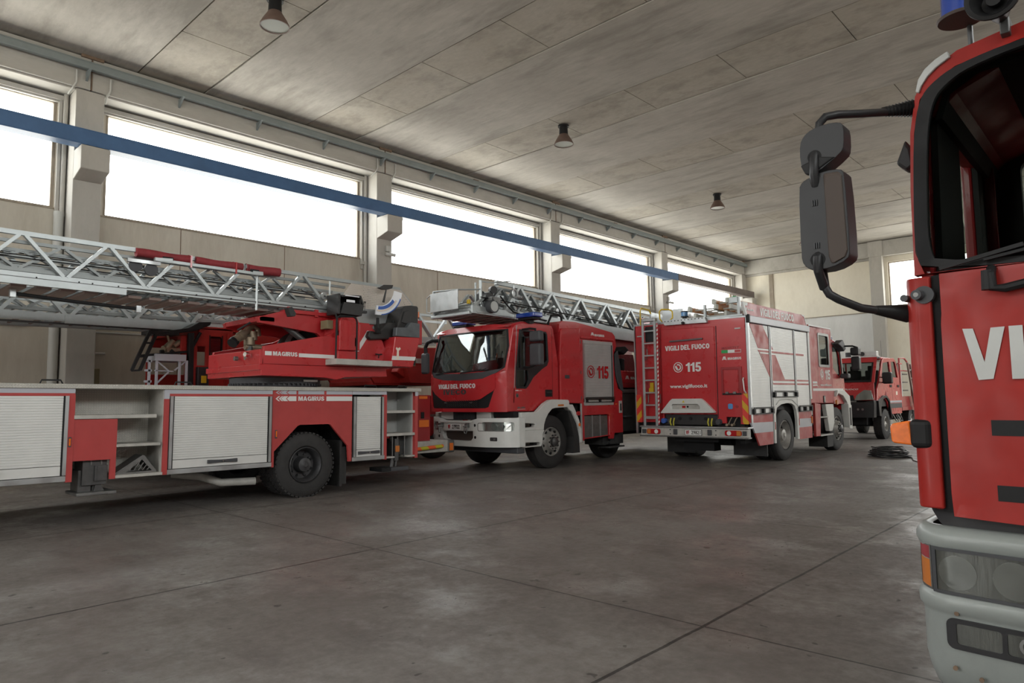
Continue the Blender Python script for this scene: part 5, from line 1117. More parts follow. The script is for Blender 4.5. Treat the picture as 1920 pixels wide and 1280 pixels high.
for k in range(7): MB().bar((9.2, 9.4+.12*k, 3.1+.03*(k%3)), (13.5, 9.4+.12*k, 3.02+.03*(k%3)), .03, .03).build('inner_rail', 'alu_flat', L2)
cg = MB()
cg.prism([(8.28, 3.03), (8.86, 3.10), (8.86, 3.40), (8.26, 3.47)], [], 'Y', 10.40, 10.43).box(8.20, 8.23, 9.62, 10.42, 3.05, 3.42)
cg = cg.build('rescue_cage', 'alu', L2, .005)
MB().tube([(8.30, 10.44, 3.48), (8.30, 9.70, 3.44), (8.62, 9.40, 3.44)], .016, 8).tube([(8.28, 10.5, 3.05), (8.28, 10.62, 3.08), (8.28, 10.62, 3.36), (8.28, 10.5, 3.42)], .012, 8).cyl((8.30, 10.2, 3.05), (8.30, 10.2, 3.46), .012, n=6).cyl((8.30, 9.9, 3.05), (8.30, 9.9, 3.46), .012, n=6).cyl((8.62, 9.42, 3.05), (8.62, 9.42, 3.62), .03, n=8).cyl((8.66, 9.60, 3.05), (8.66, 9.60, 3.60), .02, n=8).tube([(8.62, 9.42, 3.60), (8.8, 9.3, 3.58), (8.95, 9.26, 3.60), (9.3, 9.26, 3.66)], .012, 6).build('cage_rails', 'ladder_alu', cg, smooth=30)
for k in range(3): MB().bar((8.36+.12*k, 10.5, 2.98+.065*k), (8.60+.08*k, 9.40, 3.0+.065*k), .09, .05).build('cage_step', 'ladder_alu', cg, .015)
for y in (9.55, 9.95): box('yellow_latch', 'yellow', cg, 8.40, 8.45, y-.03, y+.03, 3.16, 3.24, .006)
MB().cyl((8.86, 9.30, 3.45), (8.95, 9.45, 3.47), .07, n=14).cyl((8.85, 9.62, 3.40), (8.92, 9.75, 3.42), .06, n=14).box(8.72, 8.9, 9.35, 9.7, 3.2, 3.38).build('cage_monitor', 'seat_black', cg, smooth=30)
MB().box(8.74, 8.98, 9.24, 9.40, 3.18, 3.30).cyl((8.8, 9.2, 3.25), (8.8, 9.4, 3.25), .04, n=10).build('cage_mount', 'steel', cg)
def shift(o, v):
    o.data.transform(Matrix.Translation(v))
    for c in o.children: shift(c, v)
shift(cg, Vector((.46, -.10, .06)))
MB().prism([(14.45, 3.35), (15.2, 3.33), (15.2, 2.85), (14.95, 2.82)], [], 'Y', 9.16, 9.22).build('root_gusset', 'red', L2, .006)
# ================================================================== PUMPER SEEN FROM BEHIND
T3 = thing('fire_engine', 'red fire engine seen from behind with a silver rear ladder and white roller shutters', 'fire truck', (14.75, 7.1, 0))
XR, Y3, Y3F = 13.12, 5.85, 8.46
def rp(name, mat, outer, holes=(), x=None, t=.02, bevel=0., parent=None, **k):
    x = XR if x is None else x
    return MB().prism(outer, list(holes), 'X', x-t, x).build(name, mat, parent or T3, bevel, **k)
rp('rear_wall', 'red', [(5.88, .83), (6.07, .83), (6.07, .97), (6.37, .97), (6.37, .84), (6.56, .84), (6.56, 1.02), (7.80, 1.02), (7.80, .85), (8.48, .84), (8.50, 2.99), (5.90, 2.965)], x=XR+.05, t=.05, bevel=.008)
rp('rear_door', 'red', [(6.58, 1.06), (7.82, 1.06), (7.80, 2.86), (6.56, 2.83)], t=.018, bevel=.01)
rp('door_seam', 'black', [(6.535, .95), (6.55, .95), (6.53, 2.84), (6.515, 2.84)], t=.004); rp('door_seam', 'red_deep', [(7.84, .95), (7.86, .95), (7.84, 2.9), (7.82, 2.9)], t=.004)
rp('roof_edge', 'alu', [(5.88, 2.965), (8.52, 2.985), (8.52, 3.03), (5.86, 3.0)], t=.05, x=XR+.06)
box('corner_post', 'alu', T3, XR-.005, XR+.06, 5.835, 5.885, .85, 3.0); box('corner_post', 'alu', T3, XR+.0, XR+.05, 8.47, 8.52, .60, 3.0)
rp('step_bracket', 'alu', [(6.72, 3.035), (7.74, 3.06), (7.68, 2.94), (6.68, 2.92)], t=.10, bevel=.006, x=XR+.02)
m = MB()
for i in range(12): m.cyl((XR-.075, 6.78+.08*i, 3.02), (XR-.085, 6.78+.08*i, 3.02), .014, n=8)
m.build('step_holes', 'steel_dark', T3); MB().cyl((XR-.08, 7.22, 2.955), (XR-.12, 7.22, 2.955), .03, n=12).build('rear_camera', 'black', T3)
MB().bar((XR-.05, 7.58, 2.585), (XR-.05, 6.81, 2.595), .025, .03).cyl((XR, 7.56, 2.59), (XR-.05, 7.56, 2.59), .015, n=8).cyl((XR, 6.83, 2.59), (XR-.05, 6.83, 2.59), .015, n=8).build('door_bar', 'steel_dark', T3)
TX = XR-.02
text('VIGILI DEL FUOCO', 7.71, 6.67, 2.385, 2.49, '-X', TX, 'sticker', T3, bold=.035); text('115', 7.225, 6.875, 1.915, 2.11, '-X', TX, 'sticker', T3, bold=.045)
emblem(7.41, 2.02, .11, '-X', TX, 'sticker', T3); text('www.vigilfuoco.it', 7.62, 6.75, 1.555, 1.655, '-X', TX, 'sticker', T3, bold=.03)
text('MAXICITY', 6.42, 6.03, 2.345, 2.395, '-X', XR, 'red_deep', T3, bold=.03, shear=.2)
for a, b, mt in ((6.42, 6.28, 'green_flag'), (6.28, 6.14, 'sticker'), (6.14, 6.0, 'red')): rp('flag_strip', mt, [(b, 2.265), (a, 2.265), (a, 2.33), (b, 2.33)], t=.004)
rp('flag_border', 'sticker', [(6.0, 2.265), (6.14, 2.265), (6.14, 2.33), (6.0, 2.33)], [[(6.006, 2.271), (6.134, 2.271), (6.134, 2.324), (6.006, 2.324)]], t=.006)
text('MAGIRUS', 6.29, 6.0, 2.125, 2.175, '-X', XR, 'sticker', T3, bold=.04); peaks(6.41, 6.315, 2.125, 2.20, '-X', XR, 'sticker', T3)
h_ = rp('side_hatch', 'red', [(6.08, 1.44), (6.38, 1.44), (6.38, 1.91), (6.08, 1.91)], t=.012, bevel=.004)
rp('hatch_frame', 'red_deep', [(6.0, 1.42), (6.44, 1.42), (6.44, 1.98), (6.0, 1.98)], [[(6.06, 1.45), (6.40, 1.45), (6.40, 1.93), (6.06, 1.93)]], t=.02, bevel=.004, parent=h_)
rp('hatch_sill', 'black', [(6.02, 1.42), (6.42, 1.42), (6.42, 1.45), (6.02, 1.45)], t=.03, parent=h_)
for y in (6.16, 6.32): rp('hatch_latch', 'steel', [(y-.03, 1.44), (y+.03, 1.44), (y+.03, 1.48), (y-.03, 1.48)], t=.04, parent=h_)
rp('blue_tank_cap', 'blue_light', rrect(6.22, 6.32, 1.13, 1.24, .03), t=.01); MB().cyl((XR, 6.13, 1.18), (XR-.01, 6.13, 1.18), .03, n=14).build('round_lock', 'red_deep', T3)
MB().tube([(XR-.01, 5.97, 1.75), (XR-.06, 5.96, 1.72), (XR-.06, 5.94, 1.50), (XR-.01, 5.93, 1.45)], .014, 8).build('grab_handle', 'sticker', T3, smooth=True)
for y in (6.05, 8.36): rp('marker_lamp', 'alu_flat', [(y-.06, 2.74), (y+.06, 2.74), (y+.06, 2.765), (y-.06, 2.765)], t=.02)
rp('chevron_strip', 'chevron_left', [(8.36, .84), (8.49, .84), (8.49, 1.45), (8.36, 1.45)], t=.006); rp('chevron_strip', 'chevron_right', [(5.90, .83), (6.02, .83), (6.02, 1.44), (5.90, 1.44)], t=.006)
rp('rear_window', 'plastic', rrect(7.90, 8.21, 2.61, 2.955, .03), t=.012)
# white hood over the pump, pump bay
hd = MB().prism([(7.83, 1.06), (7.60, 1.31), (7.54, 1.35), (6.88, 1.35), (6.82, 1.31), (6.58, 1.08), (6.58, 1.055), (7.83, 1.045)], [[(7.56, 1.13), (7.56, 1.20), (7.53, 1.235), (6.95, 1.235), (6.90, 1.19), (6.90, 1.13)]], 'X', XR-.10, XR).build('pump_hood', 'white', T3, .015)
rp('hood_panel', 'white_dirty', [(7.57, 1.12), (7.57, 1.24), (6.89, 1.24), (6.89, 1.12)], t=.03, x=XR-.02, parent=hd)
rp('hood_sticker', 'red_lens', [(7.25, 1.155), (7.33, 1.155), (7.33, 1.20), (7.25, 1.20)], t=.003, x=XR-.05, parent=hd); rp('hood_sticker', 'black', circ(7.20, 1.18, .022, 14), t=.003, x=XR-.05, parent=hd)
MB().prism([(7.24, 1.27), (7.30, 1.27), (7.27, 1.32)], [], 'X', XR-.104, XR-.10).build('warning_triangle', 'fluo_yellow', hd)
rp('pump_bay', 'seat_black', [(6.58, .80), (7.80, .80), (7.80, 1.05), (6.58, 1.05)], t=.02, x=XR+.08); box('pump_bay_wall', 'void', T3, XR+.08, XR+.3, 5.95, 8.4, .78, 1.04)
for y in (7.45, 7.2, 6.85): MB().cyl((XR+.06, y, .93), (XR+.04, y, .93), .035, n=14).build('bay_port', 'void', T3)
MB().cyl((XR+.05, 7.80, .88), (XR-.05, 7.80, .88), .055, n=18).build('coupling_cap', 'label_blue', T3, smooth=30)
MB().cyl((XR+.05, 7.68, .88), (XR-.01, 7.68, .88), .04, n=14).build('coupling', 'steel_dark', T3, smooth=30)
MB().cyl((XR+.06, 6.52, .87), (XR-.08, 6.52, .87), .055, .05, n=18).cyl((XR+.0, 6.52, .87), (XR-.03, 6.52, .87), .065, n=8).build('coupling', 'plastic_grey', T3, smooth=30)
for y in (6.34, 6.23): MB().cyl((XR+.05, y, .815), (XR-.06, y, .815), .026, n=14).tube([(XR-.02, y-.02, .83), (XR-.02, y-.08, .94), (XR-.02, y-.10, .96)], .01, 6).build('valve', 'brass', T3, smooth=30)
for y in (7.56, 6.69):
    MB().tube([(XR-.06, y+.04, .94), (XR-.10, y+.04, .86), (XR-.08, y+.03, .79)], .014, 8).tube([(XR-.06, y-.04, .94), (XR-.10, y-.04, .86), (XR-.08, y-.03, .79)], .014, 8).build('tow_hook', 'yellow_green', T3, smooth=True)
# bumper
bb = MB().prism([(5.86, .57), (8.30, .57), (8.28, .745), (5.86, .735)], [], 'X', XR-.16, XR-.02).build('rear_bumper', 'white_dirty', T3, .006)
box('bumper_top', 'alu', bb, XR-.19, XR+.06, 5.84, 8.31, .745, .775, .006); box('bumper_lip', 'steel', bb, XR-.18, XR-.02, 5.84, 8.32, .545, .575, .006)
for s, a, b in ((1, 7.80, 8.14), (-1, 5.98, 6.33)):
    tl = MB().prism(rrect(a, b, .60, .71, .04), [], 'X', XR-.18, XR-.16).build('tail_lamp', 'red_lens', bb, .006)
    cy = a+.10 if s > 0 else b-.09
    MB().cyl((XR-.18, cy, .655), (XR-.186, cy, .655), .045, n=18).build('reverse_lens', 'sticker', tl)
    a2, b2 = (b-.10, b-.02) if s > 0 else (a+.01, a+.10)
    box('indicator_lens', 'amber_dull', tl, XR-.186, XR-.18, a2, b2, .61, .70)
box('cable_box', 'plastic_grey', bb, XR-.175, XR-.16, 5.88, 5.965, .61, .70, .01); box('cable_box', 'plastic_grey', bb, XR-.175, XR-.16, 8.16, 8.26, .61, .70, .01)
for y in (7.44, 6.66): box('rubber_buffer', 'plastic_grey', bb, XR-.19, XR-.16, y-.045, y+.045, .60, .715, .01)
pl = box('number_plate', 'sticker', bb, XR-.172, XR-.16, 6.845, 7.215, .595, .705); 
box('plate_frame', 'black', pl, XR-.168, XR-.158, 6.835, 7.225, .588, .712)
text('VF', 7.19, 7.12, .615, .69, '-X', XR-.172, 'red_lens', pl, bold=.01); text('29821', 7.07, 6.865, .615, .69, '-X', XR-.172, 'dark_letter', pl, bold=.01)
for y, z in ((7.57, .70), (7.57, .61), (6.53, .70), (6.53, .61)): MB().cyl((XR-.16, y, z), (XR-.166, y, z), .014, n=10).build('bolt', 'steel_dark', bb)
# rear ladder
ld = MB().bar((XR-.16, 8.185, .77), (XR-.14, 8.185, 3.10), .05, .035, (1, 0, 0)).bar((XR-.16, 7.885, .77), (XR-.14, 7.885, 3.10), .05, .035, (1, 0, 0)).build('rear_ladder', 'ladder_alu', T3, .004)
for z in [2.84, 2.57, 2.30, 2.03, 1.76, 1.49, 1.22]: MB().bar((XR-.15, 8.185, z), (XR-.15, 7.885, z), .03, .03).build('rung', 'ladder_alu', ld)
box('ladder_foot', 'ladder_alu', ld, XR-.16, XR-.13, 7.885, 8.185, .92, .98)
MB().box(XR-.17, XR-.03, 7.87, 8.20, 3.05, 3.12).build('ladder_head', 'alu', ld, .01)
for y in (8.17, 7.87):
    for z in (2.40, 1.40): MB().tube([(XR-.13, y, z+.08), (XR-.05, y-.02, z+.05), (XR-.05, y-.02, z-.12), (XR-.12, y, z-.20)], .009, 6).build('bracket', 'steel', ld)
MB().cyl((XR-.15, 7.84, .80), (XR-.13, 7.83, 3.0), .014, n=8).build('striped_cord', 'rope_red_white', ld)
rp('yellow_tag', 'yellow', [(8.13, 1.50), (8.02, 1.50), (8.02, 1.71), (8.10, 1.71), (8.10, 1.60), (8.13, 1.58)], t=.03, x=XR-.02)
# yellow roof handles
MB().tube([(XR, 8.33, 3.0), (XR, 8.33, 3.33), (XR+.02, 8.31, 3.39), (XR+.25, 8.25, 3.36), (XR+.30, 8.24, 3.28)], .016, 8).build('yellow_handle', 'yellow', T3, smooth=True)
MB().tube([(XR, 7.83, 3.10), (XR, 7.84, 3.26), (XR+.02, 7.80, 3.31), (XR+.02, 7.60, 3.29), (XR+.02, 7.53, 3.24), (XR+.02, 7.53, 3.10), (XR, 7.60, 3.04), (XR, 7.78, 3.04), (XR, 7.83, 3.10)], .016, 8).build('yellow_handle', 'yellow', T3, smooth=True)
# body box, roof and side
box('body_shell', 'red', T3, XR+.05, 16.38, Y3F-.04, Y3F, .85, 3.0); box('body_core', 'interior', T3, XR+.3, 16.35, 6.0, 8.4, 1.0, 2.95)
box('roof', 'alu_flat', T3, XR+.05, 16.40, 5.90, Y3F+.02, 2.95, 2.99); box('roof_wall', 'alu', T3, XR+.5, 16.2, 8.36, 8.40, 2.99, 3.30); box('roof_box', 'alu', T3, XR+.4, 15.9, 7.50, 8.0, 2.99, 3.34, .01)
MB().prism([(13.11, 3.0), (16.33, 3.0), (16.20, 3.24), (12.99, 3.26)], [], 'Y', Y3-.005, Y3+.03).build('roof_sign', 'red_faded', T3, .004)
MB().prism([(12.93, 3.26), (13.0, 3.26), (13.13, 3.0), (13.06, 3.0)], [], 'Y', Y3-.012, Y3+.03).prism([(13.0, 3.26), (13.16, 3.257), (13.14, 3.19), (13.03, 3.19)], [], 'Y', Y3-.012, Y3).build('sign_edge', 'sticker', T3); MB().prism([(16.0, 3.245), (16.20, 3.24), (16.33, 3.0), (16.30, 3.0), (16.18, 3.20)], [], 'Y', Y3-.012, Y3).build('sign_edge', 'sticker', T3)
text('VIGILI DEL FUOCO', 13.74, 15.55, 3.04, 3.20, '-Y', Y3-.005, 'sticker', T3, bold=.03); text('MAGIRUS', 13.16, 13.44, 3.10, 3.135, '-Y', Y3-.005, 'sticker', T3, bold=.02); peaks(13.07, 13.14, 3.10, 3.16, '-Y', Y3-.005, 'sticker', T3)
box('gutter', 'sticker_grey', T3, XR+.02, 16.42, Y3-.04, Y3+.02, 2.86, 3.0, .01)
box('corner_lamp', 'black', T3, XR-.02, XR+.05, Y3-.05, Y3+.02, 2.85, 3.02, .01)
bays = ((13.15, 14.16, 1.04, 2.85, 52), (14.20, 15.50, 1.37, 2.845, 44), (15.53, 16.36, 1.04, 2.84, 52))
for a, b, z0, z1, n_ in bays: shutter(T3, a, b, z0, z1, Y3, n_, post=.035, handle='black', bottom=.09)
# red graphics on the shutters: each band cut per bay
def clip(poly, a, b):
    def half(P, c, keep):
        o = []
        for i, p in enumerate(P):
            q = P[(i+1) % len(P)]; ip = keep(p[0]); iq = keep(q[0])
            if ip: o.append(p)
            if ip != iq: t_ = (c-p[0])/(q[0]-p[0]); o.append((c, p[1]+t_*(q[1]-p[1])))
        return o
    P = half(poly, a, lambda x: x >= a)
    return half(P, b, lambda x: x <= b) if P else P
G = [[(13.20, 2.845), (13.84, 2.845), (14.34, 2.36), (13.58, 2.36)], [(13.56, 2.325), (16.06, 2.325), (16.06, 2.285), (13.61, 2.285)], [(13.62, 2.28), (13.66, 2.28), (14.28, 1.66), (14.22, 1.66)],
     [(13.72, 2.255), (14.44, 2.25), (14.90, 1.735), (16.28, 1.735), (16.28, 1.70), (14.22, 1.70)], [(14.24, 1.655), (16.29, 1.655), (16.29, 1.62), (14.28, 1.62)]]
for g in G:
    for a, b, *_ in bays:
        c = clip(g, a+.035, b-.035)
        if len(c) > 2: MB().prism(c, [], 'Y', Y3-.004, Y3+.004).build('red_graphic', 'red_faded', T3)
# skirts, arch, striped panels
def sk(pts, mat, name='side_skirt', y=Y3, t=.03): return MB().prism(pts, [], 'Y', y-.002, y+t).build(name, mat, T3)
sk([(13.10, 1.02), (14.17, 1.03), (14.17, .85), (13.11, .86)], 'red_faded'); sk([(13.11, .86), (14.17, .85), (14.16, .645), (13.28, .65)], 'sticker_grey'); sk([(13.28, .65), (14.16, .645), (14.15, .39), (13.48, .39)], 'red_faded')
sk([(15.57, 1.02), (16.38, 1.03), (16.38, .86), (15.57, .865)], 'red_faded'); sk([(15.57, .865), (16.38, .86), (16.38, .67), (15.57, .67)], 'sticker_grey'); sk([(15.57, .67), (16.38, .67), (16.37, .41), (15.56, .41)], 'red_faded')
arch = [(14.19, .40), (14.27, .40), (14.30, 1.0), (14.36, 1.13), (14.60, 1.20), (14.90, 1.225), (15.15, 1.215), (15.34, 1.16), (15.42, 1.05), (15.46, .85), (15.44, .42), (15.55, .42), (15.55, 1.13), (15.49, 1.15), (15.49, 1.35), (14.20, 1.35)]
MB().prism(arch, [], 'Y', Y3-.02, Y3+.04).build('wheel_arch', 'white', T3, .01)
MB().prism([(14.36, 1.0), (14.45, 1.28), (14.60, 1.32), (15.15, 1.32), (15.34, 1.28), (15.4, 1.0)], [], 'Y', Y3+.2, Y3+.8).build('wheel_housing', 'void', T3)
MB().tube([(14.32, Y3-.02, 1.2), (14.5, Y3-.025, 1.29), (14.88, Y3-.03, 1.31), (15.2, Y3-.025, 1.29), (15.45, Y3-.02, 1.18)], .012, 6).build('arch_lip', 'white', T3)
for x, z0, mt in ((14.235, .68, 'red_lens'), (15.56, .72, 'red_lens'), (16.36, .74, 'orange_plain')): box('side_reflector', mt, T3, x-.015, x+.02, Y3-.026, Y3-.0, z0, z0+.16, .003)
box('chassis', 'void', T3, 13.2, 19.2, 6.6, 7.6, .45, .85); box('inner_skirt', 'void', T3, 13.15, 16.4, 6.0, 6.1, .45, 1.0)
box('mud_flap', 'rubber', T3, 13.98, 14.02, 5.92, 6.65, .14, .62); box('mud_flap', 'rubber', T3, 13.98, 14.02, 7.55, 8.25, .14, .62)
MB().box(13.4, 13.7, 6.8, 7.5, .25, .6).cyl((13.9, 6.6, .5), (13.9, 7.7, .5), .16, n=12).build('rear_axle_box', 'void', T3)
# crew cab
cc = [(16.42, 1.20), (16.42, 3.045), (17.93, 3.02), (17.97, 2.96), (18.0, 1.18)]
MB().prism(cc, [rrect(17.03, 17.74, 2.09, 2.86, .05)], 'Y', Y3, Y3+.05).build('crew_cab', 'red_faded', T3, .01)
MB().prism([(16.44, 3.02), (17.93, 2.995), (17.97, 2.94), (17.97, 2.2), (16.44, 2.2)], [], 'Y', Y3F-.06, Y3F).prism([(16.44, 2.98), (17.93, 2.96), (17.95, 3.0), (16.44, 3.04)], [], 'Y', Y3, Y3F).build('crew_roof', 'red', T3, .02)
box('crew_roof_edge', 'sticker', T3, 16.44, 17.95, Y3-.01, Y3+.02, 3.02, 3.05); box('cab_wall', 'interior', T3, 17.95, 18.0, Y3+.06, Y3F-.06, 1.2, 2.3)
MB().prism(rrect(17.00, 17.77, 2.06, 2.89, .06), [rrect(17.06, 17.70, 2.12, 2.83, .04)], 'Y', Y3-.012, Y3+.01).build('window_frame', 'steel', T3, .004)
box('crew_window', 'side_glass', T3, 17.05, 17.72, Y3+.02, Y3+.026, 2.1, 2.85)
for x in (16.94, 17.90): box('door_seam', 'red_deep', T3, x-.006, x+.006, Y3-.002, Y3, 1.2, 3.0)
box('door_handle', 'black', T3, 17.20, 17.32, Y3-.015, Y3, 1.20, 1.37, .01); box('handle_plate', 'steel', T3, 17.22, 17.30, Y3-.02, Y3-.014, 1.22, 1.35)
emblem(17.20, 1.88, .125, '-Y', Y3, 'sticker', T3, sx=.85); text('115', 17.42, 17.76, 1.76, 2.0, '-Y', Y3, 'sticker', T3, bold=.045); text('www.vigilfuoco.it', 17.06, 17.83, 1.585, 1.66, '-Y', Y3, 'sticker', T3, bold=.02)
box('white_stripe', 'sticker', T3, 16.55, 18.70, Y3-.004, Y3, 1.485, 1.545); sk([(16.57, 1.71), (16.84, 1.71), (16.86, 1.66), (16.57, 1.66)], 'sticker', 'small_stripe', Y3, .0); sk([(16.57, 1.635), (16.84, 1.64), (16.94, 1.56), (16.86, 1.61), (16.57, 1.60)], 'sticker', 'small_stripe', Y3, .0)
box('white_pillar', 'sticker', T3, 16.385, 16.45, Y3-.01, Y3+.02, 1.3, 2.88); 
MB().prism([(16.60, .42), (16.88, .42), (16.98, 1.17), (16.60, 1.20)], [], 'Y', Y3-.01, Y3+.05).build('entry_panel', 'red_faded', T3, .006)
MB().prism([(16.9, .43), (17.7, .43), (17.55, 1.16), (16.95, 1.16)], [], 'Y', Y3+.45, Y3+.5).build('entry_back', 'red_deep', T3)
box('entry_step', 'white_dirty', T3, 16.88, 17.72, Y3-.02, Y3+.45, .41, .445, .004); box('entry_step', 'white_dirty', T3, 16.92, 17.5, Y3+.0, Y3+.45, .84, .87, .004)
MB().prism([(17.40, 1.16), (17.97, 1.16), (17.97, .7), (17.80, .5), (17.60, .5)], [], 'Y', Y3+.02, Y3+.12).build('entry_guard', 'white', T3, .01)
# front cab
MB().prism([(18.0, 1.16), (18.0, 2.72), (18.12, 2.78), (18.40, 2.72), (18.62, 2.60), (18.80, 2.1), (18.90, 1.55), (18.92, 1.15)], [[(18.08, 2.05), (18.08, 2.62), (18.42, 2.58), (18.56, 2.40), (18.66, 1.92), (18.50, 1.84)]], 'Y', Y3+.02, Y3+.07).build('cab_side', 'red', T3, .012)
MB().prism([(18.0, 1.16), (18.0, 2.72), (18.12, 2.78), (18.40, 2.72), (18.62, 2.60), (18.80, 2.1), (18.90, 1.55), (18.92, 1.15)], [], 'Y', 8.0, 8.05).box(18.0, 18.6, Y3+.05, 8.05, 2.70, 2.76).box(18.80, 18.86, Y3+.05, 8.05, 1.0, 2.0).build('front_cab', 'red', T3, .02)
MB().bar((18.05, Y3+.01, 2.68), (18.60, Y3+.01, 2.50), .05, .05).bar((18.60, Y3+.01, 2.50), (18.72, Y3+.01, 1.85), .04, .06).build('cab_pillar', 'steel', T3); box('cab_window', 'side_glass', T3, 18.05, 18.66, Y3+.04, Y3+.045, 1.85, 2.62)
MB().prism([(18.0, 1.34), (18.15, 1.42), (18.50, 1.36), (18.78, 1.18), (18.80, .55), (19.0, .55), (19.04, 1.15), (19.0, 1.35), (18.6, 1.50), (18.1, 1.50)], [], 'Y', Y3-.06, Y3+.1).build('front_wing', 'white', T3, .012)
MB().prism([(18.78, 1.15), (19.02, 1.12), (19.02, .50), (18.80, .52)], [], 'Y', Y3-.08, Y3-.05).build('front_step_guard', 'white', T3, .01); box('step_gap', 'black', T3, 18.84, 18.97, Y3-.085, Y3-.075, .6, 1.05)
MB().cyl((18.04, Y3-.02, 1.20), (18.04, Y3-.06, 1.20), .06, n=14).build('side_lamp', 'amber_dull', T3)
wheel(T3, 14.82, 5.86, .545, .27, 1, 'rim', .31, 'rear', 'rear_wheel', treads=False, rim2='rim'); wheel(T3, 14.82, 6.18, .545, .27, 1, 'rim', .31, 'rear', 'rear_wheel', treads=False); wheel(T3, 14.82, 8.44, .545, .27, -1, 'rim', .31, 'rear', 'rear_wheel', treads=False)
wheel(T3, 14.82, 8.12, .545, .27, -1, 'rim', .31, 'rear', 'rear_wheel', treads=False)
wheel(T3, 18.28, 5.90, .54, .30, 1, 'rim', .30, 'front', 'front_wheel', treads=False); wheel(T3, 18.28, 8.05, .54, .30, -1, 'rim', .30, 'front', 'front_wheel', treads=False)
MB().cyl((14.82, 6.4, .54), (14.82, 7.9, .54), .10, n=10).cyl((18.28, 6.2, .54), (18.28, 7.8, .54), .09, n=10).build('axle', 'void', T3)
box('front_mud_flap', 'rubber', T3, 17.5, 17.9, Y3+.05, Y3+.5, .12, .45)
# mirrors and beacon in front
MB().prism([(18.05, 2.66), (18.40, 2.78), (18.50, 2.70), (18.62, 2.56), (18.45, 2.48), (18.30, 2.58)], [], 'Y', Y3-.15, Y3+.02).build('sun_visor', 'plastic_grey', T3, .02)
MB().tube([(18.45, Y3-.08, 2.62), (18.62, Y3-.3, 2.62), (18.75, Y3-.38, 2.58)], .022, 8).build('mirror_arm', 'black', T3, smooth=True)
MB().box(18.55, 18.80, Y3-.45, Y3-.25, 2.38, 2.58).build('wide_mirror', 'plastic', T3, .04, seg=3); MB().box(18.58, 18.78, Y3-.45, Y3-.25, 2.0, 2.35).build('main_mirror', 'plastic', T3, .04, seg=3)
MB().box(18.5, 18.7, Y3-.2, Y3+.0, 1.80, 1.92).build('lower_mirror', 'plastic_grey', T3, .03)
bc = MB().box(18.15, 18.4, Y3+.1, Y3+.5, 2.76, 2.88).build('beacon', 'blue_lens', T3, .02)
# blue lamp on the rear of the roof
MB().cyl((13.55, 7.46, 2.99), (13.55, 7.46, 3.14), .05, n=12).cyl((13.55, 7.46, 3.14), (13.55, 7.46, 3.16), .085, n=18).cyl((13.55, 7.46, 3.25), (13.55, 7.46, 3.27), .085, n=18).build('beacon_body', 'seat_black', T3, smooth=30); MB().cyl((13.55, 7.46, 3.16), (13.55, 7.46, 3.25), .075, n=18).build('beacon_lens', 'blue_light', T3, smooth=30)
# ladders lying on the roof (each a thing of its own)
def roof_ladder(x0, x1, yc, z, yaw, mat, wdt, label):
    o = thing('roof_ladder', label, 'ladder', ((x0+x1)/2, yc, z), 'ladders on the fire engine roof')
    for s in (-1, 1):
        a = (x0, yc+s*wdt/2+yaw*(x0-x1)/2, z+.05); b = (x1, yc+s*wdt/2-yaw*(x0-x1)/2, z+.05)
        MB().bar(a, b, .035, .10).build('rail', mat, o, .004)
        MB().bar((a[0]-.07, a[1], z+.06), (a[0]+.04, a[1], z+.05), .06, .11).build('rail_end', 'ladder_white', o, .01)
    m = MB(); k = x0+.2
    while k < x1-.1:
        f = yaw*(k-(x0+x1)/2); m.bar((k, yc-wdt/2+f, z+.05), (k, yc+wdt/2+f, z+.05), .03, .03); k += .3
    m.build('rungs', 'ladder_white', o)
    return o
roof_ladder(13.25, 15.8, 6.88, 3.20, .02, 'wood_orange', .60, 'orange wood rung ladder on the left of the roof rack of the fire engine')
roof_ladder(13.30, 14.5, 6.46, 3.31, -.02, 'wood_orange', .30, 'topmost narrow orange ladder on the roof rack beside the red sign')
roof_ladder(13.4, 15.4, 6.78, 3.06, .03, 'ladder_white', .70, 'pale aluminium ladder lying lowest in the stack on the roof rack')
roof_ladder(13.35, 14.6, 6.44, 3.185, .0, 'ladder_white', .34, 'pale ladder directly under the topmost orange one on the roof rack')
MB().box(13.28, 13.34, 6.06, 6.12, 2.99, 3.42).box(13.28, 13.34, 6.82, 6.87, 2.99, 3.33).box(13.26, 13.36, 6.1, 6.3, 3.30, 3.42).box(13.26, 13.36, 6.0, 7.3, 3.02, 3.06).build('ladder_rack', 'ladder_alu', T3, .004)
box('rack_lock', 'green_flag', T3, 13.36, 13.44, 6.18, 6.25, 3.33, 3.45)

# ================================================================== SMALL 4x4 PICKUP AT THE BACK
T4 = thing('pickup_truck', 'small red four wheel drive crew pickup with off-road tyres parked at the back', 'truck', (24.5, 6.95, 0))
Y4, Y4F, X4 = 6.2, 7.95, 22.75
YM = (Y4+Y4F)/2
def fx4(y, z):
    t = abs(y-YM)/.9; b = -.16*(1-min(t, 1)**3)
    if z < 1.15: return X4-.05+b
    if z < 1.75: return X4-.02+b+(z-1.15)*.25
    return X4+.13+b+(z-1.75)*.95
side4 = [(22.85, 1.16), (22.95, 1.55), (23.18, 1.78), (23.62, 2.42), (23.80, 2.52), (24.95, 2.56), (25.12, 2.50), (25.5, 2.05), (25.66, 1.25), (25.62, .74), (24.30, .74), (24.15, .85), (23.98, 1.12), (23.75, 1.24), (23.45, 1.24), (23.1, 1.16)]
h1 = [(23.70, 2.36), (24.38, 2.42), (24.42, 2.36), (24.52, 1.95), (23.50, 1.93)]; h2 = [(24.62, 2.42), (25.06, 2.44), (25.14, 2.38), (25.34, 1.92), (24.70, 1.93)]
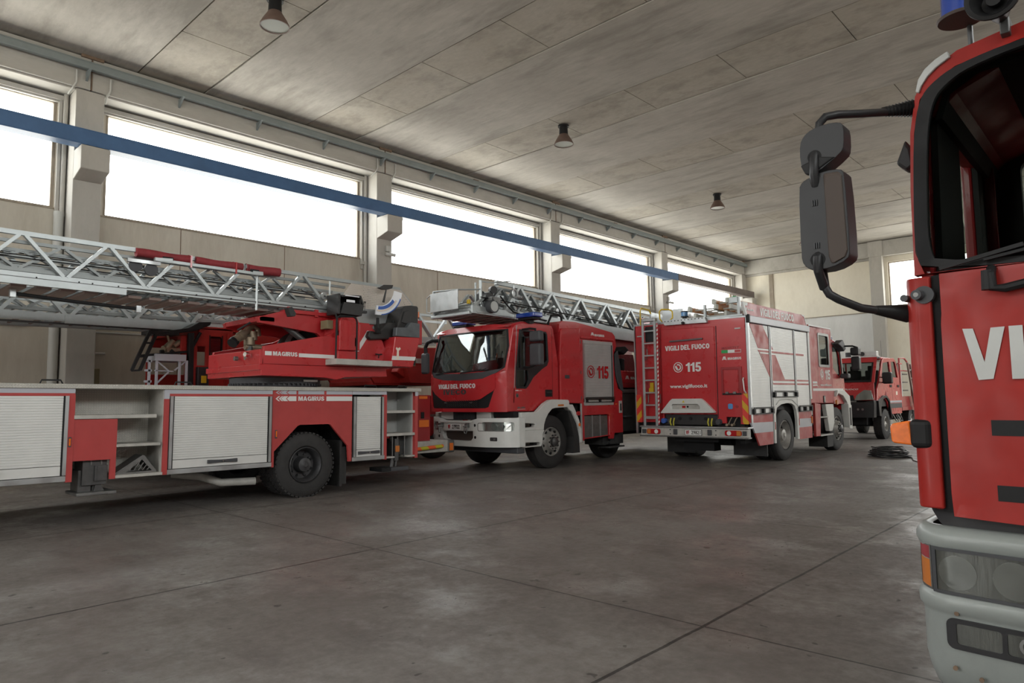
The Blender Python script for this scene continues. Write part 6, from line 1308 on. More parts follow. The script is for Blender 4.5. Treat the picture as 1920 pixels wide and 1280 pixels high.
for ya, yb in ((Y4, Y4+.05), (Y4F-.05, Y4F)): MB().prism(side4, [h1, h2], 'Y', ya, yb).build('cab_side', 'red', T4, .02)
box('side_glass', 'side_glass', T4, 23.45, 25.36, Y4+.03, Y4+.035, 1.9, 2.46)
box('cab_roof', 'red', T4, 23.62, 25.12, Y4+.02, Y4F-.02, 2.46, 2.56, .05); box('cab_rear', 'interior', T4, 25.4, 25.5, Y4+.1, Y4F-.1, .8, 2.0); box('cab_floor', 'interior', T4, 23.0, 25.4, Y4+.06, Y4F-.06, 1.0, 1.2)
MB().patch([(Y4+.02, 1.2), (Y4F-.02, 1.2), (Y4F-.06, 1.76), (Y4+.06, 1.76)], [], fx4, .05, .15).build('bonnet', 'red', T4, .01, smooth=30)
MB().patch([(Y4+.04, 1.74), (Y4F-.04, 1.74), (Y4F-.12, 2.50), (Y4+.12, 2.50)], [[(Y4+.14, 1.80), (Y4F-.14, 1.80), (Y4F-.2, 2.38), (Y4+.2, 2.38)]], fx4, .04, .15).build('windscreen_frame', 'red', T4, smooth=30)
MB().patch([(Y4+.12, 1.76), (Y4F-.12, 1.76), (Y4F-.18, 2.39), (Y4+.18, 2.39)], [[(Y4+.16, 1.82), (Y4F-.16, 1.82), (Y4F-.22, 2.36), (Y4+.22, 2.36)]], lambda y, z: fx4(y, z)-.01, .02, .15).build('windscreen_seal', 'black', T4)
MB().patch([(Y4+.14, 1.80), (Y4F-.14, 1.80), (Y4F-.2, 2.38), (Y4+.2, 2.38)], [], lambda y, z: fx4(y, z)+.015, .006, .15).build('windscreen', 'windscreen_dark', T4, smooth=30)
for y in (6.62, 7.15, 7.6): MB().box(24.0, 24.1, y-.2, y+.2, 1.5, 2.15).box(24.0, 24.1, y-.12, y+.12, 2.12, 2.3).build('cab_seat', 'plastic_grey', T4, .03)
MB().patch([(Y4+.02, .68), (Y4F-.02, .68), (Y4F, 1.05), (Y4F-.02, 1.14), (Y4+.3, 1.14), (Y4+.02, 1.20), (Y4, 1.1)], [], lambda y, z: fx4(y, z)-.12, .25, .2).build('front_bumper', 'plastic', T4, .03, smooth=30)
MB().prism([(22.85, 1.18), (22.9, .72), (23.12, .70), (23.10, .95), (23.20, 1.12), (23.45, 1.26), (23.75, 1.27), (24.02, 1.13), (24.12, .85), (24.2, .62), (24.25, .62), (24.22, .9), (24.08, 1.2), (23.8, 1.34), (23.4, 1.34), (23.1, 1.24)], [], 'Y', Y4-.05, Y4+.04).build('wheel_arch', 'plastic', T4, .01)
MB().patch([(Y4+.05, 1.22), (Y4+.12, 1.50), (Y4+.30, 1.52), (Y4+.50, 1.36), (Y4+.56, 1.20)], [], lambda y, z: fx4(y, z)-.01, .03, .1).build('headlamp', 'lens_clear', T4, .008)
MB().patch([(Y4+.55, 1.17), (Y4+.6, 1.36), (Y4F-.6, 1.36), (Y4F-.55, 1.17)], [], lambda y, z: fx4(y, z)-.006, .03, .1).build('grille', 'black', T4); MB().patch([(Y4+.5, 1.15), (Y4F-.5, 1.15), (Y4F-.5, 1.19), (Y4+.5, 1.19)], [], lambda y, z: fx4(y, z)-.02, .03, .1).build('grille_bar', 'steel', T4)
text('VIGILI DEL FUOCO', 7.60, 6.66, 1.52, 1.565, '-X', 0, 'sticker', T4, bold=.02, shear=.25, fx=lambda y, z: fx4(y, z)-.004); text('115', 7.25, 7.08, 1.41, 1.48, '-X', 0, 'sticker', T4, bold=.04, fx=lambda y, z: fx4(y, z)-.004)
for y in (6.62, 6.50): MB().cyl((fx4(y, .95)-.12, y, .93), (fx4(y, .95)-.14, y, .93), .035, n=14).build('fog_lamp', 'lens_clear', T4)
MB().lathe([(-.02, .05), (.0, .07), (.02, .05), (.0, .035)], (X4-.3, 7.15, .72), 'X', 16, closed=True).build('tow_ring', 'steel', T4)
box('trim_strip', 'sticker_grey', T4, 24.15, 25.6, Y4-.02, Y4, 1.10, 1.17, .01); box('trim_strip', 'plastic_grey', T4, 24.2, 25.58, Y4-.025, Y4, .93, 1.08, .01)
for x in (24.58, 25.5): box('door_seam', 'black', T4, x-.006, x+.006, Y4-.002, Y4, .8, 1.9)
for x in (24.42, 25.28): box('door_handle', 'black', T4, x-.09, x+.09, Y4-.02, Y4, 1.60, 1.68, .01)
box('door_badge', 'label_cream', T4, 25.0, 25.2, Y4-.003, Y4, 1.35, 1.47); MB().cyl((23.85, Y4, 1.40), (23.85, Y4-.004, 1.40), .07, n=18).build('round_badge', 'red_cloth', T4)
MB().box(23.2, 23.42, Y4-.35, Y4-.08, 1.70, 2.06).build('door_mirror', 'plastic', T4, .05, seg=3); MB().cyl((23.42, Y4-.1, 1.92), (23.5, Y4+.02, 1.90), .02, n=8).cyl((23.42, Y4-.1, 1.76), (23.5, Y4+.02, 1.74), .02, n=8).build('mirror_arm', 'black', T4)
wheel(T4, 23.50, 6.14, .46, .27, 1, 'rim', .23, 'rear', 'front_wheel', rim2='rim'); wheel(T4, 23.50, 7.98, .46, .27, -1, 'rim', .23, 'rear', 'front_wheel', rim2='rim'); wheel(T4, 26.9, 6.2, .46, .27, 1, 'rim', .23, 'rear', 'rear_wheel', rim2='rim'); wheel(T4, 26.9, 7.95, .46, .27, -1, 'rim', .23, 'rear', 'rear_wheel', rim2='rim')
MB().cyl((23.5, 6.3, .46), (23.5, 7.8, .46), .08, n=10).box(23.2, 27.4, 6.7, 7.4, .5, .72).box(22.8, 23.4, 6.5, 7.6, .45, .68).build('chassis', 'void', T4)
for x in (24.5, 25.0): MB().tube([(x, Y4, .72), (x+.05, Y4-.08, .52), (x+.3, Y4-.08, .50), (x+.36, Y4, .70)], .018, 8).build('side_step', 'steel', T4, smooth=True)
bd = MB().box(25.7, 27.6, Y4+.02, Y4+.10, .95, 1.3).box(25.7, 27.6, Y4F-.1, Y4F-.02, .95, 1.3).box(25.7, 27.6, Y4, Y4F, .82, .95).build('load_bed', 'red_deep', T4, .01)
MB().tube([(25.72, Y4+.03, .95), (25.72, Y4+.03, 2.58), (26.4, Y4+.03, 2.60), (27.1, Y4+.03, 2.35), (27.15, Y4+.03, 1.3)], .03, 8).tube([(25.6, Y4+.03, 2.40), (26.0, Y4+.03, 2.40)], .025, 8).tube([(25.7, Y4+.03, 2.17), (27.1, Y4+.03, 2.17)], .02, 8).tube([(25.72, Y4F-.03, .95), (25.72, Y4F-.03, 2.58), (26.4, Y4F-.03, 2.60)], .03, 8).build('roll_cage', 'red', T4, smooth=True)
m = MB().box(25.85, 26.3, Y4+.10, Y4+.5, 1.2, 2.42)
m.build('equipment_box', 'white_dirty', T4, .01)
for k in range(4): box('box_shelf', 'steel', T4, 26.4, 27.0, Y4+.1, Y4+.6, 1.2+.28*k, 1.24+.28*k)
MB().bar((26.45, Y4-.05, 2.45), (27.05, Y4-.10, .55), .10, .05, (0, 1, 0)).bar((26.75, Y4-.06, 2.40), (27.3, Y4-.10, .60), .05, .05, (0, 1, 0)).build('leaning_ramp', 'brown_side', T4)
m = MB()
for k in range(6): m.bar((26.5+.09*k, Y4-.06, 2.2-.28*k), (26.78+.09*k, Y4-.06, 2.2-.28*k), .03, .03)
m.build('ramp_rungs', 'alu', T4)
lb = MB().box(23.75, 24.0, 6.35, 7.35, 2.565, 2.60).build('light_bar', 'sticker', T4, .01)
box('light_bar_body', 'white', lb, 23.76, 24.0, 6.38, 7.1, 2.60, 2.76, .02)
MB().cyl((23.75, 6.80, 2.68), (23.73, 6.80, 2.68), .07, n=18).build('speaker', 'seat_black', lb)
for y in (6.50, 7.25): MB().cyl((23.85, y, 2.60), (23.85, y, 2.75), .085, n=18).build('beacon', 'plastic_grey', lb, smooth=30)
box('antenna', 'black', T4, 24.0, 24.006, 6.3, 6.306, 2.56, 3.1); box('roof_lamp', 'steel', T4, 23.60, 23.68, 6.25, 6.34, 2.50, 2.56, .01)
# ================================================================== FOREGROUND TRUCK FRONT (right edge)
T5 = thing('fire_truck', 'close-up front corner of a red truck with long black mirror arms, right edge', 'fire truck', (4.3, -.47, 0))
X5, E5 = 3.0, .68          # front face and its near-left edge (y); the cab spans y .68 .. -1.62
C5 = -.47
def fx5(y, z):
    t = abs(y-C5)/1.15
    x = X5-.05*(1-t**2)+.04*max(0, (t-.90)/.10)**2.2
    if z > 1.83: x += (z-1.83)*.10
    return x
def P5(name, mat, outer, holes=(), t=.03, off=0., bevel=0., parent=None, **k):
    o = [(y, z) for y, z in outer]
    return MB().patch(o, list(holes), lambda y, z: fx5(y, z)+off, t, .07).build(name, mat, parent or T5, bevel, smooth=25, **k)
YB = -1.62
# cab
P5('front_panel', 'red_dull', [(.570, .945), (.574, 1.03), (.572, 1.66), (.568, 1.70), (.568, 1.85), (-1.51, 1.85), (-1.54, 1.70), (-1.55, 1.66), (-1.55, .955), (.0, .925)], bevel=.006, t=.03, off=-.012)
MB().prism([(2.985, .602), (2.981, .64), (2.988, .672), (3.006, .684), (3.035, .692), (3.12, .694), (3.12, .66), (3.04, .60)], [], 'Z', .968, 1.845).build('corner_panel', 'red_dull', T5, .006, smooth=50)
P5('seam', 'void', [(.61, .955), (.55, .955), (.55, 1.66), (.55, 1.85), (.60, 1.85), (.62, 1.66)], t=.02, off=.012)
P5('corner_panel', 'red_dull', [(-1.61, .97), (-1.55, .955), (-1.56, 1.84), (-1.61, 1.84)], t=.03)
ws5 = [(.62, 1.86), (.652, 1.95), (.645, 2.18), (.63, 2.42), (.60, 2.55), (.55, 2.60), (.47, 2.64), (.26, 2.665), (C5, 2.68), (-1.2, 2.665), (-1.41, 2.64), (-1.54, 2.55), (-1.57, 2.42), (-1.585, 1.95), (-1.55, 1.86), (C5, 1.84)]
ws5 = [(y+.014*max(0, z-1.9)/.75*(1 if y > C5 else -1), z+.042*max(0, z-1.9)) for y, z in ws5]
in5 = lambda k: [(C5+(y-C5)*k, 2.25+(z-2.25)*(k-.01)) for y, z in ws5]
P5('windscreen_seal', 'black', sm(ws5), [sm(in5(.955))], t=.04, off=-.006, bevel=.006)
P5('windscreen', 'windscreen_dark', sm(in5(.965)), t=.006, off=.012)
up5 = lambda L: [(y+.014*max(0, z-1.9)/.75*(1 if y > C5 else -1), z+.042*max(0, z-1.9)) for y, z in L]
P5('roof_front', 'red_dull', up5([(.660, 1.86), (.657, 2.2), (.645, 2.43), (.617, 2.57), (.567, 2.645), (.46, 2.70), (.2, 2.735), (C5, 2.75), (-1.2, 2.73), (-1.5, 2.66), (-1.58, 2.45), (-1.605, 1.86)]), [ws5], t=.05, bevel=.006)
P5('corner_marker', 'alu_flat', up5([(.612, 2.585), (.600, 2.63), (.575, 2.662), (.535, 2.688), (.49, 2.705), (.482, 2.678), (.53, 2.655), (.565, 2.628), (.588, 2.60), (.60, 2.575)]), t=.02, off=-.012, bevel=.004)
so5 = [(3.02, .96), (4.42, .96), (4.42, 2.66), (3.30, 2.66), (3.12, 2.50), (3.06, 1.86)]
MB().box(3.03, 4.42, .62, .688, .97, 1.845).build('cab_side_lower', 'red_dull', T5, .01); MB().prism([(3.10, 1.3), (4.36, 1.3), (4.36, 2.64), (3.32, 2.64), (3.17, 2.50), (3.10, 1.86)], [[(3.57, 1.98), (4.04, 1.98), (4.04, 2.60), (3.98, 2.62), (3.60, 2.54)]], 'Y', .575, .598).build('side_lining', 'interior', T5)
MB().prism([(.575, 2.50), (.54, 2.62), (.44, 2.68), (C5, 2.71), (-1.4, 2.68), (-1.55, 2.5), (-1.5, 2.5), (-1.38, 2.65), (C5, 2.68), (.42, 2.655), (.52, 2.60), (.55, 2.50)], [], 'X', 3.14, 4.36).build('roof_lining', 'interior', T5)
MB().prism(so5, [[(3.57, 1.98), (4.04, 1.98), (4.04, 2.60), (3.98, 2.62), (3.60, 2.54)]], 'Y', .60, .645).build('cab_side', 'red', T5, .012)
MB().prism(so5, [[(3.2, 1.75), (4.1, 1.75), (4.1, 2.45), (3.28, 2.45)]], 'Y', YB, YB+.05).build('cab_side', 'red', T5, .012)
MB().prism([(.645, 2.54), (.635, 2.63), (.58, 2.71), (.46, 2.76), (.2, 2.79), (C5, 2.80), (-1.1, 2.79), (-1.4, 2.76), (-1.56, 2.64), (-1.6, 2.52), (-1.5, 2.52), (-1.4, 2.64), (C5, 2.70), (.3, 2.68), (.5, 2.60), (.58, 2.52)], [], 'X', 3.16, 4.42).build('cab_roof', 'red_dull', T5, .02)
MB().prism([(.62, .96), (.62, 2.64), (.50, 2.74), (YB+.14, 2.74), (YB+.03, 2.64), (YB+.03, .96)], [rrect(-.25, .435, 2.14, 2.60, .05), rrect(-1.4, -.6, 2.14, 2.60, .05)], 'X', 4.36, 4.42).build('cab_back', 'interior', T5)
box('cab_floor', 'interior', T5, 3.1, 4.4, YB+.05, .60, 1.0, 1.1); box('dashboard', 'dash', T5, 3.08, 3.45, YB+.08, .58, 1.70, 1.90, .03)
for y in (.18, -1.1): MB().box(3.7, 4.15, y-.22, y+.22, 1.35, 1.55).box(4.12, 4.27, y-.20, y+.20, 1.5, 2.05).box(4.16, 4.26, y-.12, y+.12, 2.05, 2.2).build('cab_seat', 'interior', T5, .04)
box('red_belt', 'red_deep', T5, 4.20, 4.23, .53, .58, 1.3, 2.55)
MB().lathe([(-.012, .2), (0, .215), (.012, .2), (0, .19)], (3.55, -.95, 1.98), 'X', 24, closed=True).build('steering_wheel', 'black', T5)
box('body_box', 'red', T5, 4.7, 9.0, YB, .66, .75, 1.75, .02); box('chassis', 'void', T5, 3.2, 9.0, -1.1, .2, .4, .9)
# lettering across the front
vw = [('V', .505, .383), ('I', .362, .322)]
P5('lettering', 'alu_flat', [(.503, 1.634), (.470, 1.632), (.441, 1.508), (.416, 1.631), (.374, 1.632), (.418, 1.447), (.463, 1.444)], t=.004, off=-.018)
xs5 = .362; ww = {'I': .040, 'M': .14}
for ch in 'IGILI DEL FUOCO':
    if ch == ' ': xs5 -= .07; continue
    wd = ww.get(ch, .115); block(ch, xs5, xs5-wd, 1.445, 1.632, '-X', 0, 'alu_flat', T5, fx=lambda y, z: fx5(y, z)-.018); xs5 -= wd+.022
# grille slots and creases
for z0, z1, yb in ((1.245, 1.30, .435), (1.015, 1.07, .43)):
    P5('grille_slot', 'black', [(yb, z0), (yb, z1), (-1.37, z1), (-1.37, z0)], t=.03, off=-.014)
# lower valance and bumper
P5('valance', 'plastic', [(.665, .975), (.655, .95), (.63, .91), (.58, .87), (.56, .80), (-1.48, .80), (-1.6, .96), (0, .96)], t=.10, off=.035)
def fb5(y, z):
    yy = abs(y-C5)+C5; X0 = 2.952+.048*((min(yy, .59)-C5)/1.06)**2
    return X0 if yy < .59 else X0-.0+(.125-math.sqrt(max(1e-6, .125**2-min(yy-.59, .1249)**2)))
def B5(name, mat, outer, holes=(), t=.01, off=0., bevel=0., parent=None, **k):
    return MB().patch(outer, list(holes), lambda y, z: fb5(y, z)+off, t, .02).build(name, mat, parent or T5, bevel, smooth=40, **k)
plan = [(3.60, .715), (3.30, .715), (3.125, .715)]+[(3.125-.125*sin(radians(a)), .59+.125*cos(radians(a))) for a in range(10, 90, 10)]+[(fb5(y, 0), y) for y in [.58-.1175*i for i in range(10)]]
plan = plan+[(x, 2*C5-y) for x, y in reversed(plan)]
prof = [(-.07, .27), (-.03, .31), (-.012, .36), (0, .42), (0, .575), (.004, .588), (.014, .60), (.016, .63), (.010, .648), (0, .658), (0, .815), (.006, .826), (.014, .845), (.013, .865), (.004, .885), (-.012, .898), (-.030, .902), (-.045, .896), (-.05, .85)]
bm_ = MB(); nP = len(prof); vs = []
for i, (x, y) in enumerate(plan):
    p0 = plan[max(i-1, 0)]; p1 = plan[min(i+1, len(plan)-1)]; tx, ty = p1[0]-p0[0], p1[1]-p0[1]; L = math.hypot(tx, ty); nx, ny = ty/L, -tx/L
    if nx > .01 or (abs(nx) <= .01 and (y-C5)*ny < 0): nx, ny = -nx, -ny
    vs += [(x+nx*d, y+ny*d, z) for d, z in prof]
bm_.add(vs, [(i*nP+k, i*nP+k+1, (i+1)*nP+k+1, (i+1)*nP+k) for i in range(len(plan)-1) for k in range(nP-1)])
bp = bm_.build('bumper', 'white_shaded', T5, smooth=60)
MB().box(3.06, 3.5, -1.6, .66, .80, .86).build('bumper_shelf', 'steel_dark', bp)
B5('headlamp_gap', 'void', rrect(.255, .660, .656, .822, .006), t=.004, off=-.003, parent=bp)
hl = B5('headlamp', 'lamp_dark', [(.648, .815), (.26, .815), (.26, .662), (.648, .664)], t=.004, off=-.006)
B5('headlamp_frame', 'plastic_grey', [(.660, .824), (.25, .824), (.25, .652), (.660, .656)], [[(.645, .812), (.265, .812), (.265, .664), (.645, .668)]], t=.008, off=-.010, parent=hl)
nm('lamp_bowl', (.17, .18, .165), .14, metal=.7, coat=.6, noise=.2, nscale=6)
for cy, rr_ in ((.575, .062), (.40, .066)):
    B5('reflector', 'lamp_bowl', circ(cy, .738, rr_, 24), t=.002, off=-.008, parent=hl)
ic = B5('corner_indicator', 'amber_dull', [(.711, .772), (.668, .768), (.668, .668), (.711, .672)], t=.006, off=-.005)
B5('clear_lens', 'red_cloth', [(.711, .822), (.668, .820), (.668, .772), (.711, .776)], t=.006, off=-.005, parent=ic); B5('indicator_frame', 'steel', [(.7125, .828), (.662, .826), (.662, .660), (.7125, .664)], [[(.711, .822), (.668, .820), (.668, .668), (.711, .672)]], t=.008, off=-.008, parent=ic)
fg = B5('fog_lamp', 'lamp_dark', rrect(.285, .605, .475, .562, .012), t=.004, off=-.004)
B5('fog_frame', 'plastic', rrect(.275, .622, .463, .572, .025), [rrect(.450, .590, .482, .556, .01), rrect(.30, .435, .482, .556, .01)], t=.008, off=-.008, parent=fg)
B5('fog_reflector', 'steel', circ(.37, .52, .032, 18), [circ(.37, .52, .022, 18)], t=.002, off=-.006, parent=fg)
for y, z in ((.585, .592), (.60, .395), (.52, .375)): MB().cyl((fb5(y, z)-.004, y, z), (fb5(y, z)-.014, y, z), .008, n=10).build('screw', 'rust', bp)
# side repeater on the corner
rpt = MB().box(2.97, 3.09, .625, .70, 1.19, 1.30).build('repeater_base', 'black', T5, .02, seg=3); MB().prism([(.69, 1.20), (.70, 1.295), (.762, 1.282), (.768, 1.27), (.765, 1.215), (.755, 1.207)], [], 'X', 2.98, 3.07).build('repeater_lens', 'orange', T5, .006)
# lock caps, note, wiper
P5('small_note', 'steel_dark', [(.637, 1.682), (.602, 1.678), (.602, 1.712), (.637, 1.715)], t=.004, off=-.004)
MB().cyl((3.02, .622, 1.775), (2.975, .622, 1.775), .034, n=24).cyl((2.985, .637, 1.775), (2.95, .643, 1.775), .021, .019, n=18).cyl((3.0, .685, 1.768), (2.965, .688, 1.768), .014, n=14).build('mirror_pivot', 'plastic_grey', T5, smooth=30)
MB().cyl((2.951, .643, 1.775), (2.948, .643, 1.775), .009, n=12).build('pivot_screw', 'steel', T5)
MB().bar((2.955, .56, 1.865), (2.94, .30, 1.915), .012, .014).bar((2.955, .42, 1.878), (2.935, .0, 1.94), .02, .01).tube([(2.96, .40, 1.845), (2.93, .40, 1.82), (2.93, .395, 1.77), (2.93, .36, 1.765), (2.93, .25, 1.785)], .016, 8).cyl((2.935, .41, 1.835), (2.935, .41, 1.765), .020, .022, n=10).build('wiper', 'black', T5)
# mirrors
MB().tube([(3.09, .722, 2.564), (2.95, .795, 2.537), (2.84, .855, 2.518), (2.805, .89, 2.508), (2.80, .912, 2.485), (2.80, .915, 2.46), (2.80, .922, 2.38), (2.80, .925, 2.20), (2.80, .93, 1.90), (2.80, .922, 1.82), (2.80, .908, 1.792), (2.82, .88, 1.770), (2.90, .825, 1.738), (3.0, .745, 1.722)], .0165, 12).build('mirror_arm', 'plastic', T5, smooth=True)
m = MB()
for k in range(9):
    t = k/8; p = Vector((3.07+.04*t, .735-.085*t, 2.564)); q = p+Vector((.004, -.008, 0)); m.cyl(p, q, .022+.014*t, .018+.012*t, n=18)
m.cyl((3.06, .75, 2.564), (3.11, .65, 2.564), .018, .026, n=14); m.build('upper_bellows', 'black', T5, smooth=30)
MB().cyl((2.95, .785, 1.730), (3.04, .695, 1.715), .018, .036, n=18).build('lower_bellows', 'black', T5, smooth=30)
um = MB().prism(sm([(.972, 2.40), (.955, 2.43), (.925, 2.448), (.87, 2.455), (.818, 2.448), (.806, 2.43), (.807, 2.35), (.82, 2.325), (.90, 2.275), (.935, 2.262), (.962, 2.28), (.974, 2.33)], 1), [], 'X', 2.74, 2.83).build('wide_mirror', 'plastic', T5, .028, smooth=70, seg=5)
MB().prism([(.972, 2.31), (.955, 2.272), (.932, 2.266), (.84, 2.315), (.90, 2.33)], [], 'X', 2.735, 2.76).build('mirror_underside', 'black', um, .004)
lm = MB().prism(sm([(.985, 2.22), (.97, 2.245), (.945, 2.255), (.885, 2.27), (.825, 2.265), (.812, 2.245), (.805, 1.94), (.815, 1.91), (.875, 1.885), (.95, 1.885), (.98, 1.91), (.988, 1.95)], 1), [], 'X', 2.74, 2.84).build('main_mirror', 'plastic', T5, .028, smooth=70, seg=5)
MB().prism([(.89, 2.262), (.83, 2.257), (.82, 2.24), (.813, 1.945), (.822, 1.92), (.875, 1.898), (.885, 1.93)], [], 'X', 2.733, 2.76).build('mirror_cover', 'brown_cover', lm, .012, seg=3)
for z in (2.15, 1.98):
    for dy in (-.008, 0, .008): MB().box(2.734, 2.742, .925+dy-.0015, .925+dy+.0015, z-.012, z+.012).build('vent_rib', 'plastic_grey', lm)
MB().tube([(2.76, .918, 2.36), (2.735, .918, 2.33), (2.73, .92, 2.26), (2.75, .922, 2.22)], .0165, 12).build('mirror_arm', 'plastic', T5, smooth=True)
MB().tube([(2.77, .925, 1.96), (2.735, .925, 1.93), (2.74, .925, 1.88), (2.80, .927, 1.82)], .018, 12).build('mirror_arm', 'plastic', T5, smooth=True)
MB().cyl((2.738, .918, 2.335), (2.742, .918, 2.335), .026, n=20).cyl((2.738, .925, 1.925), (2.742, .925, 1.925), .028, n=20).build('arm_socket', 'void', T5)
MB().prism([(.70, 2.46), (.72, 2.50), (.76, 2.40), (.72, 2.36), (.69, 2.38)], [], 'X', 3.28, 3.36).build('rear_side_mirror', 'plastic', T5, .012)
# beacon and horn on the roof
MB().lathe([(0, .001), (0, .078), (.010, .082), (.014, .075), (.014, .001)], (3.02, .445, 2.822), 'Z', 36).build('beacon_plate', 'brown_cover', T5, smooth=30)
MB().lathe([(0, .001), (0, .068), (.15, .064), (.17, .04), (.175, .001)], (3.03, .445, 2.836), 'Z', 30).build('beacon_dome', 'blue_lens', T5, smooth=True)
MB().lathe([(.20, .02), (.16, .03), (.06, .05), (.0, .085), (-.01, .085), (-.005, .07), (.05, .04), (.06, .001)], (2.86, .325, 2.795), 'X', 30).cyl((2.88, .325, 2.795), (2.90, .325, 2.795), .024, n=16).build('air_horn', 'black', T5, smooth=30)
MB().box(3.02, 3.20, .30, .33, 2.72, 2.79).build('horn_bracket', 'steel_dark', T5, .004); MB().cyl((3.09, .43, 2.70), (3.09, .43, 2.84), .010, n=8).build('beacon_post', 'steel_dark', T5)
wheel(T5, 3.95, .62, .48, .28, -1, 'rim', .27, 'front', 'front_wheel'); wheel(T5, 3.95, -1.58, .48, .28, 1, 'rim', .27, 'front', 'front_wheel'); wheel(T5, 7.6, .62, .48, .28, -1, 'rim', .27, 'rear', 'rear_wheel'); wheel(T5, 7.6, -1.58, .48, .28, 1, 'rim', .27, 'rear', 'rear_wheel')

# ================================================================== SECOND ROW AGAINST THE WALL
T6 = thing('ladder_truck', 'older ladder truck half hidden in the second row against the left wall', 'fire truck', (8.0, 13.9, 0))
Y6 = 12.6; sc6 = 1.0
cab6 = [(5.08, 1.0), (5.08, 2.70), (5.20, 2.78), (5.72, 2.80), (6.05, 2.75), (6.08, 1.0)]
MB().prism([(5.04, 1.0), (5.04, 2.42), (5.14, 2.76), (5.75, 2.78), (5.80, 1.0)], [[(5.10, 2.08), (5.10, 2.43), (5.25, 2.43), (5.25, 2.08)], rrect(5.33, 5.54, 2.06, 2.62, .03)], 'Y', Y6, Y6+.05).build('cab_side', 'red_dull', T6, .01)
MB().prism([(5.04, 1.0), (5.04, 2.42), (5.14, 2.76), (7.0, 2.78), (7.0, 1.0)], [[(5.10, 2.0), (5.10, 2.55), (5.8, 2.55), (5.8, 2.0)], [(6, 2), (6, 2.5), (6.8, 2.5), (6.8, 2)]], 'Y', 14.95, 15.0).box(5.14, 7.0, Y6, 15.0, 2.72, 2.80).prism([(5.55, 1.0), (5.6, 2.7), (6.9, 2.74), (7.0, 1.0)], [], 'Y', Y6+.04, Y6+.09).build('cab', 'red_dull', T6, .03)
box('window_glass', 'side_glass', T6, 5.33, 5.54, Y6+.02, Y6+.025, 2.06, 2.62); box('window_seal', 'black', T6, 5.31, 5.33, Y6-.005, Y6+.02, 2.04, 2.64); box('window_seal', 'black', T6, 5.54, 5.56, Y6-.005, Y6+.02, 2.04, 2.64)
for x in (5.60, 5.66, 5.72): box('pillar_rib', 'red_dull', T6, x-.008, x+.008, Y6-.015, Y6, 1.2, 2.7, .004)
MB().box(4.93, 5.02, Y6-.06, Y6+.04, 1.5, 2.66).prism([(4.60, 2.62), (5.05, 2.70), (5.30, 2.82), (5.32, 2.88), (5.1, 2.86), (4.9, 2.74), (4.6, 2.68)], [], 'Y', Y6-.06, Y6+.3).bar((5.0, Y6-.02, 2.40), (5.14, Y6-.02, 2.68), .05, .05).build('gantry', 'black', T6, .01)
box('control_box', 'plastic', T6, 5.08, 5.28, Y6-.10, Y6+.1, 1.5, 2.05, .01); box('yellow_sign', 'yellow', T6, 5.14, 5.23, Y6-.11, Y6-.10, 1.76, 1.89)
rk = MB().bar((4.28, Y6-.05, 2.66), (4.00, Y6-.05, 1.96), .05, .05).bar((4.40, Y6-.05, 2.67), (4.13, Y6-.05, 1.97), .05, .05)
for k in (0, .32, .66, 1): rk.bar((4.28-.28*k, Y6-.05, 2.66-.70*k), (4.40-.27*k, Y6-.05, 2.67-.70*k), .03, .03)
rk.box(4.25, 4.75, Y6-.08, Y6+.3, 2.60, 2.66).bar((4.15, Y6, 2.22), (5.0, Y6, 2.33), .04, .04).build('hanging_rack', 'black', T6)
m = MB().box(4.36, 4.88, Y6-.08, Y6+.5, 2.14, 2.26)
for x in (4.28, 4.40, 4.78, 4.90): m.box(x-.02, x+.02, Y6-.06, Y6-.02, 1.0, 2.16)
m.bar((4.42, Y6-.04, 2.12), (4.62, Y6-.04, 1.95), .025, .025).bar((4.88, Y6-.04, 2.14), (4.70, Y6-.04, 1.98), .025, .025).bar((4.60, Y6-.04, 1.95), (4.38, Y6-.04, 1.72), .025, .025).bar((4.36, Y6-.05, 1.97), (4.68, Y6-.05, 1.96), .02, .02)
for z in (2.13, 1.97, 1.78): m.box(4.20, 4.32, Y6-.06, Y6-.04, z-.02, z+.02)
m.build('pump_frame', 'sticker_grey', T6, .003)
MB().cyl((4.55, Y6+.1, 2.36), (4.72, Y6+.15, 2.40), .06, n=12).cyl((4.62, Y6+.12, 2.38), (4.72, Y6+.1, 2.52), .07, .05, n=12).tube([(4.66, Y6+.1, 2.45), (4.62, Y6+.1, 2.6), (4.6, Y6+.1, 2.66)], .02, 6).box(4.60, 4.86, Y6+.05, Y6+.3, 2.27, 2.38).cyl((4.72, Y6+.1, 2.42), (4.84, Y6+.1, 2.50), .05, n=12).build('water_monitor', 'brass', T6, smooth=30)
MB().cyl((4.50, Y6+.1, 2.30), (4.56, Y6+.1, 2.31), .04, n=12).cyl((4.66, Y6+.05, 2.29), (4.70, Y6+.05, 2.33), .04, n=12).build('monitor_nozzle', 'black', T6); box('red_cylinder_box', 'red_dull', T6, 4.82, 4.93, Y6+.02, Y6+.2, 2.26, 2.62, .02)
box('body_side', 'red_deep', T6, 7.1, 11.8, Y6+.02, Y6+.07, .55, 1.5); box('deck', 'steel', T6, 4.1, 11.8, Y6, 15.05, 1.0, 1.06); box('body', 'interior', T6, 5.1, 11.8, Y6+.1, 15.0, .6, 1.5)
MB().cyl((9.8, 13.8, 1.5), (9.8, 13.8, 1.72), .8, n=36).build('slewing_ring', 'plastic_grey', T6, smooth=30)
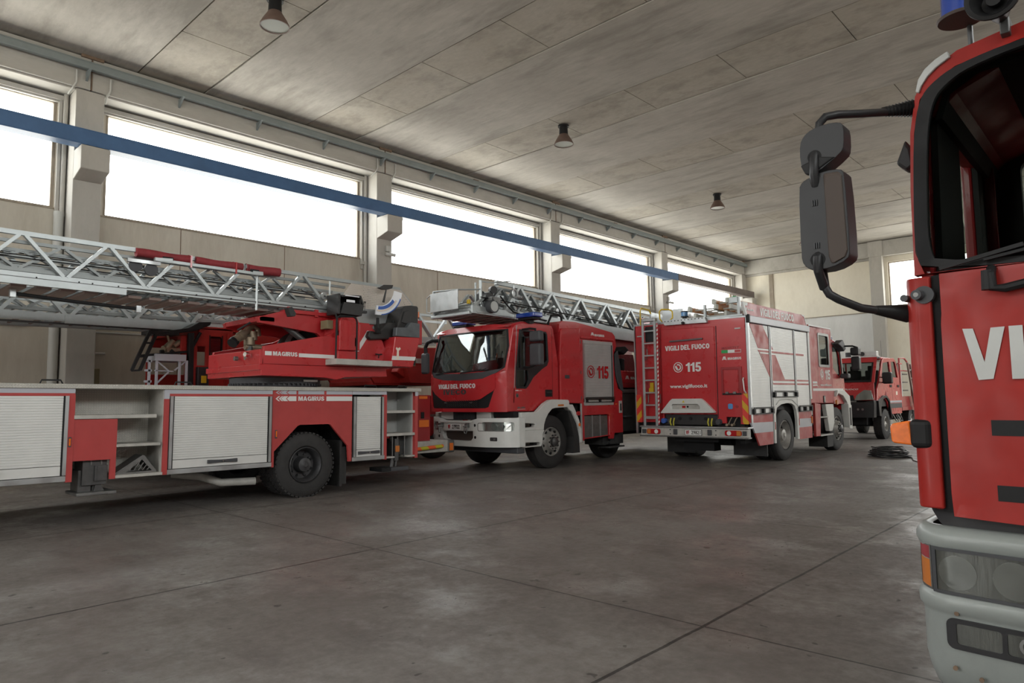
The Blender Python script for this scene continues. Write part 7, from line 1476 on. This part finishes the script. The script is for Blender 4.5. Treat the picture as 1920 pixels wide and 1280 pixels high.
MB().prism([(9.05, 1.93), (9.15, 1.79), (10.8, 1.79), (11.3, 1.9), (11.2, 2.5), (10.4, 2.68), (10.15, 2.66), (9.6, 2.14), (9.1, 2.05)], [], 'Y', 12.85, 12.92).prism([(9.05, 1.93), (9.15, 1.79), (10.8, 1.79), (11.3, 1.9), (11.2, 2.5), (10.4, 2.68), (9.6, 2.14), (9.1, 2.05)], [], 'Y', 14.6, 14.67).box(9.1, 11.2, 12.9, 14.65, 1.75, 1.85).build('turntable', 'red_dull', T6, .01)
MB().prism([(9.75, 2.14), (9.85, 1.80), (10.7, 1.78), (10.75, 1.9), (9.8, 2.5)], [], 'Y', 12.45, 12.86).prism([(9.58, 2.05), (10.0, 2.62), (10.9, 2.66), (11.0, 1.9), (9.9, 1.86)], [], 'Y', 12.6, 12.86).build('operator_platform', 'red_dull', T6, .02)
box('step_white', 'white_dirty', T6, 10.0, 10.35, 12.40, 12.45, 2.25, 2.36); box('lamp_box', 'tan_box', T6, 9.85, 9.98, 12.42, 12.5, 2.18, 2.32)
L6 = truss(T6, 1.2, 12.4, 13.0, 14.1, 3.50, 2.91, .98, .0, dz=.010, rail=.06, beam=.10, wd=.06, name='ladder', rungmat='brown_side')
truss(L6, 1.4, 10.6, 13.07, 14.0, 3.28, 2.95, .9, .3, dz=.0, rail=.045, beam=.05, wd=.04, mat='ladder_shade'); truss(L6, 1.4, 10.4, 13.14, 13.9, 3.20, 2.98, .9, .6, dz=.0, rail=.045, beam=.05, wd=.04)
MB().bar((1.2, 12.97, 2.84), (11.0, 12.97, 2.84), .03, .10).bar((3.1, 12.95, 2.80), (5.0, 12.95, 2.80), .03, .13).build('beam_cover', 'ladder_alu', L6)
MB().bar((1.2, 13.1, 2.74), (5.2, 13.1, 2.74), .06, .03).build('lower_rail', 'steel_dark', L6)
for x in (6.2, 10.8): wheel(T6, x, Y6+.05, .50, .28, 1, 'rim_dark', .28, 'front', 'wheel', treads=False); wheel(T6, x, 14.95, .50, .28, -1, 'rim_dark', .28, 'front', 'wheel', treads=False)
